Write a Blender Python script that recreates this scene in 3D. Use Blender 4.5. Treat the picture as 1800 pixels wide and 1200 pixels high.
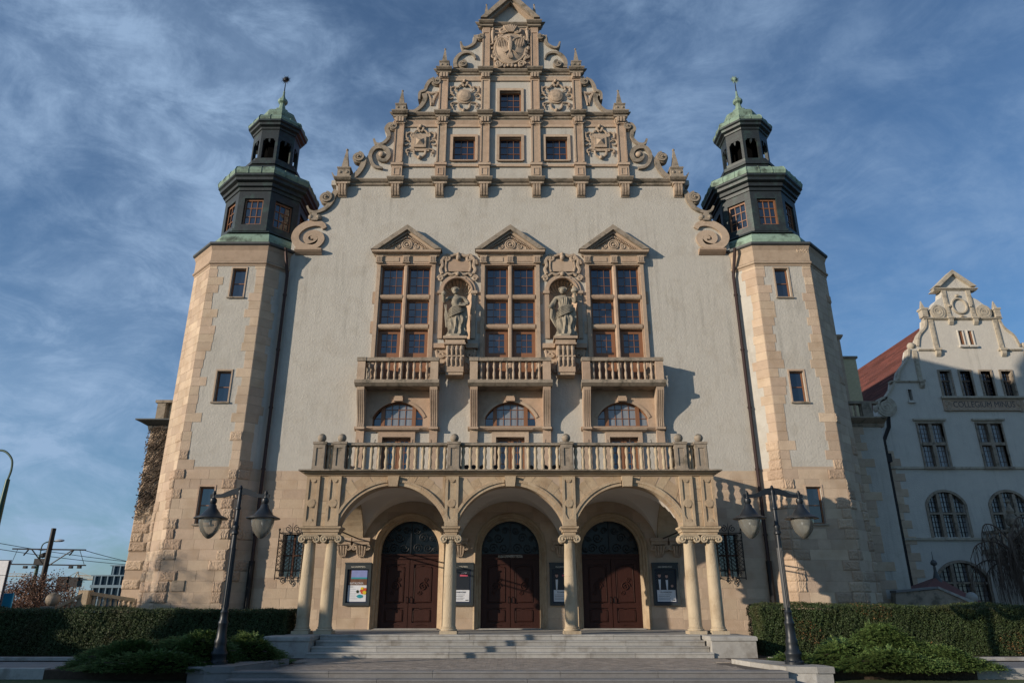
import bpy, bmesh, math, random
import numpy as np
from mathutils import Vector, Matrix, noise as mnoise
R = math.radians
random.seed(7); rng = np.random.default_rng(11)
for o in list(bpy.data.objects): bpy.data.objects.remove(o)
scn = bpy.context.scene; col = scn.collection

# ---------------------------------------------------------------- camera
F = 1232.0; PITCH = R(20.47); EYE = 1.6
cam = bpy.data.cameras.new('camera'); camo = bpy.data.objects.new('camera', cam); col.objects.link(camo)
camo.location = (0, 0, EYE); camo.rotation_euler = (math.pi/2 + PITCH, 0, 0)
cam.sensor_width = 36; cam.lens = 36*F/1800; cam.shift_x = 3/1800; cam.clip_start = 0.1; cam.clip_end = 9000
scn.camera = camo
# ---------------------------------------------------------------- sun, sky, exposure
SUN = Vector((1.79, 1.0, -0.475)).normalized()          # direction the light travels
ELEV = math.asin(-SUN.z); AZ = math.atan2(-SUN.x, -SUN.y)
sl = bpy.data.lights.new('sun', 'SUN'); sl.energy = 5.0; sl.angle = R(0.5); sl.color = (1.0, 0.86, 0.70)
so = bpy.data.objects.new('sun', sl); col.objects.link(so); so.rotation_euler = SUN.to_track_quat('-Z', 'Y').to_euler()
so.location = (-40, -30, 60)
scn.view_settings.view_transform = 'Standard'; scn.view_settings.look = 'None'; scn.view_settings.gamma = 1
scn.view_settings.exposure = 0.0
world = bpy.data.worlds.new('World'); scn.world = world; world.use_nodes = True
def world_nodes():
    nt = world.node_tree; N = nt.nodes; L = nt.links
    for n in list(N): N.remove(n)
    out = N.new('ShaderNodeOutputWorld'); bg = N.new('ShaderNodeBackground'); bg.inputs[1].default_value = 0.084
    sky = N.new('ShaderNodeTexSky'); sky.sky_type = 'NISHITA'; sky.sun_disc = False
    sky.sun_elevation = ELEV; sky.sun_rotation = AZ % (2*math.pi); sky.altitude = 80; sky.air_density = 1.0
    sky.dust_density = 0.5; sky.ozone_density = 2.0
    tc = N.new('ShaderNodeTexCoord'); sp = N.new('ShaderNodeSeparateXYZ'); L.new(tc.outputs['Generated'], sp.inputs[0])
    def M(op, a, b=None):
        m = N.new('ShaderNodeMath'); m.operation = op
        for i, q in enumerate((a, b)):
            if q is None: continue
            if isinstance(q, (int, float)): m.inputs[i].default_value = q
            else: L.new(q, m.inputs[i])
        return m.outputs[0]
    zz_ = M('ADD', M('MAXIMUM', sp.outputs[2], 0.0), 0.22)
    cx = M('DIVIDE', sp.outputs[0], zz_); cy = M('DIVIDE', sp.outputs[1], zz_)
    cb = N.new('ShaderNodeCombineXYZ'); L.new(cx, cb.inputs[0]); L.new(cy, cb.inputs[1])
    def cloud(rot, scale, sc, det, dist, lo, hi, seed, src=None):
        mp = N.new('ShaderNodeMapping'); mp.inputs['Rotation'].default_value = (0, 0, R(rot)); mp.inputs['Scale'].default_value = scale
        mp.inputs['Location'].default_value = (seed, seed*.7, 0)
        L.new(src or cb.outputs[0], mp.inputs[0])
        nz = N.new('ShaderNodeTexNoise'); nz.inputs['Scale'].default_value = sc; nz.inputs['Detail'].default_value = det
        nz.inputs['Roughness'].default_value = 0.66; nz.inputs['Distortion'].default_value = dist
        L.new(mp.outputs[0], nz.inputs['Vector'])
        mr = N.new('ShaderNodeMapRange'); mr.interpolation_type = 'SMOOTHSTEP'
        mr.inputs[1].default_value = lo; mr.inputs[2].default_value = hi; L.new(nz.outputs[0], mr.inputs[0])
        return mr.outputs[0]
    wisps = cloud(35, (0.9, 1.0, 1.9), 8.5, 15, 0.6, 0.34, 0.70, 3.1, tc.outputs['Generated'])
    veil = cloud(20, (1.0, 1.0, 1.5), 2.1, 9, 0.5, 0.36, 0.66, 8.4, tc.outputs['Generated'])
    west = N.new('ShaderNodeMapRange'); west.inputs[1].default_value = 0.75; west.inputs[2].default_value = -0.55
    west.inputs[3].default_value = 0.35; west.inputs[4].default_value = 1.0; L.new(sp.outputs[0], west.inputs[0])
    f = M('MULTIPLY', M('ADD', M('MULTIPLY', M('MULTIPLY', wisps, 0.44), M('ADD', 0.45, veil)), M('ADD', 0.12, M('MULTIPLY', veil, 0.34))), west.outputs[0])
    f = M('MINIMUM', f, 0.85)
    mix = N.new('ShaderNodeMix'); mix.data_type = 'RGBA'; L.new(f, mix.inputs['Factor'])
    tint = N.new('ShaderNodeMix'); tint.data_type = 'RGBA'; tint.blend_type = 'MULTIPLY'; tint.inputs['Factor'].default_value = 1; L.new(sky.outputs[0], tint.inputs['A']); tint.inputs['B'].default_value = (0.70, 1.05, 1.38, 1); L.new(tint.outputs['Result'], mix.inputs['A']); mix.inputs['B'].default_value = (4.0, 5.7, 8.2, 1)
    L.new(mix.outputs['Result'], bg.inputs[0]); L.new(bg.outputs[0], out.inputs[0])
world_nodes()

# ---------------------------------------------------------------- survey helper: a sight line met with a vertical plane at depth Y gives X, Z
def W(px, py, Y):
    u = px-897.0; v = 600.0-py
    yd = F*math.cos(PITCH)-v*math.sin(PITCH); zd = F*math.sin(PITCH)+v*math.cos(PITCH)
    t = Y/yd; return (u*t, EYE+zd*t)
def H(py, Y): return W(897, py, Y)[1]
def zoomed(pts, ox, oy, s, Y): return [W(ox+a/s, oy+b/s, Y) for a, b in pts]

# ---------------------------------------------------------------- materials
MATS = {}
def mat(name, rgb, rough=0.8, var=0.0, hue=None, nscale=6.0, namt=0.25, bump=0.0, bscale=40.0, metal=0.0, spec=0.4,
        dirt=None, top=None, stain=None, coat=0.0, stretch=(1, 1, 1), streak=0.0):
    m = bpy.data.materials.new(name); m.use_nodes = True; nt = m.node_tree; N = nt.nodes; L = nt.links
    b = N['Principled BSDF']; b.inputs['Roughness'].default_value = rough; b.inputs['Metallic'].default_value = metal
    b.inputs['Specular IOR Level'].default_value = spec; b.inputs['Coat Weight'].default_value = coat
    geo = N.new('ShaderNodeNewGeometry'); oi = N.new('ShaderNodeObjectInfo')
    def mixc(fac, A, B, mode='MIX'):
        x = N.new('ShaderNodeMix'); x.data_type = 'RGBA'; x.blend_type = mode
        for k, q in (('Factor', fac), ('A', A), ('B', B)):
            s = x.inputs[k]
            if isinstance(q, (int, float)): s.default_value = q
            elif isinstance(q, tuple): s.default_value = (*q, 1)
            else: L.new(q, s)
        return x.outputs['Result']
    def math_(op, a, c=0.0, d=None):
        x = N.new('ShaderNodeMath'); x.operation = op
        for i, q in enumerate((a, c) if d is None else (a, c, d)):
            if isinstance(q, (int, float)): x.inputs[i].default_value = q
            else: L.new(q, x.inputs[i])
        return x.outputs[0]
    mp = N.new('ShaderNodeMapping'); L.new(geo.outputs['Position'], mp.inputs[0]); mp.inputs['Scale'].default_value = stretch
    def noise(scale, detail=5, rough_=0.6):
        n = N.new('ShaderNodeTexNoise'); n.inputs['Scale'].default_value = scale; n.inputs['Detail'].default_value = detail
        n.inputs['Roughness'].default_value = rough_; L.new(mp.outputs[0], n.inputs['Vector']); return n.outputs[0]
    def rng_(x, lo, hi, a=0.0, c=1.0):
        r = N.new('ShaderNodeMapRange'); r.inputs[1].default_value = lo; r.inputs[2].default_value = hi
        r.inputs[3].default_value = a; r.inputs[4].default_value = c; L.new(x, r.inputs[0]); return r.outputs[0]
    c = (*rgb,); cur = None
    rnd = math_('FRACT', math_('ADD', oi.outputs['Random'], geo.outputs['Random Per Island']))
    rnd2 = math_('FRACT', math_('MULTIPLY', rnd, 7.31))
    if hue: cur = mixc(rng_(rnd, 0.15, 0.85), c, tuple(hue))
    else: cur = mixc(0.0, c, c)
    n1 = noise(nscale); k = math_('MULTIPLY_ADD', n1, 2*namt, 1-namt)
    n0 = noise(nscale*0.13, 3); k = math_('MULTIPLY', k, math_('MULTIPLY_ADD', n0, namt*1.2, 1-namt*0.6))
    if var: k = math_('MULTIPLY', k, math_('MULTIPLY_ADD', rnd2, 2*var, 1-var))
    cc = N.new('ShaderNodeCombineColor'); [L.new(k, cc.inputs[i]) for i in range(3)]
    cur = mixc(1.0, cur, cc.outputs[0], 'MULTIPLY')
    if stain:                      # blotches with a shape of their own: (colour, amount, scale)
        cur = mixc(math_('MULTIPLY', rng_(noise(stain[2], 6, 0.65), 0.50, 0.66), stain[1]), cur, tuple(stain[0]))
    if streak:                     # rain streaks running down the wall, and paler mends
        m2 = N.new('ShaderNodeMapping'); L.new(geo.outputs['Position'], m2.inputs[0]); m2.inputs['Scale'].default_value = (1, 1, .07)
        ns = N.new('ShaderNodeTexNoise'); ns.inputs['Scale'].default_value = 3.2; ns.inputs['Detail'].default_value = 6; ns.inputs['Roughness'].default_value = 0.7; L.new(m2.outputs[0], ns.inputs['Vector'])
        kk = math_('SUBTRACT', 1.0, math_('MULTIPLY', rng_(ns.outputs[0], 0.5, 0.72), math_('MULTIPLY', rng_(noise(0.35, 4), 0.4, 0.62), streak)))
        ck = N.new('ShaderNodeCombineColor'); [L.new(kk, ck.inputs[i]) for i in range(3)]
        cur = mixc(1.0, cur, ck.outputs[0], 'MULTIPLY')
    if top:                        # lichen and soot lying on upward faces
        s = N.new('ShaderNodeSeparateXYZ'); L.new(geo.outputs['Normal'], s.inputs[0])
        fac = math_('MULTIPLY', rng_(s.outputs[2], 0.25, 0.8), math_('MULTIPLY', rng_(noise(9, 4), 0.25, 0.6), top[1]))
        cur = mixc(fac, cur, tuple(top[0]))
    L.new(cur, b.inputs['Base Color'])
    if bump:
        bp = N.new('ShaderNodeBump'); bp.inputs['Strength'].default_value = min(1.0, bump); bp.inputs['Distance'].default_value = 0.035
        L.new(noise(bscale, 6, 0.7), bp.inputs['Height']); L.new(bp.outputs[0], b.inputs['Normal'])
    MATS[name] = m; return m
LICH = ((0.075, 0.075, 0.055), 0.85)
mat('stucco', (0.45, 0.425, 0.375), 0.95, nscale=4.5, namt=0.11, bump=0.7, bscale=11, stain=((0.37, 0.335, 0.28), 0.5, 1.0), streak=0.28)
mat('stucco_pale', (0.53, 0.50, 0.44), 0.95, streak=0.25, nscale=1.7, namt=0.10, bump=0.8, bscale=8, stain=((0.42, 0.40, 0.37), 0.4, 0.8))
mat('stone', (0.43, 0.33, 0.24), 0.9, var=0.10, hue=(0.41, 0.295, 0.21), nscale=5, namt=0.16, bump=0.5, bscale=30, stain=((0.24, 0.17, 0.115), 0.4, 2.2), top=LICH)
mat('ashlar', (0.50, 0.39, 0.28), 0.92, var=0.12, hue=(0.45, 0.34, 0.25), nscale=6, namt=0.18, bump=0.6, bscale=26, stain=((0.30, 0.20, 0.12), 0.4, 1.5))
mat('ochre_ashlar', (0.43, 0.335, 0.225), 0.92, var=0.09, hue=(0.39, 0.29, 0.19), nscale=5, namt=0.25, bump=0.6, bscale=26, stain=((0.24, 0.15, 0.08), 0.45, 1.9))
mat('rough_stone', (0.48, 0.365, 0.26), 0.95, var=0.10, hue=(0.40, 0.29, 0.205), nscale=12, namt=0.25, bump=1.0, bscale=20)
mat('mortar', (0.40, 0.31, 0.23), 0.95, nscale=8, namt=0.2)
mat('carved', (0.41, 0.315, 0.23), 0.9, nscale=9, namt=0.22, bump=0.5, bscale=30, stain=((0.15, 0.12, 0.09), 0.55, 3.0), top=LICH)
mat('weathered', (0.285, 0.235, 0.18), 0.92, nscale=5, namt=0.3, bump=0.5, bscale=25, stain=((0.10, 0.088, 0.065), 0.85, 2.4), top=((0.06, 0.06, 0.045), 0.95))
mat('column_stone', (0.44, 0.36, 0.25), 0.88, nscale=4, namt=0.24, bump=0.6, bscale=22, stain=((0.25, 0.18, 0.11), 0.65, 2.0), stretch=(1, 1, .5))
mat('statue_stone', (0.31, 0.27, 0.205), 0.9, nscale=9, namt=0.2, bump=0.5, bscale=30, stain=((0.13, 0.12, 0.10), 0.7, 3.5), top=LICH)
mat('white_plaster', (0.60, 0.55, 0.49), 0.9, nscale=2, namt=0.08)
mat('copper_dark', (0.028, 0.034, 0.036), 0.5, nscale=3, namt=0.35, metal=0.25, bump=0.2, bscale=8, stain=((0.06, 0.12, 0.10), 0.35, 2.0))
mat('copper_green', (0.18, 0.26, 0.20), 0.75, var=0.15, nscale=5, namt=0.35, bump=0.3, bscale=12, stain=((0.045, 0.06, 0.045), 0.95, 2.0))
mat('lead_roof', (0.06, 0.065, 0.065), 0.6, nscale=4, namt=0.3)
mat('orange_wood', (0.50, 0.24, 0.06), 0.5)
mat('window_wood', (0.215, 0.098, 0.048), 0.5, nscale=20, namt=0.25, stretch=(1, 1, .1))
mat('door_wood', (0.036, 0.012, 0.008), 0.5, nscale=16, namt=0.35, bump=0.2, bscale=60, stretch=(1, 1, .12), spec=0.25)
mat('glass', (0.008, 0.013, 0.024), 0.06, nscale=1, namt=0.1, spec=1.0, coat=1.0)
mat('curtain_glass', (0.20, 0.21, 0.22), 0.08, nscale=3, namt=0.5, spec=1.0, stretch=(3, 1, .3))
mat('dark_void', (0.004, 0.004, 0.004), 1.0, spec=0.0)
mat('iron', (0.018, 0.017, 0.018), 0.5, metal=0.5, nscale=20, namt=0.3)
mat('rusty_iron', (0.09, 0.04, 0.025), 0.7, metal=0.2, nscale=20, namt=0.4)
mat('pipe_copper', (0.05, 0.032, 0.03), 0.5, metal=0.6, nscale=5, namt=0.3)
mat('lamp_metal', (0.014, 0.018, 0.023), 0.42, metal=0.1, nscale=14, namt=0.25, spec=0.4)
mat('green_metal', (0.015, 0.05, 0.035), 0.4, metal=0.2)
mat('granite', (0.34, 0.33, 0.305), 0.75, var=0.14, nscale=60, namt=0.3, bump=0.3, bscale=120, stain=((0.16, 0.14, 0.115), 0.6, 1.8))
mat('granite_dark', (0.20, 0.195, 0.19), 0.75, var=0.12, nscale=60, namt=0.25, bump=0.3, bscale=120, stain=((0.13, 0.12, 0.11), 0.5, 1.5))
mat('paving_brick', (0.27, 0.235, 0.20), 0.85, var=0.25, nscale=30, namt=0.2, bump=0.4, bscale=60)
mat('joint_sand', (0.10, 0.085, 0.07), 0.95)
mat('asphalt', (0.05, 0.05, 0.052), 0.9, nscale=50, namt=0.3)
mat('soil', (0.06, 0.042, 0.028), 0.95, nscale=9, namt=0.5, bump=1, bscale=20)
mat('lawn', (0.05, 0.075, 0.022), 0.95, nscale=12, namt=0.5, bump=1, bscale=60)
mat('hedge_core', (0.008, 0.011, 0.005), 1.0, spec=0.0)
mat('fanlight_glass', (0.006, 0.009, 0.012), 0.25, spec=0.3)
mat('hedge_leaf', (0.048, 0.072, 0.024), 0.6, var=0.45, hue=(0.035, 0.055, 0.018), nscale=1.3, namt=0.35, spec=0.3, stain=((0.085, 0.05, 0.026), 0.35, 0.8))
mat('juniper_leaf', (0.12, 0.17, 0.05), 0.65, var=0.4, hue=(0.05, 0.10, 0.028), nscale=1.5, namt=0.35, spec=0.25)
mat('juniper_dry', (0.20, 0.095, 0.035), 0.8, var=0.3)
mat('bark', (0.11, 0.08, 0.06), 0.95, nscale=8, namt=0.4)
mat('brown_leaf', (0.20, 0.12, 0.08), 0.8, var=0.4, hue=(0.11, 0.05, 0.03), nscale=1, namt=0.2)
mat('vine', (0.085, 0.062, 0.045), 0.95, var=0.3)
mat('red_tile', (0.205, 0.078, 0.062), 0.85, var=0.25, hue=(0.16, 0.065, 0.055), nscale=3, namt=0.25)
mat('cream_wall', (0.52, 0.45, 0.28), 0.9)
mat('pale_trim', (0.42, 0.37, 0.29), 0.9, nscale=5, namt=0.25, bump=0.4, bscale=20, stain=((0.16, 0.14, 0.11), 0.6, 2.2))
mat('fin_metal', (0.12, 0.19, 0.24), 0.5)
mat('blue_glass', (0.015, 0.045, 0.07), 0.3, nscale=0.4, namt=0.2, spec=0.5)
mat('pale_metal', (0.35, 0.38, 0.42), 0.5, metal=0.2)
mat('case_metal', (0.035, 0.042, 0.045), 0.45, nscale=10, namt=0.2)
mat('sign_white', (0.62, 0.62, 0.64), 0.5); mat('sign_blue', (0.01, 0.26, 0.50), 0.5); mat('sign_navy', (0.02, 0.03, 0.06), 0.5)
mat('sign_yellow', (0.65, 0.48, 0.03), 0.5); mat('black_print', (0.012, 0.012, 0.015), 0.6)
mat('gilt', (0.75, 0.72, 0.62), 0.5, nscale=20, namt=0.3)
mat('crane_paint', (0.42, 0.36, 0.27), 0.6)
mat('print_sky', (0.22, 0.26, 0.50), 0.4); mat('print_brown', (0.14, 0.07, 0.04), 0.5, nscale=45, namt=0.7)
mat('print_white', (0.66, 0.68, 0.72), 0.4); mat('print_red', (0.50, 0.07, 0.02), 0.5, nscale=40, namt=0.5); mat('print_teal', (0.02, 0.26, 0.32), 0.5)
mat('print_pink', (0.62, 0.10, 0.16), 0.5); mat('print_skin', (0.48, 0.28, 0.22), 0.5); mat('print_dark', (0.02, 0.024, 0.032), 0.4)
def lamp_glass():
    m = bpy.data.materials.new('lamp_glass'); m.use_nodes = True; nt = m.node_tree; N = nt.nodes; L = nt.links
    N.remove(N['Principled BSDF']); out = N['Material Output']
    t = N.new('ShaderNodeBsdfTransparent'); t.inputs[0].default_value = (0.92, 0.92, 0.90, 1)
    g = N.new('ShaderNodeBsdfGlossy'); g.inputs['Roughness'].default_value = 0.08; g.inputs[0].default_value = (0.9, 0.9, 0.9, 1)
    d = N.new('ShaderNodeBsdfTranslucent'); d.inputs[0].default_value = (0.75, 0.72, 0.62, 1)
    d2 = N.new('ShaderNodeBsdfDiffuse'); d2.inputs[0].default_value = (0.7, 0.68, 0.6, 1)
    fr = N.new('ShaderNodeFresnel'); fr.inputs[0].default_value = 1.5
    m0 = N.new('ShaderNodeMixShader'); L.new(d.outputs[0], m0.inputs[1]); L.new(d2.outputs[0], m0.inputs[2])
    m1 = N.new('ShaderNodeMixShader'); m1.inputs[0].default_value = 0.34; L.new(t.outputs[0], m1.inputs[1]); L.new(m0.outputs[0], m1.inputs[2])
    m2 = N.new('ShaderNodeMixShader'); L.new(fr.outputs[0], m2.inputs[0]); L.new(m1.outputs[0], m2.inputs[1]); L.new(g.outputs[0], m2.inputs[2])
    L.new(m2.outputs[0], out.inputs[0]); MATS['lamp_glass'] = m
lamp_glass()

# ---------------------------------------------------------------- object helpers
def wl(o):
    v = Vector((0, 0, 0))
    while o is not None: v = v+o.location; o = o.parent
    return v
def tag(o, label=None, cat=None, group=None, kind=None):
    if label: o['label'] = label
    if cat: o['category'] = cat
    if group: o['group'] = group
    if kind: o['kind'] = kind
    return o
def empty(name, loc, parent=None):
    o = bpy.data.objects.new(name, None); col.objects.link(o); o.parent = parent
    o.location = Vector(loc)-(wl(parent) if parent else Vector((0, 0, 0))); o.empty_display_size = 0.3; return o
def part_at(name, loc, parent): return empty(name, loc, parent)
def put(mesh, name, loc, parent=None, rz=0.0, sc=(1, 1, 1), ry=0.0):
    o = bpy.data.objects.new(name, mesh); col.objects.link(o); o.parent = parent
    o.location = Vector(loc)-(wl(parent) if parent else Vector((0, 0, 0))); o.rotation_euler = (0, ry, rz); o.scale = sc; return o
def kids(o): return [c for c in ALLKIDS.get(o.name, [])]
def copy_tree(o, parent=None):
    c = o.copy(); col.objects.link(c); c.parent = parent
    for ch in list(o.children): copy_tree(ch, c)
    return c

def smooth_pts(pts, n=6):
    if len(pts) < 3: return list(pts)
    P = [Vector(p) for p in pts]; P = [2*P[0]-P[1]]+P+[2*P[-1]-P[-2]]; out = []
    for i in range(1, len(P)-2):
        a, b, c, d = P[i-1], P[i], P[i+1], P[i+2]
        for k in range(n):
            t = k/n; out.append(tuple(0.5*((2*b)+(-a+c)*t+(2*a-5*b+4*c-d)*t*t+(-a+3*b-3*c+d)*t**3)))
    out.append(tuple(P[-2])); return out
def spiral(cx, cz, r0, r1, a0, turns, n=26):
    return [(cx+(r0+(r1-r0)*i/n)*math.cos(a0+turns*2*math.pi*i/n), cz+(r0+(r1-r0)*i/n)*math.sin(a0+turns*2*math.pi*i/n)) for i in range(n+1)]

class MB:
    def __init__(s): s.v = []; s.f = []
    def add(s, vs, fs):
        k = len(s.v); s.v += [tuple(p) for p in vs]; s.f += [tuple(i+k for i in f) for f in fs]; return s
    def box(s, x0, x1, y0, y1, z0, z1):
        return s.add([(x, y, z) for z in (z0, z1) for y in (y0, y1) for x in (x0, x1)],
                     [(0, 2, 3, 1), (4, 5, 7, 6), (0, 1, 5, 4), (2, 6, 7, 3), (0, 4, 6, 2), (1, 3, 7, 5)])
    def prism(s, poly, a0, a1, ax='y'):
        n = len(poly)
        g = {'y': lambda p, a: (p[0], a, p[1]), 'z': lambda p, a: (p[0], p[1], a), 'x': lambda p, a: (a, p[0], p[1])}[ax]
        return s.add([g(p, a0) for p in poly]+[g(p, a1) for p in poly],
                     [tuple(range(n)), tuple(range(2*n-1, n-1, -1))]+[(i, (i+1) % n, n+(i+1) % n, n+i) for i in range(n)])
    def loft(s, rings, close=True, cap=True):
        n = len(rings[0]); vs = [p for r in rings for p in r]; fs = []
        for k in range(len(rings)-1):
            for i in range(n if close else n-1):
                j = (i+1) % n; fs.append((k*n+i, k*n+j, (k+1)*n+j, (k+1)*n+i))
        if cap and close: fs += [tuple(range(n)), tuple(range(len(vs)-1, len(vs)-n-1, -1))]
        return s.add(vs, fs)
    def lathe(s, prof, cx=0, cy=0, n=12, off=0.0, sx=1, sy=1, a0=0.0, a1=2*math.pi):
        full = abs(a1-a0-2*math.pi) < 1e-6; m = n if full else n+1
        return s.loft([[(cx+sx*max(r, 1e-4)*math.cos(off+a0+(a1-a0)*i/n), cy+sy*max(r, 1e-4)*math.sin(off+a0+(a1-a0)*i/n), z) for i in range(m)] for r, z in prof], close=full)
    def tube(s, pts, r, n=6, flat=1.0):
        P = [Vector(p) for p in pts]; rings = []; up = Vector((0, 1, 0))
        for i, p in enumerate(P):
            d = (P[min(i+1, len(P)-1)]-P[max(i-1, 0)])
            if d.length < 1e-9: d = Vector((0, 0, 1))
            d.normalize(); u = up if abs(d.dot(up)) < 0.95 else Vector((1, 0, 0))
            a = d.cross(u).normalized(); b = d.cross(a).normalized(); rr = r[i] if isinstance(r, (list, tuple)) else r
            rings.append([tuple(p+a*rr*math.cos(2*math.pi*k/n)+b*rr*flat*math.sin(2*math.pi*k/n)) for k in range(n)])
        return s.loft(rings)
    def stroke(s, pts2, r, Y, n=6, flat=0.8):   # relief stroke lying on a wall plane
        return s.tube([(x, Y, z) for x, z in pts2], r, n, flat)
    def sphere(s, c, r, n=10, sc=(1, 1, 1)):
        m = max(4, n//2+1)
        return s.loft([[(c[0]+sc[0]*r*math.sin(math.pi*j/m)*math.cos(2*math.pi*i/n), c[1]+sc[1]*r*math.sin(math.pi*j/m)*math.sin(2*math.pi*i/n),
                        c[2]+sc[2]*r*math.cos(math.pi*j/m)) for i in range(n)] for j in ([0.02]+list(range(1, m))+[m-0.02])])
    def ribbon(s, pts, w, y0, y1):
        P = [Vector((a, b)) for a, b in pts]; Lp = []; Rp = []
        for i, p in enumerate(P):
            d = P[min(i+1, len(P)-1)]-P[max(i-1, 0)]; d.normalize(); n = Vector((-d.y, d.x)); ww = (w[i] if isinstance(w, (list, tuple)) else w)/2
            Lp.append(p+n*ww); Rp.append(p-n*ww)
        rings = [[(a.x, y0, a.y), (b.x, y0, b.y), (b.x, y1, b.y), (a.x, y1, a.y)] for a, b in zip(Lp, Rp)]
        return s.loft(rings)
    def mould(s, x0, x1, Yf, prof, back=0.0, ends=0.0):   # prof: (projection, z)
        n = len(prof); pl = [(Yf+back, prof[0][1])]+[(Yf-o, z) for o, z in prof]+[(Yf+back, prof[-1][1])]
        mo = max(o for o, z in prof) or 1
        def ring(x, sgn): return [(x+sgn*ends*((Yf-y)/mo if Yf > y else 0), y, z) for y, z in pl]
        return s.loft([ring(x0, -1), ring(x1, 1)])
    def grid(s, fn, nu, nv):
        return s.add([fn(i/nu, j/nv) for j in range(nv+1) for i in range(nu+1)],
                     [(j*(nu+1)+i, j*(nu+1)+i+1, (j+1)*(nu+1)+i+1, (j+1)*(nu+1)+i) for j in range(nv) for i in range(nu)])
    def holed(s, outer, holes, y0, y1):           # wall sheet with real openings, XZ outline, front at y0
        bm = bmesh.new(); es = []
        for loop in [outer]+list(holes):
            vs = [bm.verts.new((x, y0, z)) for x, z in loop]
            es += [bm.edges.new((vs[i], vs[(i+1) % len(vs)])) for i in range(len(vs))]
        bmesh.ops.triangle_fill(bm, use_beauty=True, use_dissolve=False, edges=es)
        bm.verts.index_update(); vv = [tuple(v.co) for v in bm.verts]; ff = [tuple(v.index for v in f.verts) for f in bm.faces]; bm.free()
        s.add(vv, ff); s.add([(x, y1, z) for x, y, z in vv], [tuple(reversed(f)) for f in ff])
        for loop in [outer]+list(holes):
            n = len(loop); s.add([(x, y0, z) for x, z in loop]+[(x, y1, z) for x, z in loop], [(i, (i+1) % n, n+(i+1) % n, n+i) for i in range(n)])
        return s
    def xf(s, M4):
        s.v = [tuple(M4 @ Vector(p)) for p in s.v]; return s
    def mir(s):
        s.v = [(-x, y, z) for x, y, z in s.v]; return s
    def both(s):
        k = MB(); k.v = [(-x, y, z) for x, y, z in s.v]; k.f = list(s.f); return s.add(k.v, k.f)
    def mesh(s, name, m=None, smooth=False):
        me = bpy.data.meshes.new(name); me.from_pydata(s.v, [], s.f)
        bm = bmesh.new(); bm.from_mesh(me); bmesh.ops.remove_doubles(bm, verts=bm.verts, dist=1e-5)
        bmesh.ops.recalc_face_normals(bm, faces=bm.faces); bm.to_mesh(me); bm.free()
        if smooth:
            me.polygons.foreach_set('use_smooth', [True]*len(me.polygons)); me.set_sharp_from_angle(angle=R(38))
        if m: me.materials.append(MATS[m])
        return me
    def build(s, name, m, parent=None, smooth=False, local=False):
        if not s.v: return None
        a = np.array(s.v); c = Vector(((a[:, 0].min()+a[:, 0].max())/2, (a[:, 1].min()+a[:, 1].max())/2, a[:, 2].min()))
        s.v = [(x-c.x, y-c.y, z-c.z) for x, y, z in s.v]
        me = s.mesh(name, m, smooth); o = bpy.data.objects.new(name, me); col.objects.link(o); o.parent = parent
        o.location = c-(wl(parent) if parent else Vector((0, 0, 0))); return o

# unit stone blocks: x,z in [-.5,.5], front face at y=-1, back at y=0
def dressed_mesh(m, c=0.012):
    b = MB(); ins = [(-.5+c, -.5+c), (.5-c, -.5+c), (.5-c, .5-c), (-.5+c, .5-c)]; out = [(-.5, -.5), (.5, -.5), (.5, .5), (-.5, .5)]
    b.loft([[(x, 0, z) for x, z in out], [(x, -0.55, z) for x, z in out], [(x, -1, z) for x, z in ins]]); return b.mesh('dressed_stone', m)
def rough_mesh(seed, m):
    r = random.Random(seed); b = MB(); nu, nv = 12, 7
    b.grid(lambda u, v: (u-.5, -(0.35 if u in (0, 1) or v in (0, 1) else r.uniform(0.62, 1.0)), v-.5), nu, nv)
    out = [(-.5, -.5), (.5, -.5), (.5, .5), (-.5, .5)]
    b.add([(x, 0, z) for x, z in out]+[(x, -.35, z) for x, z in out], [(i, (i+1) % 4, 4+(i+1) % 4, 4+i) for i in range(4)])
    return b.mesh('rough_stone', m)
DRESSED = {m: dressed_mesh(m) for m in ('ashlar', 'ochre_ashlar', 'granite', 'granite_dark', 'stone')}
ROUGH = [rough_mesh(i, 'rough_stone') for i in range(6)]
def block(name, m, origin, d, u0, u1, z0, z1, dep, parent, gap=0.005, rough=False):
    """a stone on a vertical face: origin (x,y), unit direction d along the face, outward = right-hand of d"""
    a = math.atan2(d[1], d[0]); uc = (u0+u1)/2
    me = random.choice(ROUGH) if rough else DRESSED[m]
    return put(me, name, (origin[0]+d[0]*uc, origin[1]+d[1]*uc, (z0+z1)/2), parent, a, (max(u1-u0-gap, .02), dep, z1-z0-gap))
def courses(u0, u1, z0, z1, cb, h=0.40, wmin=0.55, wmax=1.1, holes=(), rnd=None):
    """split a face into courses of blocks, leaving the holes (u0,u1,z0,z1) free; cb(u0,u1,z0,z1,i)"""
    rnd = rnd or random.Random(3); n = max(1, round((z1-z0)/h)); hh = (z1-z0)/n
    for i in range(n):
        a, b = z0+i*hh, z0+(i+1)*hh; segs = [(u0, u1)]
        for hx0, hx1, hz0, hz1 in holes:
            if hz1 > a+0.06 and hz0 < b-0.06:
                ns = []
                for s0, s1 in segs:
                    if hx1 <= s0 or hx0 >= s1: ns.append((s0, s1)); continue
                    if hx0 > s0: ns.append((s0, hx0))
                    if hx1 < s1: ns.append((hx1, s1))
                segs = ns
        for s0, s1 in segs:
            L_ = s1-s0; 
            if L_ < 0.08: continue
            k = max(1, round(L_/rnd.uniform(wmin, wmax))); cuts = [s0+L_*(q+(rnd.uniform(-.22, .22) if 0 < q < k else 0))/k for q in range(k+1)]
            for q in range(k): cb(cuts[q], cuts[q+1], a, b, i)
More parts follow.
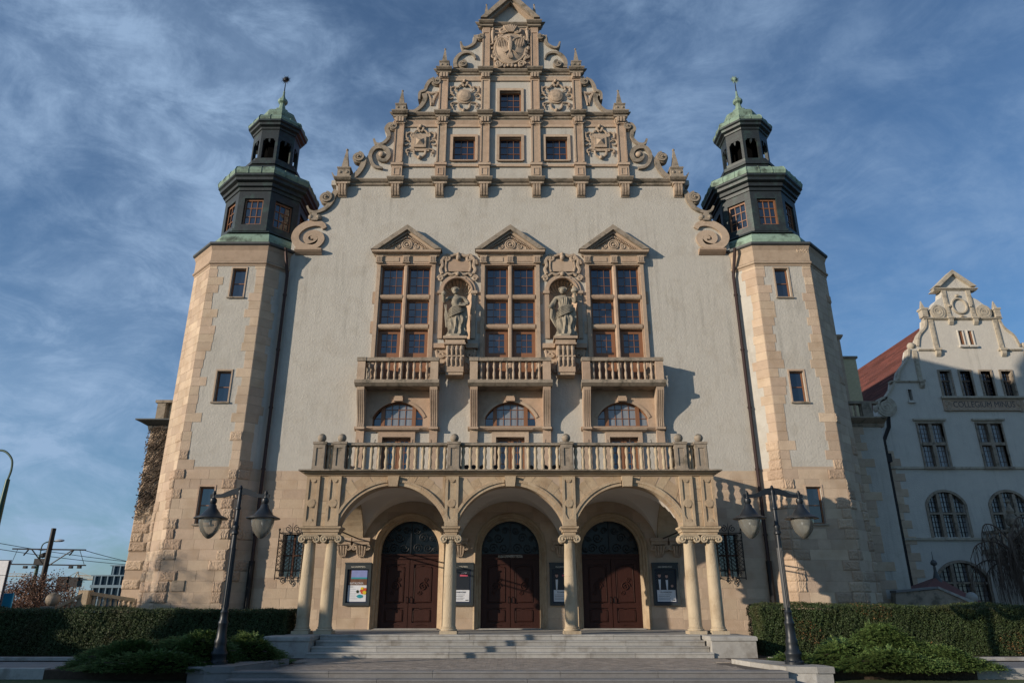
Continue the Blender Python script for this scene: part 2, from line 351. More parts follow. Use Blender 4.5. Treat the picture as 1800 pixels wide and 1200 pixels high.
def leaf_cloud(name, C, Nn, size, m, parent=None, aspect=1.6, jit=0.6):
    n = len(C); Nn = Nn+rng.normal(0, jit, (n, 3)); Nn /= np.linalg.norm(Nn, axis=1)[:, None]+1e-9
    t = np.cross(Nn, rng.normal(0, 1, (n, 3))); t /= np.linalg.norm(t, axis=1)[:, None]+1e-9; b = np.cross(Nn, t)
    s = (size*rng.uniform(.6, 1.3, n))[:, None]; sa = s*aspect
    V = np.stack([C-t*sa, C-b*s, C+t*sa, C+b*s], 1).reshape(-1, 3)
    return quads(name, V, m, parent)
def quads(name, V, m, parent=None):
    n = len(V)//4; c = V.mean(0); c[2] = V[:, 2].min(); V = (V-c).astype(np.float32)
    me = bpy.data.meshes.new(name); me.vertices.add(4*n); me.vertices.foreach_set('co', V.ravel())
    me.loops.add(4*n); me.loops.foreach_set('vertex_index', np.arange(4*n, dtype=np.int32))
    me.polygons.add(n); me.polygons.foreach_set('loop_start', np.arange(0, 4*n, 4, dtype=np.int32))
    me.update(calc_edges=True); me.materials.append(MATS[m])
    o = bpy.data.objects.new(name, me); col.objects.link(o); o.parent = parent
    o.location = Vector(c)-(wl(parent) if parent else Vector((0, 0, 0))); return o
# ================================================================ SETTING
def structure(o): o['kind'] = 'structure'; return o
FLOOR = 0.64
structure(MB().box(-900, 900, 19.1-160, 19.1, -0.9, -0.30).build('street_pavement', 'asphalt'))
structure(MB().box(-900, 900, 23.0, 1500, -0.9, -0.004).build('ground', 'soil'))
structure(MB().box(-6.30, 6.95, 19.5, 24.2, -0.5, -0.03).build('forecourt', 'joint_sand'))
for sg in (-1, 1):
    for (p, q, y0_, y1_, z_, nm, m_) in ((8.2, 60, 17.5, 20.04, -.24, 'lawn', 'lawn'), (8.15, 12.1, 20.04, 23.0, -.02, 'planting_bed', 'soil'), (12.1, 60, 20.3, 23.0, -.03, 'garden_path', 'granite_dark')):
        a, b = sorted((sg*p, sg*q)); structure(MB().box(a, b, y0_, y1_, -.9, z_).build(nm, m_))
fc = bpy.data.objects['forecourt']
# small paving setts of the forecourt: nearest 300 one by one, the rest joined
pm = MB().loft([[(-.5, -.5, 0), (.5, -.5, 0), (.5, .5, 0), (-.5, .5, 0)], [(-.5, -.5, .7), (.5, -.5, .7), (.5, .5, .7), (-.5, .5, .7)], [(-.44, -.4, 1), (.44, -.4, 1), (.44, .4, 1), (-.44, .4, 1)]]).mesh('paving_sett', 'paving_brick')
rest = MB(); cnt = 0; rr = random.Random(5)
y = 19.62; row = 0
while y < 23.8:
    hy = 0.115; half = 6.2+(y-19.5)*-0.15 if y < 22.4 else 6.6
    x = -6.3+(0.105 if row % 2 else 0)
    while x < 6.9:
        if abs(x) < half:
            z = -0.03+rr.uniform(0, .006)
            if cnt < 300 and abs(x) < 5.9:
                put(pm, 'sett', (x, y, z), fc, rr.uniform(-.03, .03), (0.200, 0.105, 0.03)); cnt += 1
            else:
                rest.box(x-.1, x+.1, y-.0525, y+.0525, z, z+.03)
        x += 0.212
    y += hy; row += 1
o = rest.build('setts', 'paving_brick', fc); o['kind'] = 'stuff'

# steps of the forecourt down to the street (granite slabs, one by one)
def slab_row(parent, name, x0, x1, y0, y1, z0, z1, seed, m='granite', L=2.2, lip=0.025):
    r = random.Random(seed); n = max(1, round((x1-x0)/L)); cuts = [x0+(x1-x0)*(i+(r.uniform(-.25, .25) if 0 < i < n else 0))/n for i in range(n+1)]
    for a, b in zip(cuts, cuts[1:]):
        q = MB(); c = .012
        q.loft([[(a+.004, y0+lip, z0), (b-.004, y0+lip, z0), (b-.004, y1, z0), (a+.004, y1, z0)], [(a+.004, y0+lip, z1-.05), (b-.004, y0+lip, z1-.05), (b-.004, y1, z1-.05), (a+.004, y1, z1-.05)],
                [(a+.004, y0, z1-.045), (b-.004, y0, z1-.045), (b-.004, y1, z1-.045), (a+.004, y1, z1-.045)], [(a+.004, y0, z1-c), (b-.004, y0, z1-c), (b-.004, y1, z1-c), (a+.004, y1, z1-c)],
                [(a+.010, y0+c, z1), (b-.010, y0+c, z1), (b-.010, y1, z1), (a+.010, y1, z1)]])
        q.build(name, m, parent)
st = tag(empty('street_steps', (0, 19.4, -0.3)), 'long low grey granite steps down from the brick forecourt to the street', 'steps')
slab_row(st, 'step_slab', -7.0, 7.0, 19.42, 19.9, -0.2, 0.004, 4, 'granite_dark', 2.6)
slab_row(st, 'step_slab', -7.0, 7.0, 19.02, 19.42, -0.34, -0.15, 5, 'granite_dark', 3.2)
# porch steps: four risers
ps = tag(empty('porch_steps', (0, 24.4, 0)), 'pale granite steps rising to the porch columns and doors', 'steps')
for i, (yy, zt) in enumerate(((24.95, FLOOR), (24.6, .48), (24.25, .32), (23.9, .16))):
    slab_row(ps, 'step_slab', -6.25-0.04*i, 6.25+0.04*i, yy, yy+0.42, zt-0.158, zt, 10+i, 'granite', 2.3)
# granite blocks at both ends of the porch steps, carrying the column pairs
for sg, lb in ((-1, 'pale granite block left of the porch steps, under the left pair of columns'), (1, 'pale granite block right of the porch steps, under the right pair of columns')):
    t = tag(empty('pedestal_block', (sg*7.05, 24.6, 0)), lb, 'stone block', 'granite blocks at the ends of the porch steps')
    a, b = sorted((sg*6.35, sg*7.75))
    MB().loft([[(a, 24.0, 0), (b, 24.0, 0), (b, 26.1, 0), (a, 26.1, 0)], [(a, 24.0, .50), (b, 24.0, .50), (b, 26.1, .50), (a, 26.1, .50)]]).build('base', 'granite', t)
    MB().loft([[(a-.04, 23.96, .502), (b+.04, 23.96, .502), (b+.04, 26.1, .502), (a-.04, 26.1, .502)], [(a-.04, 23.96, .60), (b+.04, 23.96, .60), (b+.04, 26.1, .60), (a-.04, 26.1, .60)],
               [(a-.01, 23.99, .628), (b+.01, 23.99, .628), (b+.01, 26.1, .628), (a-.01, 26.1, .628)]]).build('coping', 'granite', t)
# flared retaining walls that carry the street lamps
for sg, lb in ((-1, 'low flared granite wall under the left street lamp'), (1, 'low flared granite wall under the right street lamp')):
    t = tag(empty('retaining_wall', (sg*7.2, 20.5, -0.3)), lb, 'low wall', 'low granite walls beside the forecourt')
    P = [(6.42, 22.3), (6.62, 21.2), (7.02, 19.62), (7.75, 19.45), (8.2, 19.5), (8.2, 20.0), (7.75, 20.9), (6.9, 22.35)]
    P = [(sg*x, y) for x, y in P]
    MB().prism([(x*0.99+sg*.07 if i < 3 else x*.995, y+.03) for i, (x, y) in enumerate(P)], -0.5, -0.055, 'z').build('wall_body', 'granite_dark' if sg < 0 else 'granite', t)  # darker granite on the left wall and coping stands in for its shade
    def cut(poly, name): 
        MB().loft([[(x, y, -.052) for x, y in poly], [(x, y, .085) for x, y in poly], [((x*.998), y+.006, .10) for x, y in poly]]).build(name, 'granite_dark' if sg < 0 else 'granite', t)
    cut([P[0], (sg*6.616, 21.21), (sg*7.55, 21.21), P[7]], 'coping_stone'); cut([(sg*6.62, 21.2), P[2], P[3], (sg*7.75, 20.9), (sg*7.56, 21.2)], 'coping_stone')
    cut([(sg*7.755, 19.452), P[4], P[5], (sg*7.755, 20.88)], 'coping_stone')
# garden kerbs and paths along the hedges
for sg, w in ((-1, 'left'), (1, 'right')):
    a, b = sorted((sg*8.3, sg*40)); a2, b2 = sorted((sg*6.4, sg*40))
    k1 = tag(empty('kerb', ((a2+b2)/2, 23.2, 0)), f'thin granite kerb along the foot of the {"dark hedge by the left lamp" if sg<0 else "hedge behind the right lamp"}', 'kerb')
    slab_row(k1, 'kerb_stone', *((-40, -7.8) if sg < 0 else (7.8, 40)), 23.0, 23.22, -.1, .09, 30+sg, 'granite', 1.6, .0)
    k2 = tag(empty('kerb', ((a+b)/2, 20.15, 0)), f'granite kerb between path and {"dark juniper" if sg<0 else "bright juniper"}', 'kerb')
    slab_row(k2, 'kerb_stone', *((-40, -12.1) if sg < 0 else (12.1, 40)), 20.04, 20.3, -.3, .02, 40+sg, 'granite', 1.9, .0)

# ================================================================ THE HALL
hall = tag(empty('university_hall', (0, 30, 0)), 'tall stucco hall with scrolled stepped gable, twin octagonal towers and a columned porch', 'building')
Y0 = 30.0
ZC1 = H(325, Y0)                                   # foot of the stepped gable
GX = 8.98; GZ0, GZ1 = H(1013, Y0), H(938, Y0)
SPX = 4.16; WSX = 4.93                             # door and window spacing
def arcpts(cx, zs, hw, rise, n=16, a_only=False):
    """segmental or half-round arch points from right springing to left"""
    Rr = (hw*hw+rise*rise)/(2*rise); cz = zs+rise-Rr; a = math.asin(min(1, hw/Rr)); 
    if rise > hw: a = math.pi-a
    return [(cx+Rr*math.sin(a-2*a*i/n), cz+Rr*math.cos(a-2*a*i/n)) for i in range(n+1)]
def arch_hole(cx, z0, zs, hw, rise, n=16): return [(cx-hw, z0), (cx+hw, z0)]+arcpts(cx, zs, hw, rise, n)
def rect(x0, x1, z0, z1): return [(x0, z0), (x1, z0), (x1, z1), (x0, z1)]
# measured levels
zWt, zWb = H(380+240/2.727, Y0), 10.5             # big windows: head, foot (hidden behind the balustrade)
zBs = H(380+800/2.727, 29.1)                       # balcony slab underside
zAr0, zArS, zArT = H(380+1008/2.727, Y0), H(380+965/2.727, Y0), H(380+886/2.727, Y0)
zStone = 6.9
scroll0 = zoomed([(330, 985), (180, 960), (205, 760), (225, 680), (290, 600), (380, 545), (470, 515), (478, 450), (500, 395), (600, 350), (690, 315), (765, 220), (795, 140), (860, 60)], 490, 330, 8.57, Y0)
body = [(-10.5, -.1), (-10.5, scroll0[0][1]), *scroll0[1:], (scroll0[-1][0], ZC1)]
body = body+[(-x, z) for x, z in reversed(body)]
holes = []
for k in (-1, 0, 1):
    holes.append(rect(k*WSX-1.25, k*WSX+1.25, zWb, zWt)); holes.append(arch_hole(k*WSX, zAr0, zArS, 1.20, zArT-zArS))
    holes.append(rect(k*WSX-.62, k*WSX+.62, 6.12, H(380+1060/2.727, Y0))); holes.append(arch_hole(k*SPX, FLOOR, 3.66, 1.42, 1.42))
NX = 2.47; NZ0, NZS = H(380+588/2.727, Y0), H(380+362/2.727, Y0)
for sg in (-1, 1):
    holes.append(arch_hole(sg*NX, NZ0, NZS, .69, .69)); holes.append(rect(sg*GX-.42, sg*GX+.42, GZ0, GZ1))
facade = MB().holed(body, holes, Y0, Y0+0.8).build('facade_wall', 'stucco', hall)
# stepped gable
zA = lambda p: zoomed(p, 560, 180, 5.218, Y0); zB = lambda p: zoomed(p, 560, 0, 5.218, Y0); z1 = lambda p: zoomed(p, 560, 0, 2.647, Y0)
t1 = zA([(120, 715), (290, 705), (350, 660), (400, 590), (425, 520), (470, 460), (480, 430), (520, 395), (590, 370), (625, 320), (608, 270), (610, 240), (645, 205), (700, 190), (700, 110)])
t2 = zB([(690, 1040), (880, 1030), (950, 965), (975, 900), (955, 860), (930, 885), (918, 860), (938, 830), (975, 815), (975, 780), (1010, 735), (1060, 720), (1120, 725), (1120, 640)])
t3 = zB([(1100, 632), (1240, 628), (1240, 560), (1270, 510), (1330, 465), (1380, 430), (1410, 390), (1415, 345), (1450, 318), (1500, 320), (1500, 215)])
apex = (0, H(-4, Y0))
gl = [(t1[0][0], ZC1)]+t1+t2+t3
gpoly = gl+[apex]+[(-x, z) for x, z in reversed(gl)]
GW = [(0, 1, 640, 745), (-1, 1, 640, 745), (1, 1, 640, 745), (0, 2, 425, 522)]
gh = []
for k, t, a, b in GW:
    gh.append(rect(k*2.36-.56, k*2.36+.56, H(b/2.647, Y0), H(a/2.647, Y0)))
gable = MB().holed(gpoly, gh, Y0+.002, Y0+0.8).build('gable_wall', 'stucco', hall)
# mass of the hall behind the facade, and its roof
MB().box(-10.4, 10.4, 30.9, 62, 0, 17).build('side_walls', 'stucco', hall)
roofp = MB(); zr = apex[1]-1.6
roofp.prism([(-10.9, 17.002), (10.9, 17.002), (6.6, 23.0), (0, 29.6), (-6.6, 23.0)], 30.85, 62.3); roofp.build('roof', 'red_tile', hall)
MB().box(-10.3, 10.3, 30.82, 30.9, 0.0, 14.5).build('room_dark', 'dark_void', hall)  # near-black sheet stands in for the unlit rooms behind the openings

# ---------------- trim of the gable
P1, P2, P3, P4 = 1.30, 3.50, 5.68, 8.30
def Zg(zy): return H(zy/2.647, 29.8)
CP = [(0.02, 0), (.10, .04), (.12, .14), (.20, .16), (.27, .22), (.31, .26), (.31, .31), (.26, .33), (0.0, .36)]
def cornice(z, hx, sc=1.0, name='cornice', breaks=(), mats='weathered'):
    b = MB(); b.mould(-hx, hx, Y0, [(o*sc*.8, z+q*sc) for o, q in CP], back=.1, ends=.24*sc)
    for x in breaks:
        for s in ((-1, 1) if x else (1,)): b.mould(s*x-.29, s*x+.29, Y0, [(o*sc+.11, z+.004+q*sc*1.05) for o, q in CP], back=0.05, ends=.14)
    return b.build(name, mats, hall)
zc1, zc2, zc3, zc4 = Zg(856), Zg(546), Zg(340), Zg(122)
cornice(zc1, 8.35, 1.0, breaks=(P1, P2, P3, P4)); cornice(zc2, P3+.3, 1.0, breaks=(P1, P2, P3)); cornice(zc3, P2+.35, .9, breaks=(P1, P2)); cornice(zc4, P1+.4, .9, breaks=(P1,))
def band(z0, z1_, hx, pr, m='stone', name='string_band'): return MB().box(-hx, hx, Y0-pr, Y0+.05, z0, z1_).build(name, m, hall)
band(Zg(838), Zg(822), 8.1, .05); band(Zg(768), Zg(757), P3+.2, .09); band(Zg(583), Zg(572), P3+.1, .07); band(Zg(572)+.003, Zg(550), P3, .035)
band(Zg(368), Zg(358), P2+.1, .07); band(Zg(357), Zg(346), P2, .035)
def corbel(x, zt, h, w, dep, name='corbel', m='carved'):
    n = 8; pr = [(dep*(1-.25*(i/n))*(1 if i < n*.45 else 1-.75*((i-n*.45)/(n*.55))**1.6), zt-h*i/n) for i in range(n+1)]
    b = MB().prism([(Y0+.02, zt)]+[(Y0-p, z) for p, z in pr]+[(Y0+.02, zt-h)], x-w/2, x+w/2, 'x')
    for k in (-1, 0, 1):
        b.prism([(Y0, zt-.02)]+[(Y0-p-.05, z-.01) for p, z in pr[:-1]]+[(Y0, zt-h+.03)], x+k*w*.33-w*.11, x+k*w*.33+w*.11, 'x')
    b.box(x-w*.62, x+w*.62, Y0-dep-.07, Y0, zt-.001, zt+.10)
    return b.build(name, m, hall, smooth=True)
for x in (P1, P2, P3, P4):
    for s in (-1, 1): corbel(s*x, zc1-.06, .60, .42, .28)
def pilaster(x, z0, z1_, w0=.47, cap=True, ped=None, name='pilaster'):
    b = MB(); pr = .13
    if ped is not None:
        b.box(x-w0*.56, x+w0*.56, Y0-pr-.05, Y0, z0, ped-.14); b.box(x-w0*.66, x+w0*.66, Y0-pr-.12, Y0, ped-.14, ped)
        for (a, c, d, e) in ((-.34, .34, .12, .2), (-.34, .34, .72, .8), (-.34, -.24, .2, .72), (.24, .34, .2, .72)):
            h = ped-.14-z0; b.box(x+w0*a, x+w0*c, Y0-pr-.075, Y0-pr-.05, z0+h*d, z0+h*e)
        z0 = ped
    b.box(x-w0/2, x+w0/2, Y0-pr, Y0, z0, z1_)
    b.box(x-w0/2, x-w0*.34, Y0-pr-.035, Y0-pr, z0+.1, z1_-.3); b.box(x+w0*.34, x+w0/2, Y0-pr-.035, Y0-pr, z0+.1, z1_-.3); b.box(x-w0*.34, x+w0*.34, Y0-pr-.035, Y0-pr, z1_-.38, z1_-.3)
    if cap:
        b.box(x-w0*.62, x+w0*.62, Y0-pr-.10, Y0, z1_-.1, z1_+.02)
        for s in (-1, 1):
            b.stroke(spiral(x+s*w0*.45, z1_-.24, .13, .03, 0, 1.5*s, 14), .035, Y0-pr-.07)
        b.box(x-w0*.45, x+w0*.45, Y0-pr-.08, Y0-pr, z1_-.32, z1_-.12)
    return b.build(name, 'stone', hall)
for s in (-1, 1):
    for x in (P1, P2, P3): pilaster(s*x, zc1+.45, zc2-.06, ped=Zg(757))
    for x in (P1, P2): pilaster(s*x, zc2+.46, zc3-.06, .46, cap=False)
    pilaster(s*P1, zc3+.41, zc4-.04, .42, cap=False)
for lv, (zc, xs) in enumerate(((zc2, (P1, P2, P3)), (zc3, (P1, P2)))):      # frieze consoles under the cornices
    for x in xs:
        for s in (-1, 1):
            b = MB(); [b.box(s*x+k*.15-.05, s*x+k*.15+.05, Y0-.30, Y0, zc-.30+.0, zc-.03) for k in (-1, 0, 1)]; b.box(s*x-.25, s*x+.25, Y0-.22, Y0, zc-.34, zc-.02); b.build('frieze_console', 'carved', hall)
# pinnacles
def pinnacle(x, zb, h, w, parent=hall):
    b = MB(); y = Y0+.05
    def sq(r, z): return [(x-r, y-r, z), (x+r, y-r, z), (x+r, y+r, z), (x-r, y+r, z)]
    b.loft([sq(w*.5, zb), sq(w*.5, zb+h*.20)]); b.loft([sq(w*.44, zb+h*.20), sq(w*.55, zb+h*.25), sq(w*.56, zb+h*.28), sq(w*.33, zb+h*.31)])
    b.loft([sq(w*.29, zb+h*.31), sq(w*.06, zb+h*.93)]); b.sphere((x, y, zb+h*.955), w*.12, 8)
    for k in (-1, 1): b.sphere((x+k*w*.27, y-w*.5, zb+h*.12), w*.14, 8, (1, .6, 1))
    return b.build('pinnacle', 'weathered', parent, smooth=False)
for s in (-1, 1):
    pinnacle(s*P4, zc1+.44, H(262, Y0)-zc1-.40, .62); pinnacle(s*P3, zc2+.44, H(158, Y0)-zc2-.42, .54); pinnacle(s*(P2+.02), zc3+.39, H(85, Y0)-zc3-.36, .50)
    pinnacle(s*(P1+.02), zc4+.37, H(8, Y0)-zc4-.30, .44)
# scroll bands along the steps of the gable
def band_pair(strokes, name='scroll_band', m='weathered', y0=29.87, y1=30.3):
    for s in (-1, 1):
        b = MB()
        for pts, w in strokes:
            pp = smooth_pts(pts, 5); n = len(pp)
            ww = w*.85 if isinstance(w, (int, float)) else [.85*(w[0]+(w[1]-w[0])*i/(n-1)) for i in range(n)]
            b.ribbon([(x*-s, z) for x, z in pp], ww, y0, y1)
        b.build(name, m, hall)
def volute_pair(pt, r, turn=1, name='volute', m='weathered', proj=.12):
    for s in (-1, 1):
        x = pt[0]*-s; b = MB()
        b.ribbon(spiral(x, pt[1], r*.82, r*.16, math.pi/2, turn*s*1.9, 36), [r*.36*(1-.6*i/36) for i in range(37)], Y0-.20, Y0+.25)
        b.lathe([(r*.98, 0), (r*.98, .32)], 0, 0, 20); k = len(b.v)-40
        b.v[k:] = [(x+vx, Y0-.10+vz, pt[1]+vy) for vx, vy, vz in b.v[k:]]
        b.lathe([(r*.2, 0), (r*.17, .12), (.01, .14)], 0, 0, 10); k = len(b.v)-30
        b.v[k:] = [(x+vx, Y0-.14-vz, pt[1]+vy) for vx, vy, vz in b.v[k:]]
        b.build(name, m, hall, smooth=True)
z7 = lambda p: zoomed(p, 490, 330, 8.57, 29.9); zAA = lambda p: zoomed(p, 560, 180, 5.218, 29.9); zBB = lambda p: zoomed(p, 560, 0, 5.218, 29.9)
band_pair([(z7([(872, 40), (825, 110), (790, 210), (710, 300), (610, 352), (520, 368), (455, 335), (428, 275)]), (.34, .10))])
volute_pair(z7([(715, 150)])[0], .34)
for s in (-1, 1):
    q = z7([(505, 395), (580, 395), (590, 500), (495, 500)]); b = MB().prism([(x*-s, z) for x, z in q], Y0-.2, Y0+.2)
    for c in z7([(490, 450), (605, 450)]): b.sphere((c[0]*-s, Y0-.1, c[1]), .16, 8)
    b.build('scroll_link', 'weathered', hall)
for s in (-1, 1):       # the great volutes beside the towers
    pts = smooth_pts(z7([(690, 610), (660, 560), (590, 535), (500, 535), (390, 570), (290, 645), (245, 740), (270, 820), (345, 880), (450, 892), (560, 858), (630, 790), (630, 730), (580, 690), (500, 680), (430, 710), (405, 765), (440, 815), (520, 825), (560, 780), (530, 745), (480, 755)]), 5)
    n = len(pts); b = MB().ribbon([(x*-s, z) for x, z in pts], [.36-.20*(max(0, i-n*.45)/(n*.55)) if i > n*.45 else .22+.14*min(1, i/(n*.15)) for i in range(n)], Y0-.12, Y0+.1); b.build('great_volute', 'stone', hall, smooth=False)
    q = z7([(250, 940), (650, 940)]); x0, x1 = sorted((q[0][0]*-s, q[1][0]*-s)); zt = q[0][1]
    MB().mould(x0, x1, Y0, [(.04, zt-.22), (.20, zt-.12), (.28, zt-.05), (.28, zt+.03), (0, zt+.08)], back=.1, ends=0.0).build('volute_ledge', 'stone', hall)
band_pair([(zAA([(280, 700), (345, 660), (392, 600), (415, 540), (408, 500)]), .30), (zAA([(195, 702), (150, 690), (122, 645)]), (.26, .04)),
           (zAA([(505, 335), (530, 380), (590, 375), (640, 325), (642, 275), (622, 245), (650, 205), (690, 205)]), (.12, .30))])
volute_pair(zAA([(368, 505)])[0], .32); volute_pair(zAA([(683, 225)])[0], .24)
for s in (-1, 1):
    pts = smooth_pts(zAA([(585, 605), (520, 590), (485, 545), (475, 480), (515, 420), (580, 410), (630, 440), (643, 490), (612, 532), (568, 528), (545, 492), (568, 462), (592, 482)]), 5); n = len(pts)
    MB().ribbon([(x*-s, z) for x, z in pts], [.12+.16*min(1, i/(n*.4))-.12*i/n for i in range(n)], Y0-.15, Y0+.1).build('scroll_band', 'weathered', hall)
    c = zAA([(580, 480)])[0]; MB().sphere((c[0]*-s, Y0-.12, c[1]), .17, 12, (1, .7, 1)).build('scroll_boss', 'carved', hall, smooth=True)
band_pair([(zBB([(820, 1022), (885, 1018), (945, 968), (978, 905), (968, 860)]), (.18, .30)), (zBB([(922, 915), (930, 850), (975, 828), (990, 790), (1020, 745), (1068, 722)]), (.14, .26))])
volute_pair(zBB([(1080, 752)])[0], .27)
for s in (-1, 1):
    b = MB()
    for pts, w in ((zBB([(975, 838), (1040, 850), (1105, 838)]), .10), (zBB([(1000, 850), (1025, 900), (1040, 960)]), .09), (zBB([(1085, 850), (1060, 900), (1040, 960)]), .09)): b.stroke([(x*-s, z) for x, z in smooth_pts(pts)], w, Y0-.02)
    b.build('drop_ornament', 'carved', hall, smooth=True)
band_pair([(zBB([(1255, 622), (1255, 555), (1300, 498), (1365, 480), (1420, 500), (1440, 540)]), (.28, .08)), (zBB([(1303, 385), (1325, 432), (1372, 432), (1425, 398), (1438, 355), (1440, 325)]), (.10, .24))])
volute_pair(zBB([(1322, 590)])[0], .27); volute_pair(zBB([(1480, 345)])[0], .22)
# top pediment
zp0 = zc4+.36
for s in (-1, 1):
    a = (s*1.62, zp0+.02); c = (0, apex[1]); d = Vector((c[0]-a[0], c[1]-a[1])).normalized(); nn = Vector((-d.y, d.x))*(1 if s > 0 else -1)
    th = .30
    q = [a, c, (0, c[1]-th*1.45), (a[0]-s*th*1.1, a[1])]
    MB().prism(q, Y0-.46, Y0+.6).build('raking_cornice', 'weathered', hall)
    q2 = [(a[0]-s*th*1.12, a[1]+.004), (0, c[1]-th*1.47), (0, c[1]-th*2.0), (a[0]-s*th*1.62, a[1]+.004)]
    MB().prism(q2, Y0-.28, Y0).build('raking_cornice', 'stone', hall)
# ---------------- coat of arms and cartouches (relief)
zs = lambda p: zoomed(p, 840, 20, 10.9, 29.9)
def sym(strokes, x0, Y, m, name, parent=hall, extra=None):
    b = MB(); strokes = [(p_, r_*.86) for p_, r_ in strokes]
    for pts, r in strokes:
        pp = smooth_pts(pts, 5)
        n = len(pp); rr_ = r if isinstance(r, (int, float)) else [r[0]+(r[1]-r[0])*i/(n-1) for i in range(n)]
        b.stroke([(x0+x, z) for x, z in pp], rr_, Y); b.stroke([(x0-x, z) for x, z in pp], rr_, Y)
    if extra: extra(b)
    return b.build(name, m, parent, smooth=True)
arms = part_at('coat_of_arms', (0, Y0-.1, zc3+.4), hall)
cz = zs([(640, 720)])[0][1]; rz_ = .98; rx_ = .78
MB().box(-1.06, 1.06, Y0-.06, Y0, zc3+.45, zc4-.02).build('back_panel', 'stone', arms)
b = MB(); b.loft([[(rx_*k*math.cos(2*math.pi*i/28), Y0-.06-d, cz+rz_*k*math.sin(2*math.pi*i/28)) for i in range(28)] for k, d in ((1, 0), (1, .12), (.8, .20), (.4, .25), (.02, .26))]); b.build('shield', 'carved', arms, smooth=True)
b = MB(); b.tube([(rx_*1.06*math.cos(2*math.pi*i/36), Y0-.14, cz+rz_*1.05*math.sin(2*math.pi*i/36)) for i in range(37)], .075, 6)
rr = random.Random(2)
for i in range(30):
    a = 2*math.pi*i/30; k = 1.22+.10*math.sin(5*a)
    px_, pz_ = rx_*k*math.cos(a), cz+rz_*(k+.05)*math.sin(a)
    if abs(px_) < 1.05 and pz_ > zc3+.5: b.sphere((px_, Y0-.13, pz_), rr.uniform(.07, .13), 7, (1, .8, rr.uniform(.7, 1.4)))
for s in (-1, 1):
    b.stroke(spiral(s*.62, cz-1.08, .22, .05, 0, 1.5*s, 16), .055, Y0-.17); b.stroke(spiral(s*.86, cz-.55, .17, .04, 0, -1.5*s, 14), .05, Y0-.15); b.stroke(spiral(s*.88, cz+.62, .14, .04, 1, 1.4*s, 14), .05, Y0-.15)
    b.tube([(s*.93, Y0-.13, cz+.25), (s*.95, Y0-.15, cz+.9), (s*.92, Y0-.15, cz+1.15)], [.05, .10, .12], 8); b.sphere((s*.92, Y0-.15, cz+1.3), .09, 8)
    b.stroke(spiral(s*.40, cz+1.15, .24, .06, math.pi/2, 1.6*s, 16), .07, Y0-.22)
for k in range(-3, 4): b.tube([(k*.045, Y0-.25, cz+1.02), (k*.10, Y0-.32, cz+1.28), (k*.12, Y0-.28, cz+1.48-.03*abs(k))], [.05, .07, .05], 6)
b.build('carved_wreath', 'carved', arms, smooth=True)
b = MB(); yE = Y0-.34                                   # the eagle relief
b.tube([(0, yE, cz+.44), (0, yE-.01, cz+.30), (0, yE-.03, cz+.10), (0, yE-.02, cz-.12), (0, yE+.02, cz-.34)], [.05, .07, .105, .085, .035], 8)
b.sphere((-.01, yE, cz+.50), .07, 8); b.tube([(-.05, yE, cz+.52), (-.12, yE, cz+.50), (-.14, yE, cz+.45)], [.035, .025, .008], 5)
for s in (-1, 1):
    b.tube([(s*.07, yE, cz+.20), (s*.16, yE, cz+.36), (s*.34, yE+.01, cz+.46), (s*.52, yE+.03, cz+.42)], [.05, .055, .05, .025], 6)
    for k in range(7):
        x = .13+k*.066; b.tube([(s*x, yE+.01*k*.5, cz+.30+.022*k), (s*(x+.035), yE+.02, cz+.06+.02*k), (s*(x+.045), yE+.06, cz-.22+.05*k)], [.020, .027, .010], 5)
    b.tube([(s*.06, yE+.02, cz-.18), (s*.17, yE, cz-.30), (s*.30, yE, cz-.30)], [.035, .03, .015], 5); b.tube([(s*.17, yE, cz-.30), (s*.26, yE, cz-.40)], [.022, .010], 4)
for k in (-2, -1, 0, 1, 2): b.tube([(k*.02, yE+.02, cz-.30), (k*.055, yE+.03, cz-.62+.02*abs(k))], [.028, .016], 5)
b.v = [(x*1.3, y, cz-.03+(z-cz)*1.3) for x, y, z in b.v]; b.build('eagle_relief', 'carved', arms, smooth=True)
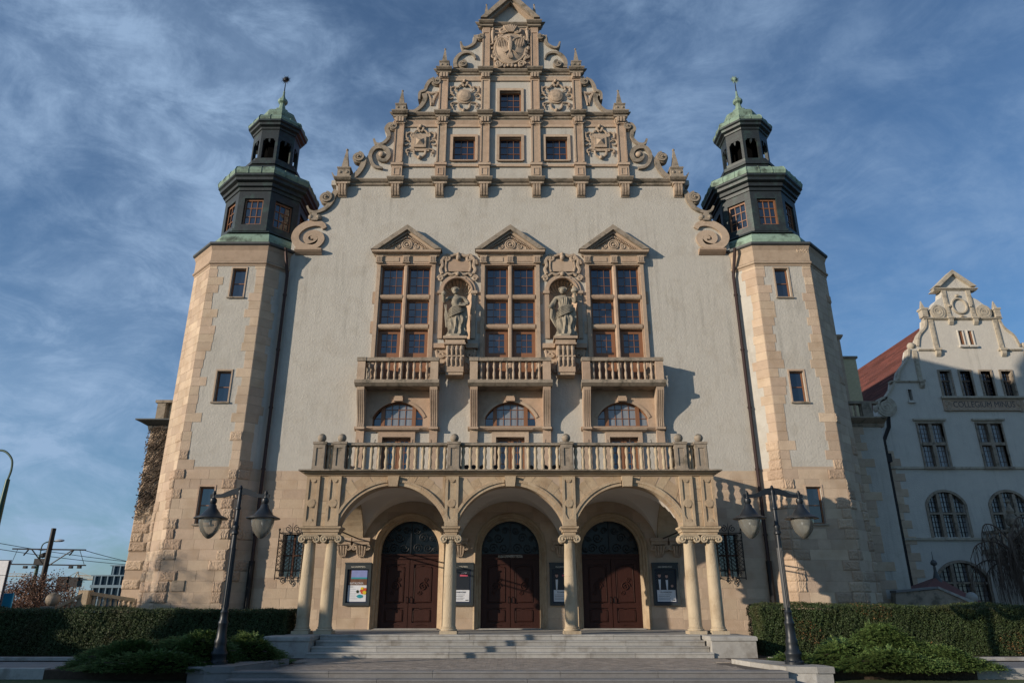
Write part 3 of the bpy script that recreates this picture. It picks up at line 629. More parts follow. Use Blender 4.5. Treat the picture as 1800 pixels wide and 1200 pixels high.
def cartouche(x, z, kind):
    c = part_at('cartouche', (x, Y0, z), hall); w = .95
    b = MB()
    if kind == 'round':
        b.loft([[(x+.34*k*math.cos(2*math.pi*i/20), Y0-d, z+.36*k*math.sin(2*math.pi*i/20)) for i in range(20)] for k, d in ((1.25, 0), (1.25, .08), (1.0, .09), (1, .14), (.6, .19), (.02, .21))])
    else:
        for r_, d0, d1 in ((.52, 0, .08), (.34, .08, .16)): b.box(x-r_*.9, x+r_*.9, Y0-d1, Y0-d0, z-r_, z+r_)
        b.loft([[(x-.2, Y0-.16, z-.2), (x+.2, Y0-.16, z-.2), (x+.2, Y0-.16, z+.2), (x-.2, Y0-.16, z+.2)], [(x-.02, Y0-.28, z-.02), (x+.02, Y0-.28, z-.02), (x+.02, Y0-.28, z+.02), (x-.02, Y0-.28, z+.02)]])
    b.build('boss', 'carved', c)
    S = [([(.10, z+.75), (.26, z+.70), (.36, z+.56), (.55, z+.62), (.72, z+.52)], .06), ([(.74, z+.62), (.72, z+.30), (.60, z+.22)], .065),
         ([(.52, z+.05), (.72, z+.16), (.86, z+.02), (.76, z-.16), (.58, z-.10)], .055), ([(.86, z+.02), (.98, z+.03)], .06),
         ([(.30, z-.42), (.52, z-.40), (.68, z-.46), (.66, z-.60), (.56, z-.58)], .055), ([(.62, z-.62), (.60, z-.80)], .035), ([(.30, z-.5), (.26, z-.74), (.10, z-.88), (0, z-.96)], .07),
         ([(0.02, z+.98), (.14, z+.86), (.08, z+.72), (0.02, z+.66)], .08), ([(.36, z+.30), (.50, z+.40), (.44, z+.56)], .05)]
    sym(S, x, Y0-.07, 'carved', 'scrollwork', c, lambda b: (b.sphere((x, Y0-.10, z+.98), .10, 8), b.sphere((x, Y0-.10, z-.92), .11, 8)))
for s in (-1, 1): cartouche(s*(P2+P1)/2, H(171, Y0), 'round'); cartouche(s*(P3+P2)/2, H(252, Y0), 'square')
# ---------------- windows
PANE = MB().box(-.5, .5, -.5, .5, -.5, .5).mesh('pane', 'glass'); PANE_C = MB().box(-.5, .5, -.5, .5, -.5, .5).mesh('pane', 'curtain_glass')
wr = random.Random(21)
def pane(win, x, y, z, w, h, curtain=False, name='pane', rz=0.0):
    o = put(PANE_C if curtain else PANE, name, (x, y, z), win, rz+wr.uniform(-.007, .007), (w, .012, h)); o.rotation_euler.x = wr.uniform(-.012, .012); return o
def sash(win, x0, x1, z0, z1, y, nx, nz, fr=.05, bar=.018, curtain=None, low=0.0):
    b = MB(); b.box(x0, x0+fr, y-.05, y+.02, z0, z1); b.box(x1-fr, x1, y-.05, y+.02, z0, z1)
    b.box(x0+fr, x1-fr, y-.05, y+.02, z1-fr, z1); b.box(x0+fr, x1-fr, y-.05, y+.02, z0, z0+fr+low)
    X0, X1, Z0, Z1 = x0+fr, x1-fr, z0+fr+low, z1-fr
    for i in range(1, nx): xx = X0+(X1-X0)*i/nx; b.box(xx-bar/2, xx+bar/2, y-.035, y+.012, Z0, Z1)
    for j in range(1, nz): zz = Z0+(Z1-Z0)*j/nz; b.box(X0, X1, y-.032, y+.010, zz-bar/2, zz+bar/2)
    b.build('sash', 'window_wood', win)
    for i in range(nx):
        for j in range(nz):
            cu = curtain(i, j) if curtain else False
            pane(win, X0+(X1-X0)*(i+.5)/nx, y, Z0+(Z1-Z0)*(j+.5)/nz, (X1-X0)/nx-.004, (Z1-Z0)/nz-.004, cu)
for k in (-1, 0, 1):                                  # the three great windows
    cx = k*WSX; win = part_at('great_window', (cx, Y0, zWb), hall)
    jw = .24; top = zWt
    tr = [H(380+524/2.727, Y0-.1), H(380+382/2.727, Y0-.1)]
    b = MB()
    for s in (-1, 1):
        a, c = sorted((cx+s*1.21, cx+s*1.38)); b.box(a, c, Y0-.13, Y0+.30, zWb, top)
        a, c = sorted((cx+s*1.15, cx+s*1.212)); b.box(a, c, Y0-.02, Y0+.30, zWb, top-.001)
        for t in tr: a, c = sorted((cx+s*1.38, cx+s*(1.52))); b.box(a, c, Y0-.03, Y0+.02, t-.35, t+.25)
    b.box(cx-1.38, cx+1.38, Y0-.13, Y0+.3, top+.001, top+.07); b.build('stone_frame', 'stone', win)
    b = MB().prism([(cx-.10, Y0+.3), (cx-.10, Y0-.04), (cx-.05, Y0-.10), (cx+.05, Y0-.10), (cx+.10, Y0-.04), (cx+.10, Y0+.3)], zWb, top, 'z'); b.build('mullion', 'stone', win)
    for t in tr:
        for s in (-1, 1):
            a, c = sorted((cx+s*.101, cx+s*1.149)); MB().mould(a, c, Y0, [(.02, t-.14), (.07, t-.10), (.10, t-.03), (.10, t+.04), (.04, t+.10), (0, t+.11)], back=.3).build('transom', 'stone', win)
    lv = [zWb, tr[0], tr[1], top]
    for j in range(3):
        for s in (-1, 1):
            a, c = sorted((cx+s*.12, cx+s*1.149)); z0 = lv[j]+(.13 if j else 0); z1_ = lv[j+1]-(.16 if j < 2 else .02)
            if j == 0: sash(win, a, c, z0, z1_, Y0+.20, 3, 3, .16, .019, low=H(380+650/2.727, Y0)-z0-.16)
            else: sash(win, a, c, z0, z1_, Y0+.20, 3, 3, .075, .019, curtain=lambda i, jj: False)
    # entablature and pediment
    ent = part_at('window_pediment', (cx, Y0, top), hall)
    ze0, ze1 = top+.07, H(380+183/2.727, Y0-.3); za = H(380+44/2.727, Y0-.35)
    MB().box(cx-1.40, cx+1.40, Y0-.16, Y0, ze0+.003, ze1).build('frieze', 'stone', ent)
    for q in (-1, 0, 1):
        xx = cx+q*1.27; b = MB().box(xx-.17, xx+.17, Y0-.24, Y0-.16, ze0+.01, ze1-.01)
        for w_ in (-.105, -.035, .035, .105): b.box(xx+w_-.02, xx+w_+.02, Y0-.27, Y0-.24, ze0+.06, ze1-.08)
        b.build('triglyph', 'carved', ent)
    for q in (-1, 1):
        a, c = sorted((cx+q*.25, cx+q*1.2)); b = MB(); z_ = (ze0+ze1)/2; b.box(a+.1, c-.1, Y0-.185, Y0-.16, z_-.11, z_+.11); b.build('frieze_panel', 'stone', ent)
    MB().mould(cx-1.48, cx+1.48, Y0, [(.18, ze1-.02), (.22, ze1+.05), (.40, ze1+.10), (.42, ze1+.20), (.1, ze1+.26)], back=.0, ends=.16).build('cornice', 'stone', ent)
    hw = 1.68; zb = ze1+.22
    MB().prism([(cx-hw+.25, zb), (cx+hw-.25, zb), (cx, za-.25)], Y0-.20, Y0).build('tympanum', 'carved', ent)
    for s in (-1, 1):
        d = Vector((-hw, za-zb)); d.normalize(); th = .20
        MB().prism([(cx+s*hw, zb), (cx, za), (cx, za-th*1.3), (cx+s*(hw-th*1.6), zb)], Y0-.46, Y0).build('raking_cornice', 'weathered', ent)
        MB().prism([(cx+s*(hw-th*1.6), zb+.002), (cx, za-th*1.3), (cx, za-th*2.0), (cx+s*(hw-th*2.4), zb+.002)], Y0-.32, Y0-.1).build('raking_cornice', 'stone', ent)
        b = MB()
        for i in range(15):
            t = i/15; xx = cx+s*((hw-.62)*(1-t)); zz = zb+.06+(za-zb-.62)*t; b.box(xx-.025, xx+.025, Y0-.30, Y0-.2, zz-.03, zz+.04)
        b.build('dentils', 'stone', ent)
    b = MB()
    for r_ in (.24, .15): b.tube([(cx+r_*math.cos(2*math.pi*i/16), Y0-.22, zb+.34+r_*math.sin(2*math.pi*i/16)) for i in range(17)], .04, 5)
    b.sphere((cx, Y0-.22, zb+.34), .08, 8, (1, .7, 1))
    for s in (-1, 1):
        b.stroke(spiral(cx+s*.46, zb+.24, .15, .03, math.pi/2, 1.5*s, 14), .035, Y0-.21); b.stroke(spiral(cx+s*.80, zb+.15, .11, .02, math.pi/2, -1.5*s, 14), .03, Y0-.21)
        b.stroke(spiral(cx+s*.34, zb+.52, .09, .02, 0, 1.4*s, 10), .028, Y0-.21); b.stroke([(cx+s*.9, zb+.08), (cx+s*1.1, zb+.10), (cx+s*1.25, zb+.06)], .03, Y0-.21)
    b.build('relief', 'carved', ent, smooth=True)
def gable_window(cx, z0, z1_, parent=hall, hw=.56):
    win = part_at('gable_window', (cx, Y0, z0), parent); b = MB(); e = .14
    b.box(cx-hw-e, cx-hw, Y0-.07, Y0+.05, z0-.05, z1_+e); b.box(cx+hw, cx+hw+e, Y0-.07, Y0+.05, z0-.05, z1_+e); b.box(cx-hw, cx+hw, Y0-.07, Y0+.05, z1_, z1_+e)
    b.box(cx-hw-.08, cx+hw+.08, Y0-.12, Y0+.05, z0-.12, z0-.051); b.build('stone_frame', 'stone', win)
    sash(win, cx-hw+.005, cx+hw-.005, z0+.003, z1_-.003, Y0+.22, 3, 3, .07, .028)
for (k, t, a, b_) in GW: gable_window(k*2.36, H(b_/2.647, Y0), H(a/2.647, Y0))

# ---------------- balusters: one shape shared by all
def baluster_mesh(m, h=1.0):
    p = [(.075, 0), (.075, .07), (.045, .10), (.052, .14), (.070, .30), (.058, .44), (.040, .52), (.040, .56), (.058, .66), (.072, .76), (.055, .88), (.045, .91), (.075, .94), (.075, 1.0)]
    return MB().lathe([(r, z*h) for r, z in p], 0, 0, 10).mesh('baluster', m, smooth=True)
BAL_P = baluster_mesh('column_stone'); BAL_B = baluster_mesh('carved')
# ---------------- small balconies, brackets, arched windows, balcony doors
zB0 = H(380+806/2.727, 29.0); zB1 = zB0+.26; zR = H(380+674/2.727, 29.1)
BW = 1.76
for k in (-1, 0, 1):
    cx = k*WSX; bal = part_at('balcony', (cx, Y0-.5, zB0), hall); yf = 29.14
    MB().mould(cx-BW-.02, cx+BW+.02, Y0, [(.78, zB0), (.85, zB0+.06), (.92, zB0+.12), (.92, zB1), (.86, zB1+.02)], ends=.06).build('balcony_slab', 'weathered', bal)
    MB().box(cx-BW+.1, cx+BW-.1, yf+.0, yf+.28, zR-.16, zR).build('handrail', 'weathered', bal)
    for s in (-1, 1):
        xp = cx+s*(BW-.16); MB().box(xp-.17, xp+.17, yf+.02, yf+.34, zB1+.022, zR-.162).build('corner_post', 'stone', bal)
        MB().box(xp-.20, xp+.20, yf-.02, yf+.36, zR-.16, zR+.004).build('post_cap', 'weathered', bal)
        MB().box(xp-.12, xp+.12, yf+.37, Y0, zR-.14, zR-.004).build('handrail', 'weathered', bal)
        for j in range(2): put(BAL_B, 'baluster', (xp, yf+.50+j*.24, zB1+.022), bal, 0, (.95, .95, zR-.165-zB1-.02))
    for i in range(10):
        put(BAL_B, 'baluster', (cx-1.27+2.54*(i+.0)/9, yf+.16, zB1+.022), bal, 0, (.95, .95, zR-.165-zB1-.02))
    zbk = H(380+1010/2.727, Y0-.2)
    for s in (-1, 1):
        xb = cx+s*(BW-.17); n = 12; prof = []
        for i in range(n+1):
            t = i/n; dep = .75-.52*(math.sin(t*math.pi/2)**1.25)*1.0+.03*math.sin(t*math.pi*2); prof.append((dep, zB0-.005-(zB0-zbk-.005)*t))
        bk = part_at('bracket', (xb, Y0, zbk), hall)
        MB().prism([(Y0+.02, prof[0][1])]+[(Y0-d, z) for d, z in prof]+[(Y0+.02, prof[-1][1])], xb-.165, xb+.165, 'x').build('console', 'stone', bk)
        for q in (-.130, -.043, .043, .130):
            MB().prism([(Y0-d+.01, z) for d, z in prof[1:]]+[(Y0-d-.035, z) for d, z in reversed(prof[1:])], xb+q-.026, xb+q+.026, 'x').build('rib', 'stone', bk)
        MB().box(xb-.20, xb+.20, Y0-.30, Y0, zbk-.10, zbk-.002).build('base_moulding', 'stone', bk)
        MB().box(xb-.17, xb+.17, Y0-.16, Y0, 6.2, zbk-.102).build('pilaster_block', 'stone', bk)
    # panel with the arched window
    aw = part_at('arched_window', (cx, Y0, zAr0), hall)
    pnl = rect(cx-1.42, cx+1.42, zAr0-.02, zB0-.002)
    MB().holed([(cx-1.425, zAr0-.02), (cx+1.425, zAr0-.02), (cx+1.425, zB0-.002), (cx-1.425, zB0-.002)], [[(x, z+(.002 if z < zAr0+.01 else 0)) for x, z in arch_hole(cx, zAr0, zArS, 1.10, (zArT-zArS)*.93)]], Y0-.06, Y0-.002).build('stone_panel', 'stone', aw)
    ro = arcpts(cx, zArS, 1.17, zArT-zArS, 16)
    b = MB().ribbon([(x, z) for x, z in ro], .12, Y0-.10, Y0-.05); b.build('arch_moulding', 'stone', aw)
    MB().prism([(cx-.13, zArT-.05), (cx+.13, zArT-.05), (cx+.18, zB0-.25), (cx-.18, zB0-.25)], Y0-.20, Y0-.06).build('keystone', 'stone', aw)
    MB().box(cx-.20, cx+.20, Y0-.24, Y0-.06, zArT-.05, zArT+.12).build('keystone', 'stone', aw)
    zt = lambda x: zArS+ (lambda Rr: math.sqrt(max(0, Rr*Rr-(x-cx)**2))-Rr)(((1.10**2+((zArT-zArS)*.93)**2)/(2*(zArT-zArS)*.93)))+(zArT-zArS)*.93
    yg = Y0+.18; b = MB()
    pts = arch_hole(cx, zAr0, zArS, 1.13, (zArT-zArS)*.95, 14)
    b.tube([(x, yg, z) for x, z in pts]+[(pts[0][0], yg, pts[0][1])], .055, 4)
    for xx, w_ in ((-.68, .085), (.68, .085)): b.box(cx+xx-w_, cx+xx+w_, yg-.07, yg+.03, zAr0, zt(cx+xx)+.04)
    for i in range(1, 4): xx = -.595+1.19*i/4; b.box(cx+xx-.013, cx+xx+.013, yg-.035, yg+.01, zAr0, zt(cx+xx)+.04)
    hz = zArT-zAr0
    for j in (1, 2):
        z_ = zAr0+hz*.345*j; xm = 1.08 if j == 1 else .86
        b.box(cx-xm, cx+xm, yg-.033, yg+.01, z_-.013, z_+.013)
    b.box(cx-1.1, cx+1.1, yg-.06, yg+.03, zAr0, zAr0+.07); b.build('sash', 'window_wood', aw)
    for i in range(4):
        for j in range(3):
            xx = cx-.595+.2975*(i+.5); za0, za1 = zAr0+hz*.345*j, min(zAr0+hz*.345*(j+1), max(zt(xx)+.05, zAr0+hz*.345*j+.05)); pane(aw, xx, yg, (za0+za1)/2, .292, za1-za0, True)
    for s in (-1, 1):
        for j in range(2):
            za0, za1 = zAr0+hz*.345*j, min(zAr0+hz*.345*(j+1), zt(cx+s*.90)+.03); pane(aw, cx+s*.93, yg, (za0+za1)/2, .36, za1-za0, wr.random() < .4)
    MB().mould(cx-1.85, cx+1.85, Y0, [(.06, zAr0-.20), (.14, zAr0-.15), (.20, zAr0-.08), (.20, zAr0-.03), (0, zAr0-.022)], ends=.0).build('sill_course', 'stone', aw)
    # door onto the porch balcony
    dz = H(380+1060/2.727, Y0); dr = part_at('balcony_door', (cx, Y0, 6.12), hall)
    b = MB(); b.box(cx-.80, cx-.62, Y0-.12, Y0+.1, 6.12, dz+.22); b.box(cx+.62, cx+.80, Y0-.12, Y0+.1, 6.12, dz+.22); b.box(cx-.62, cx+.62, Y0-.12, Y0+.1, dz, dz+.22); b.build('stone_frame', 'stone', dr)
    MB().mould(cx-.92, cx+.92, Y0, [(.10, dz+.23), (.24, dz+.30), (.26, dz+.36), (0, dz+.38)], ends=.08).build('door_cornice', 'stone', dr)
    for s in (-1, 1): a, c = sorted((cx+s*.01, cx+s*.615)); sash(dr, a, c, 6.13, dz-.003, Y0+.22, 2, 4, .13, .03)

# ---------------- niches with carved frames
def niche(cx):
    n = part_at('niche', (cx, Y0, NZ0), hall)
    r_ = .66; nseg = 10
    prof = [(-r_, NZ0), (-r_, NZS)]
    b = MB()                                             # half-cylinder back
    rings = [[(cx+r_*math.cos(math.pi*i/nseg), Y0+.03+.58*math.sin(math.pi*i/nseg), z) for i in range(nseg+1)] for z in (NZ0, NZS)]
    b.loft(rings, close=False); b.add([(cx-r_-.05, Y0, NZ0), (cx+r_+.05, Y0, NZ0), (cx+r_+.05, Y0+.75, NZ0), (cx-r_-.05, Y0+.75, NZ0)], [(0, 1, 2, 3)]); b.build('niche_back', 'stone', n, smooth=True)
    b = MB(); nf = 22                                    # scallop shell
    def shell(u, v):
        a = math.pi*u; fl = .06*abs(math.sin(nf/2*a))*v; rad = r_*v
        return (cx+rad*math.cos(a), Y0+.03+.58*math.sqrt(max(0, 1-v*v*.98))+fl*0.6, NZS-.05+(rad+.0)*math.sin(a)*1.0+fl)
    b.grid(lambda u, v: shell(u, max(.02, v)), 66, 7); b.build('shell', 'carved', n, smooth=False)
    b = MB(); a_out = [(cx+.755*math.cos(math.pi*i/18), NZS+.755*math.sin(math.pi*i/18)) for i in range(19)]
    b.ribbon(a_out, .20, Y0-.10, Y0+.06); b.ribbon([(cx+.69*math.cos(math.pi*i/18), NZS+.69*math.sin(math.pi*i/18)) for i in range(19)], .05, Y0-.15, Y0+.04); b.build('arch_moulding', 'stone', n)
    b = MB()
    for s in (-1, 1):
        a, c = sorted((cx+s*.66, cx+s*.86)); b.box(a, c, Y0-.10, Y0+.05, NZ0, NZS-.14)
        a, c = sorted((cx+s*.64, cx+s*.93)); b.box(a, c, Y0-.16, Y0+.04, NZS-.14, NZS-.003)
    b.build('jamb', 'stone', n)
    zt = NZS+.86; S = []                                # carved name-plate frame above, left blank
    b = MB().box(cx-.52, cx+.52, Y0-.09, Y0, zt+.16, zt+.80); b.build('blank_plaque', 'stone', n)
    z = zt+.5
    S = [([(.02, z+.50), (.2, z+.52), (.40, z+.46), (.62, z+.50)], .09), (spiral(.62, z+.36, .19, .05, math.pi/2, -1.5, 12), .07), ([(.80, z+.40), (.94, z+.20), (.90, z-.05), (1.00, z-.25), (.90, z-.48)], .09),
         ([(.68, z+.22), (.72, z-.1), (.66, z-.38)], .055), ([(.10, z-.42), (.35, z-.52), (.60, z-.46), (.80, z-.58)], .075), (spiral(1.0, z-.70, .16, .04, 0, 1.5, 12), .055), ([(.12, z-.58), (.28, z-.66), (.45, z-.70)], .05), ([(1.02, z+.25), (1.08, z+.02)], .08)]
    S = [([(x*.82, z_) for x, z_ in P_], r_*.9) for P_, r_ in S]; S = [(P_, r_*1.25) for P_, r_ in S]; sym(S, cx, Y0-.10, 'carved', 'scrollwork', n, lambda q: (q.sphere((cx, Y0-.16, z+.36), .14, 8, (.8, .8, 1.2)), q.sphere((cx, Y0-.14, z+.54), .10, 8), q.sphere((cx, Y0-.14, z-.50), .12, 8)))
    # pedestal console
    pz = H(380+578/2.727, 29.3); b = MB()
    b.box(cx-.44, cx+.44, 29.28, Y0, pz-.28, pz-.10); b.box(cx-.53, cx+.53, 29.18, Y0, pz-.10, pz+.02); b.box(cx-.48, cx+.48, 29.24, Y0, pz-.36, pz-.281)
    b.box(cx-.40, cx+.40, 29.36, Y0, pz-1.62, pz-.361); b.build('pedestal', 'stone', n)
    b = MB()
    for q in (-.30, -.10, .10, .30):
        b.tube([(cx+q, 29.34, pz-.42), (cx+q, 29.27, pz-.62), (cx+q, 29.33, pz-.86)], [.06, .095, .05], 8); b.tube([(cx+q, 29.34, pz-.92), (cx+q, 29.28, pz-1.10), (cx+q, 29.36, pz-1.35)], [.05, .085, .04], 8)
    b.box(cx-.42, cx+.42, 29.30, Y0, pz-.93, pz-.86); b.box(cx-.38, cx+.38, 29.40, Y0, pz-1.74, pz-1.55); b.build('fluting', 'carved', n, smooth=True)
    for s in (-1, 1):
        a, c = sorted((cx+s*.41, cx+s*1.0)); MB().box(a, c, Y0-.28, Y0, pz-.36, pz-.14).build('side_ledge', 'stone', n)
        b = MB(); a, c = sorted((cx+s*.41, cx+s*.90)); b.box(a, c, Y0-.14, Y0, pz-1.5, pz-.361)
        b.stroke(spiral(cx+s*.84, pz-1.28, .22, .06, math.pi/2, -1.5*s, 16), .075, Y0-.16); b.stroke(spiral(cx+s*.64, pz-.66, .15, .04, 0, 1.5*s, 14), .055, Y0-.17)
        b.stroke([(cx+s*.88, pz-.45), (cx+s*.80, pz-.8), (cx+s*.96, pz-1.02)], .07, Y0-.15); b.stroke([(cx+s*.5, pz-1.0), (cx+s*.66, pz-1.15), (cx+s*.56, pz-1.4)], .06, Y0-.16)
        b.build('side_scroll', 'carved', n, smooth=True)
    return pz
for s in (-1, 1): PZ = niche(s*NX)

# ---------------- statues: one continuous body each, with drapery
def skin_mesh(name, verts, edges, radii, root=0, sub=2):
    me = bpy.data.meshes.new('sk'); me.from_pydata(verts, edges, []); o = bpy.data.objects.new('sk', me); col.objects.link(o)
    o.modifiers.new('s', 'SKIN'); o.modifiers.new('u', 'SUBSURF').levels = sub
    sv = me.skin_vertices[0].data
    for i, r_ in enumerate(radii): sv[i].radius = r_ if isinstance(r_, tuple) else (r_, r_)
    sv[root].use_root = True
    dg = bpy.context.evaluated_depsgraph_get(); dg.update(); m2 = bpy.data.meshes.new_from_object(o.evaluated_get(dg)); m2.name = name
    bpy.data.objects.remove(o); bpy.data.meshes.remove(me); return m2
SROOT = []
def statue(cx, female, label):
    y, z = 29.60, PZ+.02
    st_ = tag(empty('statue', (cx, y, z)), label, 'statue', 'stone statues in the niches'); SROOT.append(st_)
    MB().lathe([(.40, 0), (.40, .10), (.33, .13)], 0, 0, 8, off=R(22.5)).xf(Matrix.Translation((cx, y, z))).build('plinth', 'statue_stone', st_)
    V = [(.03, 0, 1.36), (.01, .02, 1.56), (-.01, .0, 1.78), (-.02, .02, 1.98), (-.02, .0, 2.10), (-.02, -.03, 2.20),
         (.14, 0, 1.30), (.15, -.20, .84), (.13, -.02, .30), (.15, -.16, .19), (-.11, 0, 1.30), (-.10, .0, .84), (-.11, .04, .30), (-.14, -.12, .19)]
    if female: V += [(.25, 0, 2.00), (.42, -.08, 1.74), (.38, -.26, 1.98), (.37, -.30, 2.06), (-.27, 0, 2.00), (-.42, -.04, 1.68), (-.50, -.20, 1.46), (-.51, -.26, 1.42)]
    else: V += [(.27, 0, 2.00), (.42, -.02, 1.70), (.22, -.28, 1.56), (.15, -.32, 1.57), (-.29, 0, 2.00), (-.44, -.04, 1.76), (-.44, -.24, 1.98), (-.44, -.27, 2.06)]
    E = [(0, 1), (1, 2), (2, 3), (3, 4), (4, 5), (0, 6), (6, 7), (7, 8), (8, 9), (0, 10), (10, 11), (11, 12), (12, 13), (3, 14), (14, 15), (15, 16), (16, 17), (3, 18), (18, 19), (19, 20), (20, 21)]
    tw_ = .19 if female else .22
    rad = [(.18, .15), (.15 if female else .165, .13), (tw_, .15), (tw_-.01, .13), .075, .07, .13, .10, .06, .055, .13, .10, .06, .055, .10, .085, .062, .05, .10, .085, .062, .05]
    me = skin_mesh('body', [(x, yy, zz) for x, yy, zz in V], E, rad)
    me.materials.append(MATS['statue_stone']); me.polygons.foreach_set('use_smooth', [True]*len(me.polygons)); put(me, 'body', (cx, y, z), st_)
    hx, hy, hz_ = cx-.03+(0 if female else -.02), y-.06, z+2.34; b = MB(); b.sphere((hx, hy, hz_), .135, 16, (.86, 1.0, 1.18))
    b.prism([(hx-.025, hz_-.03), (hx+.025, hz_-.03), (hx+.008, hz_+.05), (hx-.008, hz_+.05)], hy-.175, hy-.1); b.tube([(hx-.04, hy-.125, hz_-.075), (hx+.04, hy-.125, hz_-.075)], .014, 5)
    for s in (-1, 1): b.sphere((hx+s*.045, hy-.115, hz_+.03), .018, 6); b.sphere((hx+s*.118, hy, hz_), .028, 6, (.5, 1, 1.3))
    b.build('head', 'statue_stone', st_, smooth=True)
    b = MB(); b.sphere((hx, hy+.04, hz_+.05), .148, 12, (.95, 1.0, 1.05))
    for i in range(14): a = math.pi*i/13; b.sphere((hx+.122*math.cos(a), hy-.03, hz_+.06+.10*math.sin(a)), .038, 6)
    if female: b.sphere((hx, hy+.14, hz_+.05), .08, 8)
    else: b.sphere((hx, hy-.09, hz_-.13), .065, 8, (1, .8, 1))
    b.build('hair', 'statue_stone', st_, smooth=True)
    top = 2.02 if female else 1.42
    b = MB(); nu, nv = 96, 30                             # robe with deep pleats
    def robe(u, v):
        a = 2*math.pi*u; zz = top*(1-v)+.13*v; h = zz; prof = np.interp(h, [.13, .5, .9, 1.25, 1.5, 1.75, 1.95, 2.03], [.34, .29, .29, .25, .19, .22, .24, .12])
        t = min(1, max(0, (1.5-h)/1.2)); fold = (.012+.045*t)*(1-2*abs(math.sin(6.5*a+1.6*(1.5-h)+.8*math.sin(2*a))))+.015*math.sin(21*a+5*h)
        knee = .12*math.exp(-((h-.86)/.22)**2)*max(0, math.cos(a-R(-70)))**3
        r_ = prof+fold+knee; return (cx+.02+.03*t+r_*math.cos(a), y-.01+r_*.80*math.sin(a), z+zz+(.06*math.sin(a*1.0+.6) if not female else 0)*(1-v))
    b.grid(robe, nu, nv); b.build('robe', 'statue_stone', st_, smooth=True)
    b = MB()
    for k in range(6):                                    # folds swept across the hips
        b.tube([(cx-.30+.01*k, y-.08, z+.98+.08*k), (cx-.12, y-.29+.012*k, z+1.02+.085*k), (cx+.12, y-.30+.012*k, z+1.16+.075*k), (cx+.31, y-.14, z+1.34+.05*k)], [.02, .042, .042, .025], 6)
    for k in range(4): b.tube([(cx+.34-.03*k, y-.10, z+1.48), (cx+.38-.05*k, y-.12, z+1.0), (cx+.34-.05*k, y-.08, z+.45-.06*k)], [.035, .045, .018], 6)
    if female:
        for k in range(5): b.tube([(cx-.28, y-.04+.03*k, z+1.92-.02*k), (cx-.43+.02*k, y-.08+.04*k, z+1.50), (cx-.46+.06*k, y-.02+.03*k, z+1.02-.05*k), (cx-.30+.05*k, y, z+.55)], [.05, .05, .05, .015], 6)
    else:
        for k in range(4): b.tube([(cx-.36-.02*k, y+.06, z+1.7), (cx-.38+.02*k, y+.02, z+1.2), (cx-.34+.05*k, y-.02, z+.55)], [.03, .04, .02], 6)
    b.build('cloak', 'statue_stone', st_, smooth=True)
    b = MB()                                              # hands with fingers
    for s, (hx, hy, hz_) in ((1, V[17]), (-1, V[21])):
        c = (cx+hx, y+hy, z+hz_); b.sphere(c, .058, 8, (.8, .7, 1.1))
        for f in range(4): b.tube([(c[0]-.035+.023*f, c[1]-.03, c[2]+.03), (c[0]-.035+.023*f, c[1]-.075, c[2]+.02-.008*abs(f-1)), (c[0]-.03+.02*f, c[1]-.08, c[2]-.035)], [.013, .012, .008], 5)
        b.tube([(c[0]+.04*s, c[1]-.01, c[2]-.02), (c[0]+.055*s, c[1]-.05, c[2]+.015)], [.014, .009], 5)
    b.build('hands', 'statue_stone', st_, smooth=True)
    b = MB()
    if female: hx, hy, hz_ = V[17]; b.lathe([(.04, -.04), (.05, .03), (.13, .10), (.14, .18), (.09, .30), (.03, .38)], cx+hx, y+hy, 10).xf(Matrix.Translation((0, 0, z+hz_)))
    else:
        hx, hy, hz_ = V[21]; b.lathe([(.05, -.08), (.09, .0), (.08, .09), (.03, .17)], cx+hx, y+hy, 8).xf(Matrix.Translation((0, 0, z+hz_)))
        b.box(cx+.12, cx+.42, y-.36, y-.28, z+1.52, z+1.60); b.box(cx+.10, cx+.34, y-.40, y-.30, z+1.44, z+1.52)
    b.build('attribute', 'statue_stone', st_, smooth=True)
statue(-NX, False, 'bare-chested stone man with draped robe in the left niche')
statue(NX, True, 'draped stone woman raising one arm in the right niche')
for s_ in SROOT: s_.scale = (1.30, 1.12, 1.0)

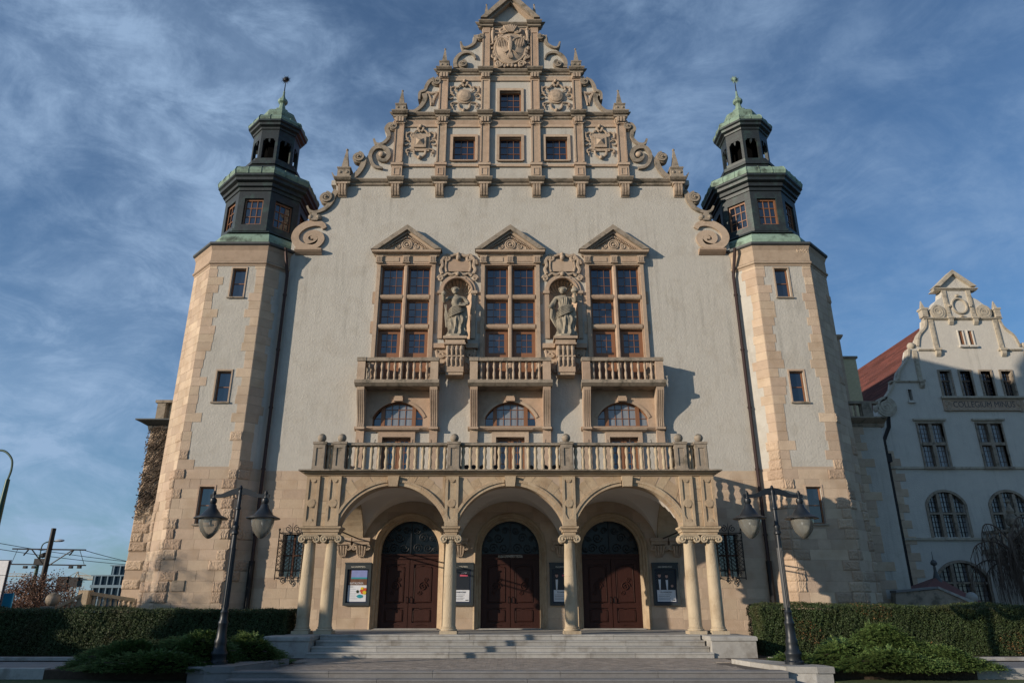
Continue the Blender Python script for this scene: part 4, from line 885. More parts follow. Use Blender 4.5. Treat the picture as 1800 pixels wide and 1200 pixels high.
# ================================================================ TOWERS
TX, TS, TY = 12.63, 2.56, 29.25
CH = 1.30; AP = TS/2+CH; TC = TY+AP
def octo(a):
    f = a*TS/2/AP; return [(a, f), (f, a), (-f, a), (-a, f), (-a, -f), (-f, -a), (f, -a), (a, -f)]
zTop = 17.3
def winrect(py0, py1): return H(py1, TY), H(py0, TY)
TW = [winrect(472, 522), winrect(652, 706), winrect(855, 920)]
trnd = random.Random(9)
rough_budget = 0
def tower(sg, side):
    tw = part_at('tower', (sg*TX, TC, 0), hall); X = sg*TX
    wx = sg*12.52
    # front face has real openings; the other seven faces are a shell
    front = MB().holed(rect(X-TS/2, X+TS/2, 0, zTop), [rect(wx-.31, wx+.31, a, b) for a, b in TW], TY, TY+.35)
    pts = [(X+x, TC+y) for x, y in octo(AP)]
    for i in range(8):
        p, q = pts[i], pts[(i+1) % 8]
        if abs(p[1]-TY) < .01 and abs(q[1]-TY) < .01: continue
        front.add([(p[0], p[1], 0), (q[0], q[1], 0), (q[0], q[1], zTop), (p[0], p[1], zTop)], [(0, 1, 2, 3)])
    inner = [(X+x*.97, TC+y*.97) for x, y in octo(AP-.35)]
    front.build('tower_wall', 'stucco', tw)
    MB().prism(inner, .1, zTop-.01, 'z').build('tower_dark', 'dark_void', tw)  # near-black prism, the dark inside of the tower put into colour
    # lower stone skin panel colours come from individual blocks; a thin mortar bed lies behind them
    FX = [((X-TS/2, TY), (1, 0), TS, 'front')]
    c45 = math.cos(R(45))
    FX.append(((X+TS/2, TY), (c45, c45), CH/c45, 'right')); FX.append(((X-TS/2-CH, TY+CH), (c45, -c45), CH/c45, 'left'))
    nc = 43; hh = zTop/nc
    for org, d, wdt, kind in FX:
        embedded = (kind == 'right' and sg < 0) or (kind == 'left' and sg > 0)      # runs into the facade wall
        a = math.atan2(d[1], d[0])
        vis0, vis1 = 0.0, wdt
        if embedded: vis0, vis1 = (0, 1.05) if kind == 'right' else (wdt-1.05, wdt)
        hol = [(wx-.31-org[0], wx+.31-org[0], z0_, z1_) for z0_, z1_ in TW] if kind == 'front' else []
        bed = MB().box(0, vis1-vis0, -.003, 0, 0, 6.95 if embedded or kind == 'front' else zTop-1.0); bed.v = [(org[0]+d[0]*(vis0+x)-(-d[1])*0+(d[1])*(-y)*1.0, org[1]+d[1]*(vis0+x)+(-d[0])*(-y), z) for x, y, z in bed.v]
        if kind != 'front': bed.build('mortar_bed', 'mortar', tw)
        else:
            h2 = hol[2]
            for (u0, u1, z0_, z1_) in ((0, h2[0], 0, 6.95), (h2[1], wdt, 0, 6.95), (h2[0], h2[1], 0, h2[2]), (h2[0], h2[1], h2[3], 6.95)):
                MB().box(org[0]+u0, org[0]+u1, TY-.003, TY, z0_, z1_).build('mortar_bed', 'mortar', tw)
        hidden = embedded or (kind == 'right' and sg > 0 and False)
        for i in range(nc):
            z0_, z1_ = i*hh, (i+1)*hh
            if z1_ < .35: continue
            lowz = z1_ <= 6.95+.02 or not (embedded or kind == 'front')
            ql = trnd.choice((.40, .40, .52, .66, .34))*trnd.uniform(.95, 1.08) if kind == 'front' or lowz else trnd.uniform(.42, .80); qr = trnd.choice((.38, .38, .50, .68, .56))*trnd.uniform(.95, 1.08)
            outer_left = True
            pr = max(.0, min(.75, (8.6-z0_)/4.5)) if z0_ < 8.6 else (.06 if i % 5 == 2 else 0)
            lft = ('l', 0, ql); rgt = ('r', wdt-qr, wdt)
            for which, u0, u1 in (lft, rgt):
                if u1 <= vis0 or u0 >= vis1: continue
                u0c, u1c = max(u0, vis0), min(u1, vis1)
                if any(h[0] < u1c and h[1] > u0c and h[2] < z1_ and h[3] > z0_ for h in hol): continue
                ro = trnd.random() < pr
                block('quoin_rough' if ro else 'quoin_stone', 'ashlar', org, d, u0c, u1c, z0_, z1_, (trnd.uniform(.05, .09) if ro else .012), tw, rough=ro)
            if lowz:
                def cb(a_, b_, zz0, zz1, _):
                    ro = trnd.random() < .08 and z0_ < 4.5
                    block('ashlar_rough' if ro else 'ashlar_block', 'ashlar', org, d, a_, b_, zz0, zz1, (.06 if ro else trnd.uniform(.009, .013)), tw, rough=ro)
                L0, L1 = max(ql, vis0), min(wdt-qr, vis1)
                if L1-L0 > .1: courses(L0, L1, z0_, z1_, cb, h=hh, wmin=.6, wmax=1.1, holes=[(h[0], h[1], h[2], h[3]) for h in hol], rnd=trnd)
    for n_, (z0_, z1_) in enumerate(TW):
        w_ = part_at('tower_window', (wx, TY, z0_), hall)
        sash(w_, wx-.30, wx+.30, z0_+.004, z1_-.004, TY+.17, 1, 2, .055, .04)
        MB().box(wx-.40, wx+.40, TY-.08, TY+.12, z0_-.07, z0_-.004).build('window_sill', 'weathered', w_)
        b = MB()
        for s in (-1, 1): a_, c_ = sorted((wx+s*.31, wx+s*.37)); b.box(a_, c_, TY-.03, TY+.02, z0_, z1_+.08)
        b.box(wx-.31, wx+.31, TY-.03, TY+.02, z1_+.002, z1_+.08); b.build('stone_frame', 'stone', w_)
    # crowning stone band under the eaves
    def ring(prof, name, m, parent=None): return MB().loft([[(X+x, TC+y, z) for x, y in octo(r_)] for r_, z in prof]).build(name, m, parent or tw)
    ring([(AP+.03, zTop-1.05), (AP+.03, zTop-.98), (AP+.10, zTop-.93), (AP+.10, zTop-.86), (AP+.045, zTop-.80), (AP+.05, zTop-.25), (AP+.10, zTop-.12), (AP+.13, zTop-.05), (AP-.4, zTop-.04)], 'crown_band', 'stone')
    ring([(AP, zTop-.04), (AP+.14, zTop-.03), (AP+.20, zTop+.02), (AP+.20, zTop+.12), (AP+.14, zTop+.15), (AP, zTop+.16)], 'gutter', 'lead_roof')
    # ---- copper roof
    tr = part_at('turret', (X, TC, zTop), hall)
    def rg(prof, name, m, smooth=False): return MB().lathe([(r_/math.cos(R(22.5)), z) for r_, z in prof], X, TC, 8, off=R(22.5)).build(name, m, tr, smooth=smooth)
    def seams(prof, r0, name='standing_seam', n_=3, m='copper_green'):
        b = MB()
        for i in range(8):
            a0 = R(-90+45*i)
            for k in range(n_+1):
                t = -.5+k/n_
                P = []
                for r_, z in prof:
                    hw = r_*math.tan(R(22.5)); ax_, ay_ = math.cos(a0), math.sin(a0); P.append((X+ax_*(r_+.012)-ay_*2*hw*t, TC+ay_*(r_+.012)+ax_*2*hw*t, z))
                b.tube(P, .022, 4)
        o_ = b.build(name, m, tr); o_['kind'] = 'stuff'
    sk = [(2.60, zTop+.16), (2.68, zTop+.34), (2.68, zTop+.55), (2.58, zTop+.78), (2.38, zTop+.96), (2.12, zTop+1.08)]
    ring([(2.5, zTop+.10)]+sk+[(1.5, zTop+1.19)], 'copper_skirt', 'copper_green', tr); ring([(2.3, zTop+1.10), (2.26, zTop+1.195), (1.4, zTop+1.2)], 'skirt_top', 'copper_dark', tr)
    zd0, zd1 = zTop+1.2, zTop+3.55; ad = 2.17
    rg([(ad-.02, zd0-.10), (ad+.12, zd0), (ad+.12, zd0+.12), (ad-.30, zd0+.16)], 'drum_sill', 'copper_dark')
    rg([(ad-.26, zd0), (ad-.26, zd1+.1)], 'drum', 'copper_dark')
    hwd = ad*math.tan(R(22.5))
    for i in range(8):
        a0 = R(-90+45*i); M4 = Matrix.Translation((X, TC, 0)) @ Matrix.Rotation(a0+math.pi/2, 4, 'Z')
        ww = .54
        for s in (-1, 1):
            a_, c_ = sorted((s*ww, s*(hwd-.0))); MB().box(a_, c_, -ad, -ad+.22, zd0+.12, zd1-.42).xf(M4).build('drum_post', 'copper_dark', tr)
        MB().box(-ww, ww, -ad, -ad+.22, zd0+.12, zd0+.42).xf(M4).build('drum_apron', 'copper_dark', tr); MB().box(-hwd, hwd, -ad, -ad+.22, zd1-.42, zd1+.05).xf(M4).build('drum_lintel', 'copper_dark', tr)
        if i in (0, 1, 2, 6, 7):
            w_ = part_at('drum_window', (X+math.cos(a0)*ad, TC+math.sin(a0)*ad, zd0+.14), hall); yy = -ad+.20
            b = MB(); z0_, z1_ = zd0+.43, zd1-.44
            for s in (-1, 1): a_, c_ = sorted((s*ww, s*(ww-.09))); b.box(a_, c_, yy-.08, yy+.05, z0_, z1_)
            b.box(-ww+.09, ww-.09, yy-.08, yy+.05, z1_-.09, z1_); b.box(-ww+.09, ww-.09, yy-.08, yy+.05, z0_, z0_+.08)
            for t in (-1, 1): b.box(t*.165-.02, t*.165+.02, yy-.05, yy+.03, z0_+.08, z1_-.09)
            for t in (1, 2): zz = z0_+(z1_-z0_)*t/3; b.box(-ww+.09, ww-.09, yy-.045, yy+.028, zz-.02, zz+.02)
            b.xf(M4).build('sash', 'window_wood', w_)
            for ix in (-1, 0, 1):
                for iz in range(3):
                    zz = z0_+(z1_-z0_)*(iz+.5)/3; p = M4 @ Vector((ix*.30, yy, zz)); pane(w_, p.x, p.y, p.z, .30, (z1_-z0_)/3-.01, False, 'pane', a0+math.pi/2)
    rg([(ad-.1, zd1), (ad+.06, zd1+.02), (ad+.08, zd1+.18), (ad+.2, zd1+.22), (ad+.20, zd1+.40), (ad+.38, zd1+.48), (ad+.40, zd1+.62), (ad+.50, zd1+.70), (ad+.50, zd1+.80), (ad, zd1+.82)], 'drum_cornice', 'copper_dark')
    r2 = [(2.66, zd1+.82), (2.70, zd1+1.0), (2.62, zd1+1.20), (2.42, zd1+1.34), (2.30, zd1+1.38)]
    rg([(2.2, zd1+.81)]+r2+[(2.28, zd1+1.381)], 'copper_roll', 'copper_green'); rg([(2.29, zd1+1.37), (1.95, zd1+1.50), (1.68, zd1+1.85), (1.5, zd1+2.05)], 'turret_slope', 'copper_dark'); seams(r2, 0)
    zl = zd1+1.95
    rg([(1.50, zl), (1.66, zl+.06), (1.66, zl+.24), (1.50, zl+.34), (1.44, zl+.36), (1.46, zl+.52), (1.34, zl+.56), (.9, zl+.57)], 'lantern_base', 'copper_dark')
    zl0 = zl+.56; al = 1.27; zl1 = zl0+1.62; hl = al*math.tan(R(22.5))
    rg([(.62, zl0), (.62, zl1)], 'lantern_dark', 'dark_void')  # near-black cylinder stands in for shade inside the open lantern
    for i in range(8):
        a0 = R(-90+45*i); M4 = Matrix.Translation((X, TC, 0)) @ Matrix.Rotation(a0+math.pi/2, 4, 'Z')
        for s in (-1, 1):
            a_, c_ = sorted((s*(hl-.16), s*hl)); MB().box(a_, c_, -al, -al+.20, zl0, zl1-.28).xf(M4).build('lantern_post', 'copper_dark', tr)
        b = MB().box(-hl, hl, -al, -al+.20, zl1-.28, zl1+.30)
        b.prism([(-.06, zl1-.28), (.06, zl1-.28), (.05, zl1-.42), (0, zl1-.52), (-.05, zl1-.42)], -al+.02, -al+.16)
        for s in (-1, 1): b.prism([(s*(hl-.16), zl1-.28), (s*(hl-.30), zl1-.28), (s*(hl-.16), zl1-.44)], -al+.01, -al+.17)
        b.xf(M4).build('lantern_arch', 'copper_dark', tr)
    zc = zl1+.3
    rg([(al-.05, zc-.05), (al+.06, zc), (al+.08, zc+.10), (al+.24, zc+.18), (al+.26, zc+.30), (al+.36, zc+.36), (al+.36, zc+.46), (al-.1, zc+.47)], 'lantern_cornice', 'copper_dark')
    r3 = [(1.62, zc+.47), (1.64, zc+.60), (1.54, zc+.78), (1.36, zc+.90)]
    rg([(1.2, zc+.46)]+r3+[(1.12, zc+.98), (.98, zc+1.04)], 'copper_roll', 'copper_green'); seams(r3, 0, n_=2)
    rg([(.98, zc+1.04), (1.0, zc+1.42), (.96, zc+1.56), (.80, zc+1.70), (.50, zc+1.84), (.38, zc+1.96)], 'cupola', 'copper_green')
    rg([(.34, zc+1.95), (.42, zc+1.98), (.42, zc+2.06), (.24, zc+2.14), (.15, zc+2.50), (.15, zc+2.6), (.27, zc+2.68), (.28, zc+2.84), (.15, zc+2.96), (.07, zc+3.2), (.05, zc+3.5)], 'finial', 'copper_green')
    zst = zc+4.35
    MB().tube([(X, TC, zc+3.4), (X, TC, zst)], [.04, .022], 6).build('finial_rod', 'iron', tr)
    b = MB(); b.sphere((X, TC, zst), .12, 10)
    for i in range(16):
        a = 2*math.pi*i/16; r_ = .33 if i % 2 else .27
        for (dx, dy, dz) in (((math.cos(a), 0, math.sin(a))),): b.tube([(X+dx*.1, TC, zst+dz*.1), (X+dx*r_, TC, zst+dz*r_)], [.05, .006], 4)
    b.build('star', 'iron' if sg < 0 else 'copper_green', tr)
    for o_ in [tr]+[q for q in hall.children if q.name.startswith('drum_window')]:
        if o_ is tr: o_.scale = (.865, .865, .965)
        elif not o_.get('done') and (o_.location.x > 0) == (sg > 0):
            o_['done'] = 1; dx, dy = o_.location.x-X, o_.location.y+30-TC; o_.location.x = X+dx*.865; o_.location.y = TC-30+dy*.865; o_.location.z = zTop+(o_.location.z-zTop)*.965; o_.scale = (.865, .865, .965)
    # rainwater pipe in the corner between tower and facade
    xp = sg*(10.50)
    b = MB().tube([(xp+sg*.10, Y0-.55, zTop), (xp+sg*.06, Y0-.30, zTop-.7), (xp, Y0-.18, zTop-1.3), (xp, Y0-.18, 3.2)], .075, 8)
    for z in (4.2, 6.9, 9.6, 12.3, 15.0): b.lathe([(.10, z), (.10, z+.08)], xp, Y0-.18, 8)
    b.build('rainwater_pipe', 'pipe_copper' , hall, smooth=True)
    MB().tube([(xp, Y0-.18, 3.22), (xp, Y0-.18, .2)], .12, 8).build('rainwater_pipe', 'iron', hall, smooth=True)
    return tw
tower(-1, 'left'); tower(1, 'right')
MB().box(-13.35, -12.85, TY-.05, TY, 2.05, 2.45).build('blank_plaque', 'weathered', hall)

# ---------------- lower facade masonry
bedm = MB()
for s in (-1, 1):
    hx0, hx1 = s*GX-.42, s*GX+.42; a, b = sorted((s*7.0, s*10.6))
    for r4 in (rect(a, hx0, 0, 6.9), rect(hx1, b, 0, 6.9), rect(hx0, hx1, 0, GZ0), rect(hx0, hx1, GZ1, 6.9)):
        bedm.box(r4[0][0], r4[1][0], Y0-.003, Y0, r4[0][1], r4[2][1])
bedm.build('mortar_bed', 'mortar', hall)
fr = random.Random(31)
def cbf(a, b, z0, z1, i): block('ashlar_block', 'ashlar', (0, Y0), (1, 0), a, b, z0, z1, fr.uniform(.009, .013), facade)
gh = [(s*GX-.42, s*GX+.42, GZ0, GZ1) for s in (-1, 1)]
courses(-10.45, -6.9, .2, 6.9, cbf, .40, .7, 1.5, gh, fr); courses(6.9, 10.45, .2, 6.9, cbf, .40, .7, 1.5, gh, fr)
# masonry inside the porch, round the doors
dh = []
for k in (-1, 0, 1):
    for j in range(12):
        z = 3.66+1.42*j/12; z2 = 3.66+1.42*(j+1)/12; hw = 1.42*math.sqrt(max(0, 1-((z-3.66)/1.42)**2)); dh.append((k*SPX-hw-.02, k*SPX+hw+.02, z, z2))
    dh.append((k*SPX-1.44, k*SPX+1.44, 0, 3.66))
courses(-6.9, 6.9, FLOOR, 5.6, cbf, .41, .6, 1.3, dh, fr)
MB().holed(rect(-6.99, 6.99, FLOOR, 5.85), [[(x, z+(.01 if z < FLOOR+.01 else 0)) for x, z in arch_hole(k*SPX, FLOOR, 3.66, 1.42, 1.42)] for k in (-1, 0, 1)], Y0-.0045, Y0-.001).build('mortar_bed', 'mortar', hall)

# ---------------- iron window cages
for s in (-1, 1):
    cx = s*GX; g = part_at('grille_window', (cx, Y0, GZ0), hall); z0_, z1_ = GZ0, GZ1
    MB().box(cx-.41, cx+.41, Y0+.30, Y0+.32, z0_, z1_).build('pane', 'glass', g)
    MB().box(cx-.04, cx+.04, Y0+.22, Y0+.29, z0_, z1_).box(cx-.41, cx+.41, Y0+.225, Y0+.285, (z0_+z1_)/2-.03, (z0_+z1_)/2+.03).build('window_bar', 'rusty_iron', g)
    b = MB(); yy = Y0-.22; r_ = .014
    for xx in (-.52, 0, .52): b.tube([(cx+xx, yy, z0_-.12), (cx+xx, yy, z1_+.12)], .02, 5)
    for zz in (z0_-.05, z0_+.25, z1_-.28, z1_+.02): b.tube([(cx-.52, yy, zz), (cx+.52, yy, zz)], .018, 5); [b.tube([(cx+q*.52, yy, zz), (cx+q*.52, Y0, zz)], .018, 5) for q in (-1, 1)]
    for i in range(-7, 12):
        for dr in (-1, 1):
            P = [(cx+(t-.5)*1.0*dr, z0_+.25+(i*.16)+t*.9) for t in np.linspace(0, 1, 25)]; P = [(x, z) for x, z in P if z0_+.25 <= z <= z1_-.28]
            if len(P) > 2: b.tube([(P[0][0], yy, P[0][1]), (P[-1][0], yy, P[-1][1])], .009, 4)
    for q in (-1, 1):
        for zz in (z0_+.10, z1_-.13): b.stroke(spiral(cx+q*.27, zz, .12, .03, 0, 1.6*q, 14), .013, yy)
        b.stroke(spiral(cx+q*.18, z1_+.2, .14, .03, math.pi/2, 1.4*q, 14), .016, yy); b.sphere((cx+q*.52, yy, z1_+.16), .05, 6); b.stroke(spiral(cx+q*.2, z0_-.16, .12, .03, -math.pi/2, -1.4*q, 12), .016, yy)
    for j in range(5): 
        for q in (-1, 1): b.tube([(cx+q*.52, Y0-.03-.16*math.sin(t*math.pi), z0_+.2+j*.32+.3*t) for t in np.linspace(0, 1, 7)], .010, 4)
    b.tube([(cx, yy, z1_+.1), (cx, yy, z1_+.42)], [.02, .008], 5); b.build('iron_cage', 'iron', g)
# ================================================================ PORCH
YF = 25.25; YB = 25.80; ZS = 4.12; ZTOP = 5.86
CX = (2.075, 6.26, 7.02)
porch = part_at('porch', (0, YF, FLOOR), hall)
MB().box(-7.5, 7.5, 25.2, 30.6, -.1, FLOOR-.004).build('porch_floor', 'granite', hall)
HWA = 1.90; RISE = 1.42
def porch_front():
    o = [(-7.20, ZS), (-6.06, ZS)]
    for cx in (-4.165, 0, 4.165): o += list(reversed(arcpts(cx, ZS, HWA, RISE, 24)))
    o += [(6.06, ZS), (7.20, ZS), (7.20, ZTOP), (-7.20, ZTOP)]
    q = [o[0]]
    for p in o[1:]:
        if abs(p[0]-q[-1][0])+abs(p[1]-q[-1][1]) > 1e-4: q.append(p)
    return q
MB().holed(porch_front(), [], YF, YB).build('arcade_wall', 'mortar', porch)
for s in (-1, 1):     # end arches, spanning from the column pair back to the wall
    a, b = sorted((s*6.06, s*7.199)); cy = (YB+Y0)/2; hw = (Y0-YB)/2-.18
    arc = [(cy+(x), z) for x, z in arcpts(0, ZS, hw, min(1.42, hw*.9), 20)]
    pl = [(YB+.001, ZS), (YB+.001, ZTOP), (Y0-.002, ZTOP), (Y0-.002, ZS)]+arc
    MB().prism(pl, a, b, 'x').build('end_wall', 'ochre_ashlar', porch)
    b2 = MB()
    for xx in (s*7.02, s*6.26):
        b2.tube([(xx, YB-.2, ZS-.03), (xx, Y0, ZS-.03)], .028, 6)
    b2.build('tie_rod', 'iron', porch)
    for xx in (6.26, 7.02): pass
# vaults
def arcz(t, hw, rise):
    Rr = (hw*hw+rise*rise)/(2*rise); t = max(-hw, min(hw, t)); return ZS+rise-Rr+math.sqrt(max(0, Rr*Rr-t*t))
for k, (x0, x1) in enumerate(((-6.06, -2.075), (-2.075, 2.075), (2.075, 6.06))):
    cx, cy = (x0+x1)/2, (YB+Y0)/2; hx, hy = (x1-x0)/2, (Y0-YB)/2
    MB().grid(lambda u, v: (x0+(x1-x0)*u, YB-.02+(Y0-YB+.02)*v, min(5.80, max(arcz(x0+(x1-x0)*u-cx, hx, 1.50), arcz(YB+(Y0-YB)*v-cy, hy, 1.50)))), 28, 28).build('vault', 'white_plaster', porch, smooth=False)
# columns
def column(x, y):
    c = part_at('column', (x, y, FLOOR), hall)
    MB().box(x-.29, x+.29, y-.29, y+.29, FLOOR-.002, FLOOR+.10).build('plinth', 'column_stone', c)
    MB().lathe([(.27, FLOOR+.10), (.285, FLOOR+.13), (.27, FLOOR+.16), (.235, FLOOR+.175), (.235, FLOOR+.19), (.25, FLOOR+.21), (.225, FLOOR+.235)], x, y, 24).build('base', 'column_stone', c, smooth=True)
    zt = 3.60
    MB().lathe([(.222, FLOOR+.235), (.221, FLOOR+.49), (.214, FLOOR+.495), (.214, FLOOR+.503), (.222, FLOOR+.508), (.222, 1.9), (.213, 2.47), (.206, 2.475), (.206, 2.483), (.213, 2.488), (.203, 2.9), (.182, zt), (.20, zt+.02), (.20, zt+.05), (.185, zt+.06)], x, y, 28).build('shaft', 'column_stone', c, smooth=True)
    b = MB(); b.lathe([(.19, zt+.06), (.25, zt+.12), (.25, zt+.17)], x, y, 20)
    for s in (-1, 1):
        for yy in (-.22, .22): b.stroke(spiral(x+s*.24, zt+.10, .13, .025, math.pi/2, -1.6*s, 18), .032, y+yy)
        b.sphere((x+s*.24, y-.24, zt+.10), .035, 8)
        P = [(x+s*.24+.115*math.cos(a), y-.2, zt+.10+.115*math.sin(a)) for a in np.linspace(0, 2*math.pi, 13)[:-1]]
        b.loft([[(p[0], y+dy, p[2]) for p in P] for dy in (-.2, -.08, .08, .2)])
    for q in range(-2, 3): b.sphere((x+q*.065, y-.235, zt+.13), .036, 6, (.8, .8, 1.2))
    b.box(x-.26, x+.26, y-.24, y+.24, zt+.19, zt+.235); b.build('capital', 'column_stone', c, smooth=True)
for s in (-1, 1):
    for x in CX: column(s*x, YF+.28)
def impost(x0, x1): MB().loft([[(x0-o, YF-.0-o, z), (x1+o, YF-o, z), (x1+o, YB+o, z), (x0-o, YB+o, z)] for o, z in ((-.03, 3.84), (-.03, 3.93), (.01, 3.94), (.01, 4.0), (.08, 4.07), (.08, 4.12), (.0, 4.121))]).build('impost_block', 'ochre_ashlar', porch)
for s in (-1, 1): impost(s*2.075-.24, s*2.075+.24); a, b = sorted((s*6.0, s*7.27)); impost(a, b)
# voussoirs and spandrel stones of the arcade
pr = random.Random(77)
Rr = (HWA*HWA+RISE*RISE)/(2*RISE); ACZ = ZS+RISE-Rr
for cx in (-4.165, 0, 4.165):
    a0 = math.asin(HWA/Rr); n = 13
    for i in range(n):
        ta, tb = -a0+2*a0*i/n+.0012, -a0+2*a0*(i+1)/n-.0012
        def P(r_, t): return (cx+r_*math.sin(t), ACZ+r_*math.cos(t))
        r_in, r_m, r_o = Rr-.002, Rr+.11, Rr+.20
        if i == n//2:
            q = [(cx-.16, ACZ+Rr-.05), (cx+.16, ACZ+Rr-.05), (cx+.20, ZTOP-.01), (cx-.20, ZTOP-.01)]; MB().prism(q, YF-.17, YF+.2).build('keystone', 'ochre_ashlar', porch); continue
        for (ra, rb, yy) in ((r_in, r_m, YF-.055), (r_m, r_o, YF-.095)):
            st_ = [P(ra, ta+(tb-ta)*k/3) for k in range(4)]+[P(rb, tb-(tb-ta)*k/3) for k in range(4)]
            MB().prism(st_, yy, YF+(.42 if ra == r_in else .02)).build('voussoir', 'ochre_ashlar', porch)
    # radiating stones above the ring
    m = 19
    for i in range(m):
        ta, tb = -a0+2*a0*i/m+.002, -a0+2*a0*(i+1)/m-.002; r_a, r_b = Rr+.205, Rr+.205+pr.uniform(.30, .62)
        st_ = [P(r_a, ta), P(r_a, (ta+tb)/2), P(r_a, tb), P(r_b, tb), P(r_b, ta)]
        zl_ = ZTOP-.012; xlim = 2.075-.24
        out = [(max(cx-xlim if abs(cx) < 1 or cx > 0 else -5.98, min(cx+xlim if abs(cx) < 1 or cx < 0 else 5.98, x)), min(zl_, z)) for x, z in st_]
        if abs((ta+tb)/2) < .10: continue
        ar = abs(sum(out[j][0]*out[(j+1) % 5][1]-out[(j+1) % 5][0]*out[j][1] for j in range(5)))/2
        if ar > .015: MB().prism(out, YF-pr.uniform(.010, .016), YF).build('spandrel_stone', 'ochre_ashlar', porch)
    # corner spandrel blocks
    hol = []
    for j in range(14):
        z = ZS+(ZTOP-ZS)*j/14; z2 = ZS+(ZTOP-ZS)*(j+1)/14
        hh_ = math.sqrt(max(0, (Rr+.53)**2-(z-ACZ)**2)) if z-ACZ < Rr+.53 else 0
        hol.append((cx-hh_, cx+hh_, z, z2))
    x0 = cx-(2.075-.24) if cx > -1 else -6.03; x1 = cx+(2.075-.24) if cx < 1 else 6.03
    courses(x0, x1, ZS+.01, ZTOP-.01, lambda a, b, z0, z1, i: block('ashlar_block', 'ochre_ashlar', (0, YF), (1, 0), a, b, z0, z1, pr.uniform(.010, .015), porch), .41, .3, .7, hol, pr)
for s in (-1, 1):
    a, b = sorted((s*6.50, s*6.78))
    courses(a, b, ZS+.01, ZTOP-.01, lambda a, b, z0, z1, i: block('ashlar_block', 'ochre_ashlar', (0, YF), (1, 0), a, b, z0, z1, .022, porch), .41, .3, .7, (), pr)
# panelled pilasters above the columns
for s in (-1, 1):
    for x in CX:
        xx = s*x; b = MB(); y1 = YF-.10; z0_, z1_ = ZS+.005, ZTOP-.005; w = .235
        b.box(xx-w, xx+w, y1+.04, YF, z0_, z1_)
        b.box(xx-w, xx-w*.58, y1, y1+.04, z0_, z1_); b.box(xx+w*.58, xx+w, y1, y1+.04, z0_, z1_); b.box(xx-w*.58, xx+w*.58, y1, y1+.04, z0_, z0_+.16); b.box(xx-w*.58, xx+w*.58, y1, y1+.04, z1_-.12, z1_)
        zm = (z0_+z1_)/2-.08; k0 = len(b.v); b.lathe([(.15, 0), (.15, .055), (.12, .06)], 0, 0, 16); b.v[k0:] = [(xx+vx, y1+.045-vz, zm+vy) for vx, vy, vz in b.v[k0:]]
        for zz, sg_ in ((z0_+.16, 1), (z1_-.12, -1)):
            k0 = len(b.v); b.lathe([(.10, 0), (.10, .04)], 0, 0, 14); b.v[k0:] = [(xx+vx, y1+.042-vz, zz+vy) for vx, vy, vz in b.v[k0:]]
        b.build('pilaster', 'ochre_ashlar', porch)
# slab of the balcony on top
PO = [(0, 0), (.10, .03), (.14, .08), (.28, .12), (.34, .15)]
def slab_ring(o, z, ext=0): return [(-7.20-o, YF-o, z), (7.20+o, YF-o, z), (7.20+o, Y0-.01, z), (-7.20-o, Y0-.01, z)]
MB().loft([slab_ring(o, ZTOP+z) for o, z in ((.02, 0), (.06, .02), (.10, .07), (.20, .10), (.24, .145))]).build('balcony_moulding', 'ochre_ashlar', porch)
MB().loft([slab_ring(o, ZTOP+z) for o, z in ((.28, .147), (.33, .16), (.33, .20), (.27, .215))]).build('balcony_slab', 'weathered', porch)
MB().box(-7.0, 7.0, YF+.3, Y0-.02, ZTOP+.10, ZTOP+.25).build('balcony_floor', 'granite_dark', porch)
# balustrade of the porch balcony
bz0 = ZTOP+.217; bz1 = 7.06; YB0 = YF+.02
bl = part_at('balustrade', (0, YB0, bz0), hall)
pxs = [2.055, 6.20, 6.94]
def post(x, y):
    b = MB(); w = .20; b.box(x-w-.03, x+w+.03, y-w-.03, y+w+.03, bz0, bz0+.08); b.box(x-w, x+w, y-w, y+w, bz0+.08, bz1-.06)
    b.box(x-w-.05, x+w+.05, y-w-.05, y+w+.05, bz1-.02, bz1+.07); b.box(x-w-.025, x+w+.025, y-w-.025, y+w+.025, bz1-.062, bz1-.02)
    for fx, fy in ((0, -1), (1, 0), (-1, 0)):
        M4 = Matrix.Translation((x, y, 0)) @ Matrix.Rotation(math.atan2(fy, fx)+math.pi/2, 4, 'Z'); q = MB()
        q.box(-w, -w*.55, -w-.03, -w, bz0+.081, bz1-.061); q.box(w*.55, w, -w-.03, -w, bz0+.081, bz1-.061); q.box(-w*.55, w*.55, -w-.03, -w, bz0+.081, bz0+.17); q.box(-w*.55, w*.55, -w-.03, -w, bz1-.16, bz1-.061)
        q.xf(M4); b.add(q.v, q.f)
    b.build('post', 'weathered', bl)
    MB().lathe([(.07, bz1+.07), (.06, bz1+.11)], x, y, 12).sphere((x, y, bz1+.245), .16, 20).build('ball', 'weathered', bl, smooth=True)
yb = YB0+.2
for s in (-1, 1):
    for x in pxs: post(s*x, yb)
    xr = s*6.94; b = MB().box(xr-.15, xr+.15, yb+.26, Y0, bz1-.05, bz1+.05).build('handrail', 'weathered', bl)
    for i in range(15): put(BAL_P, 'baluster', (xr, yb+.42+i*.275, bz0), bl, 0, (1.05, 1.05, bz1-.052-bz0))
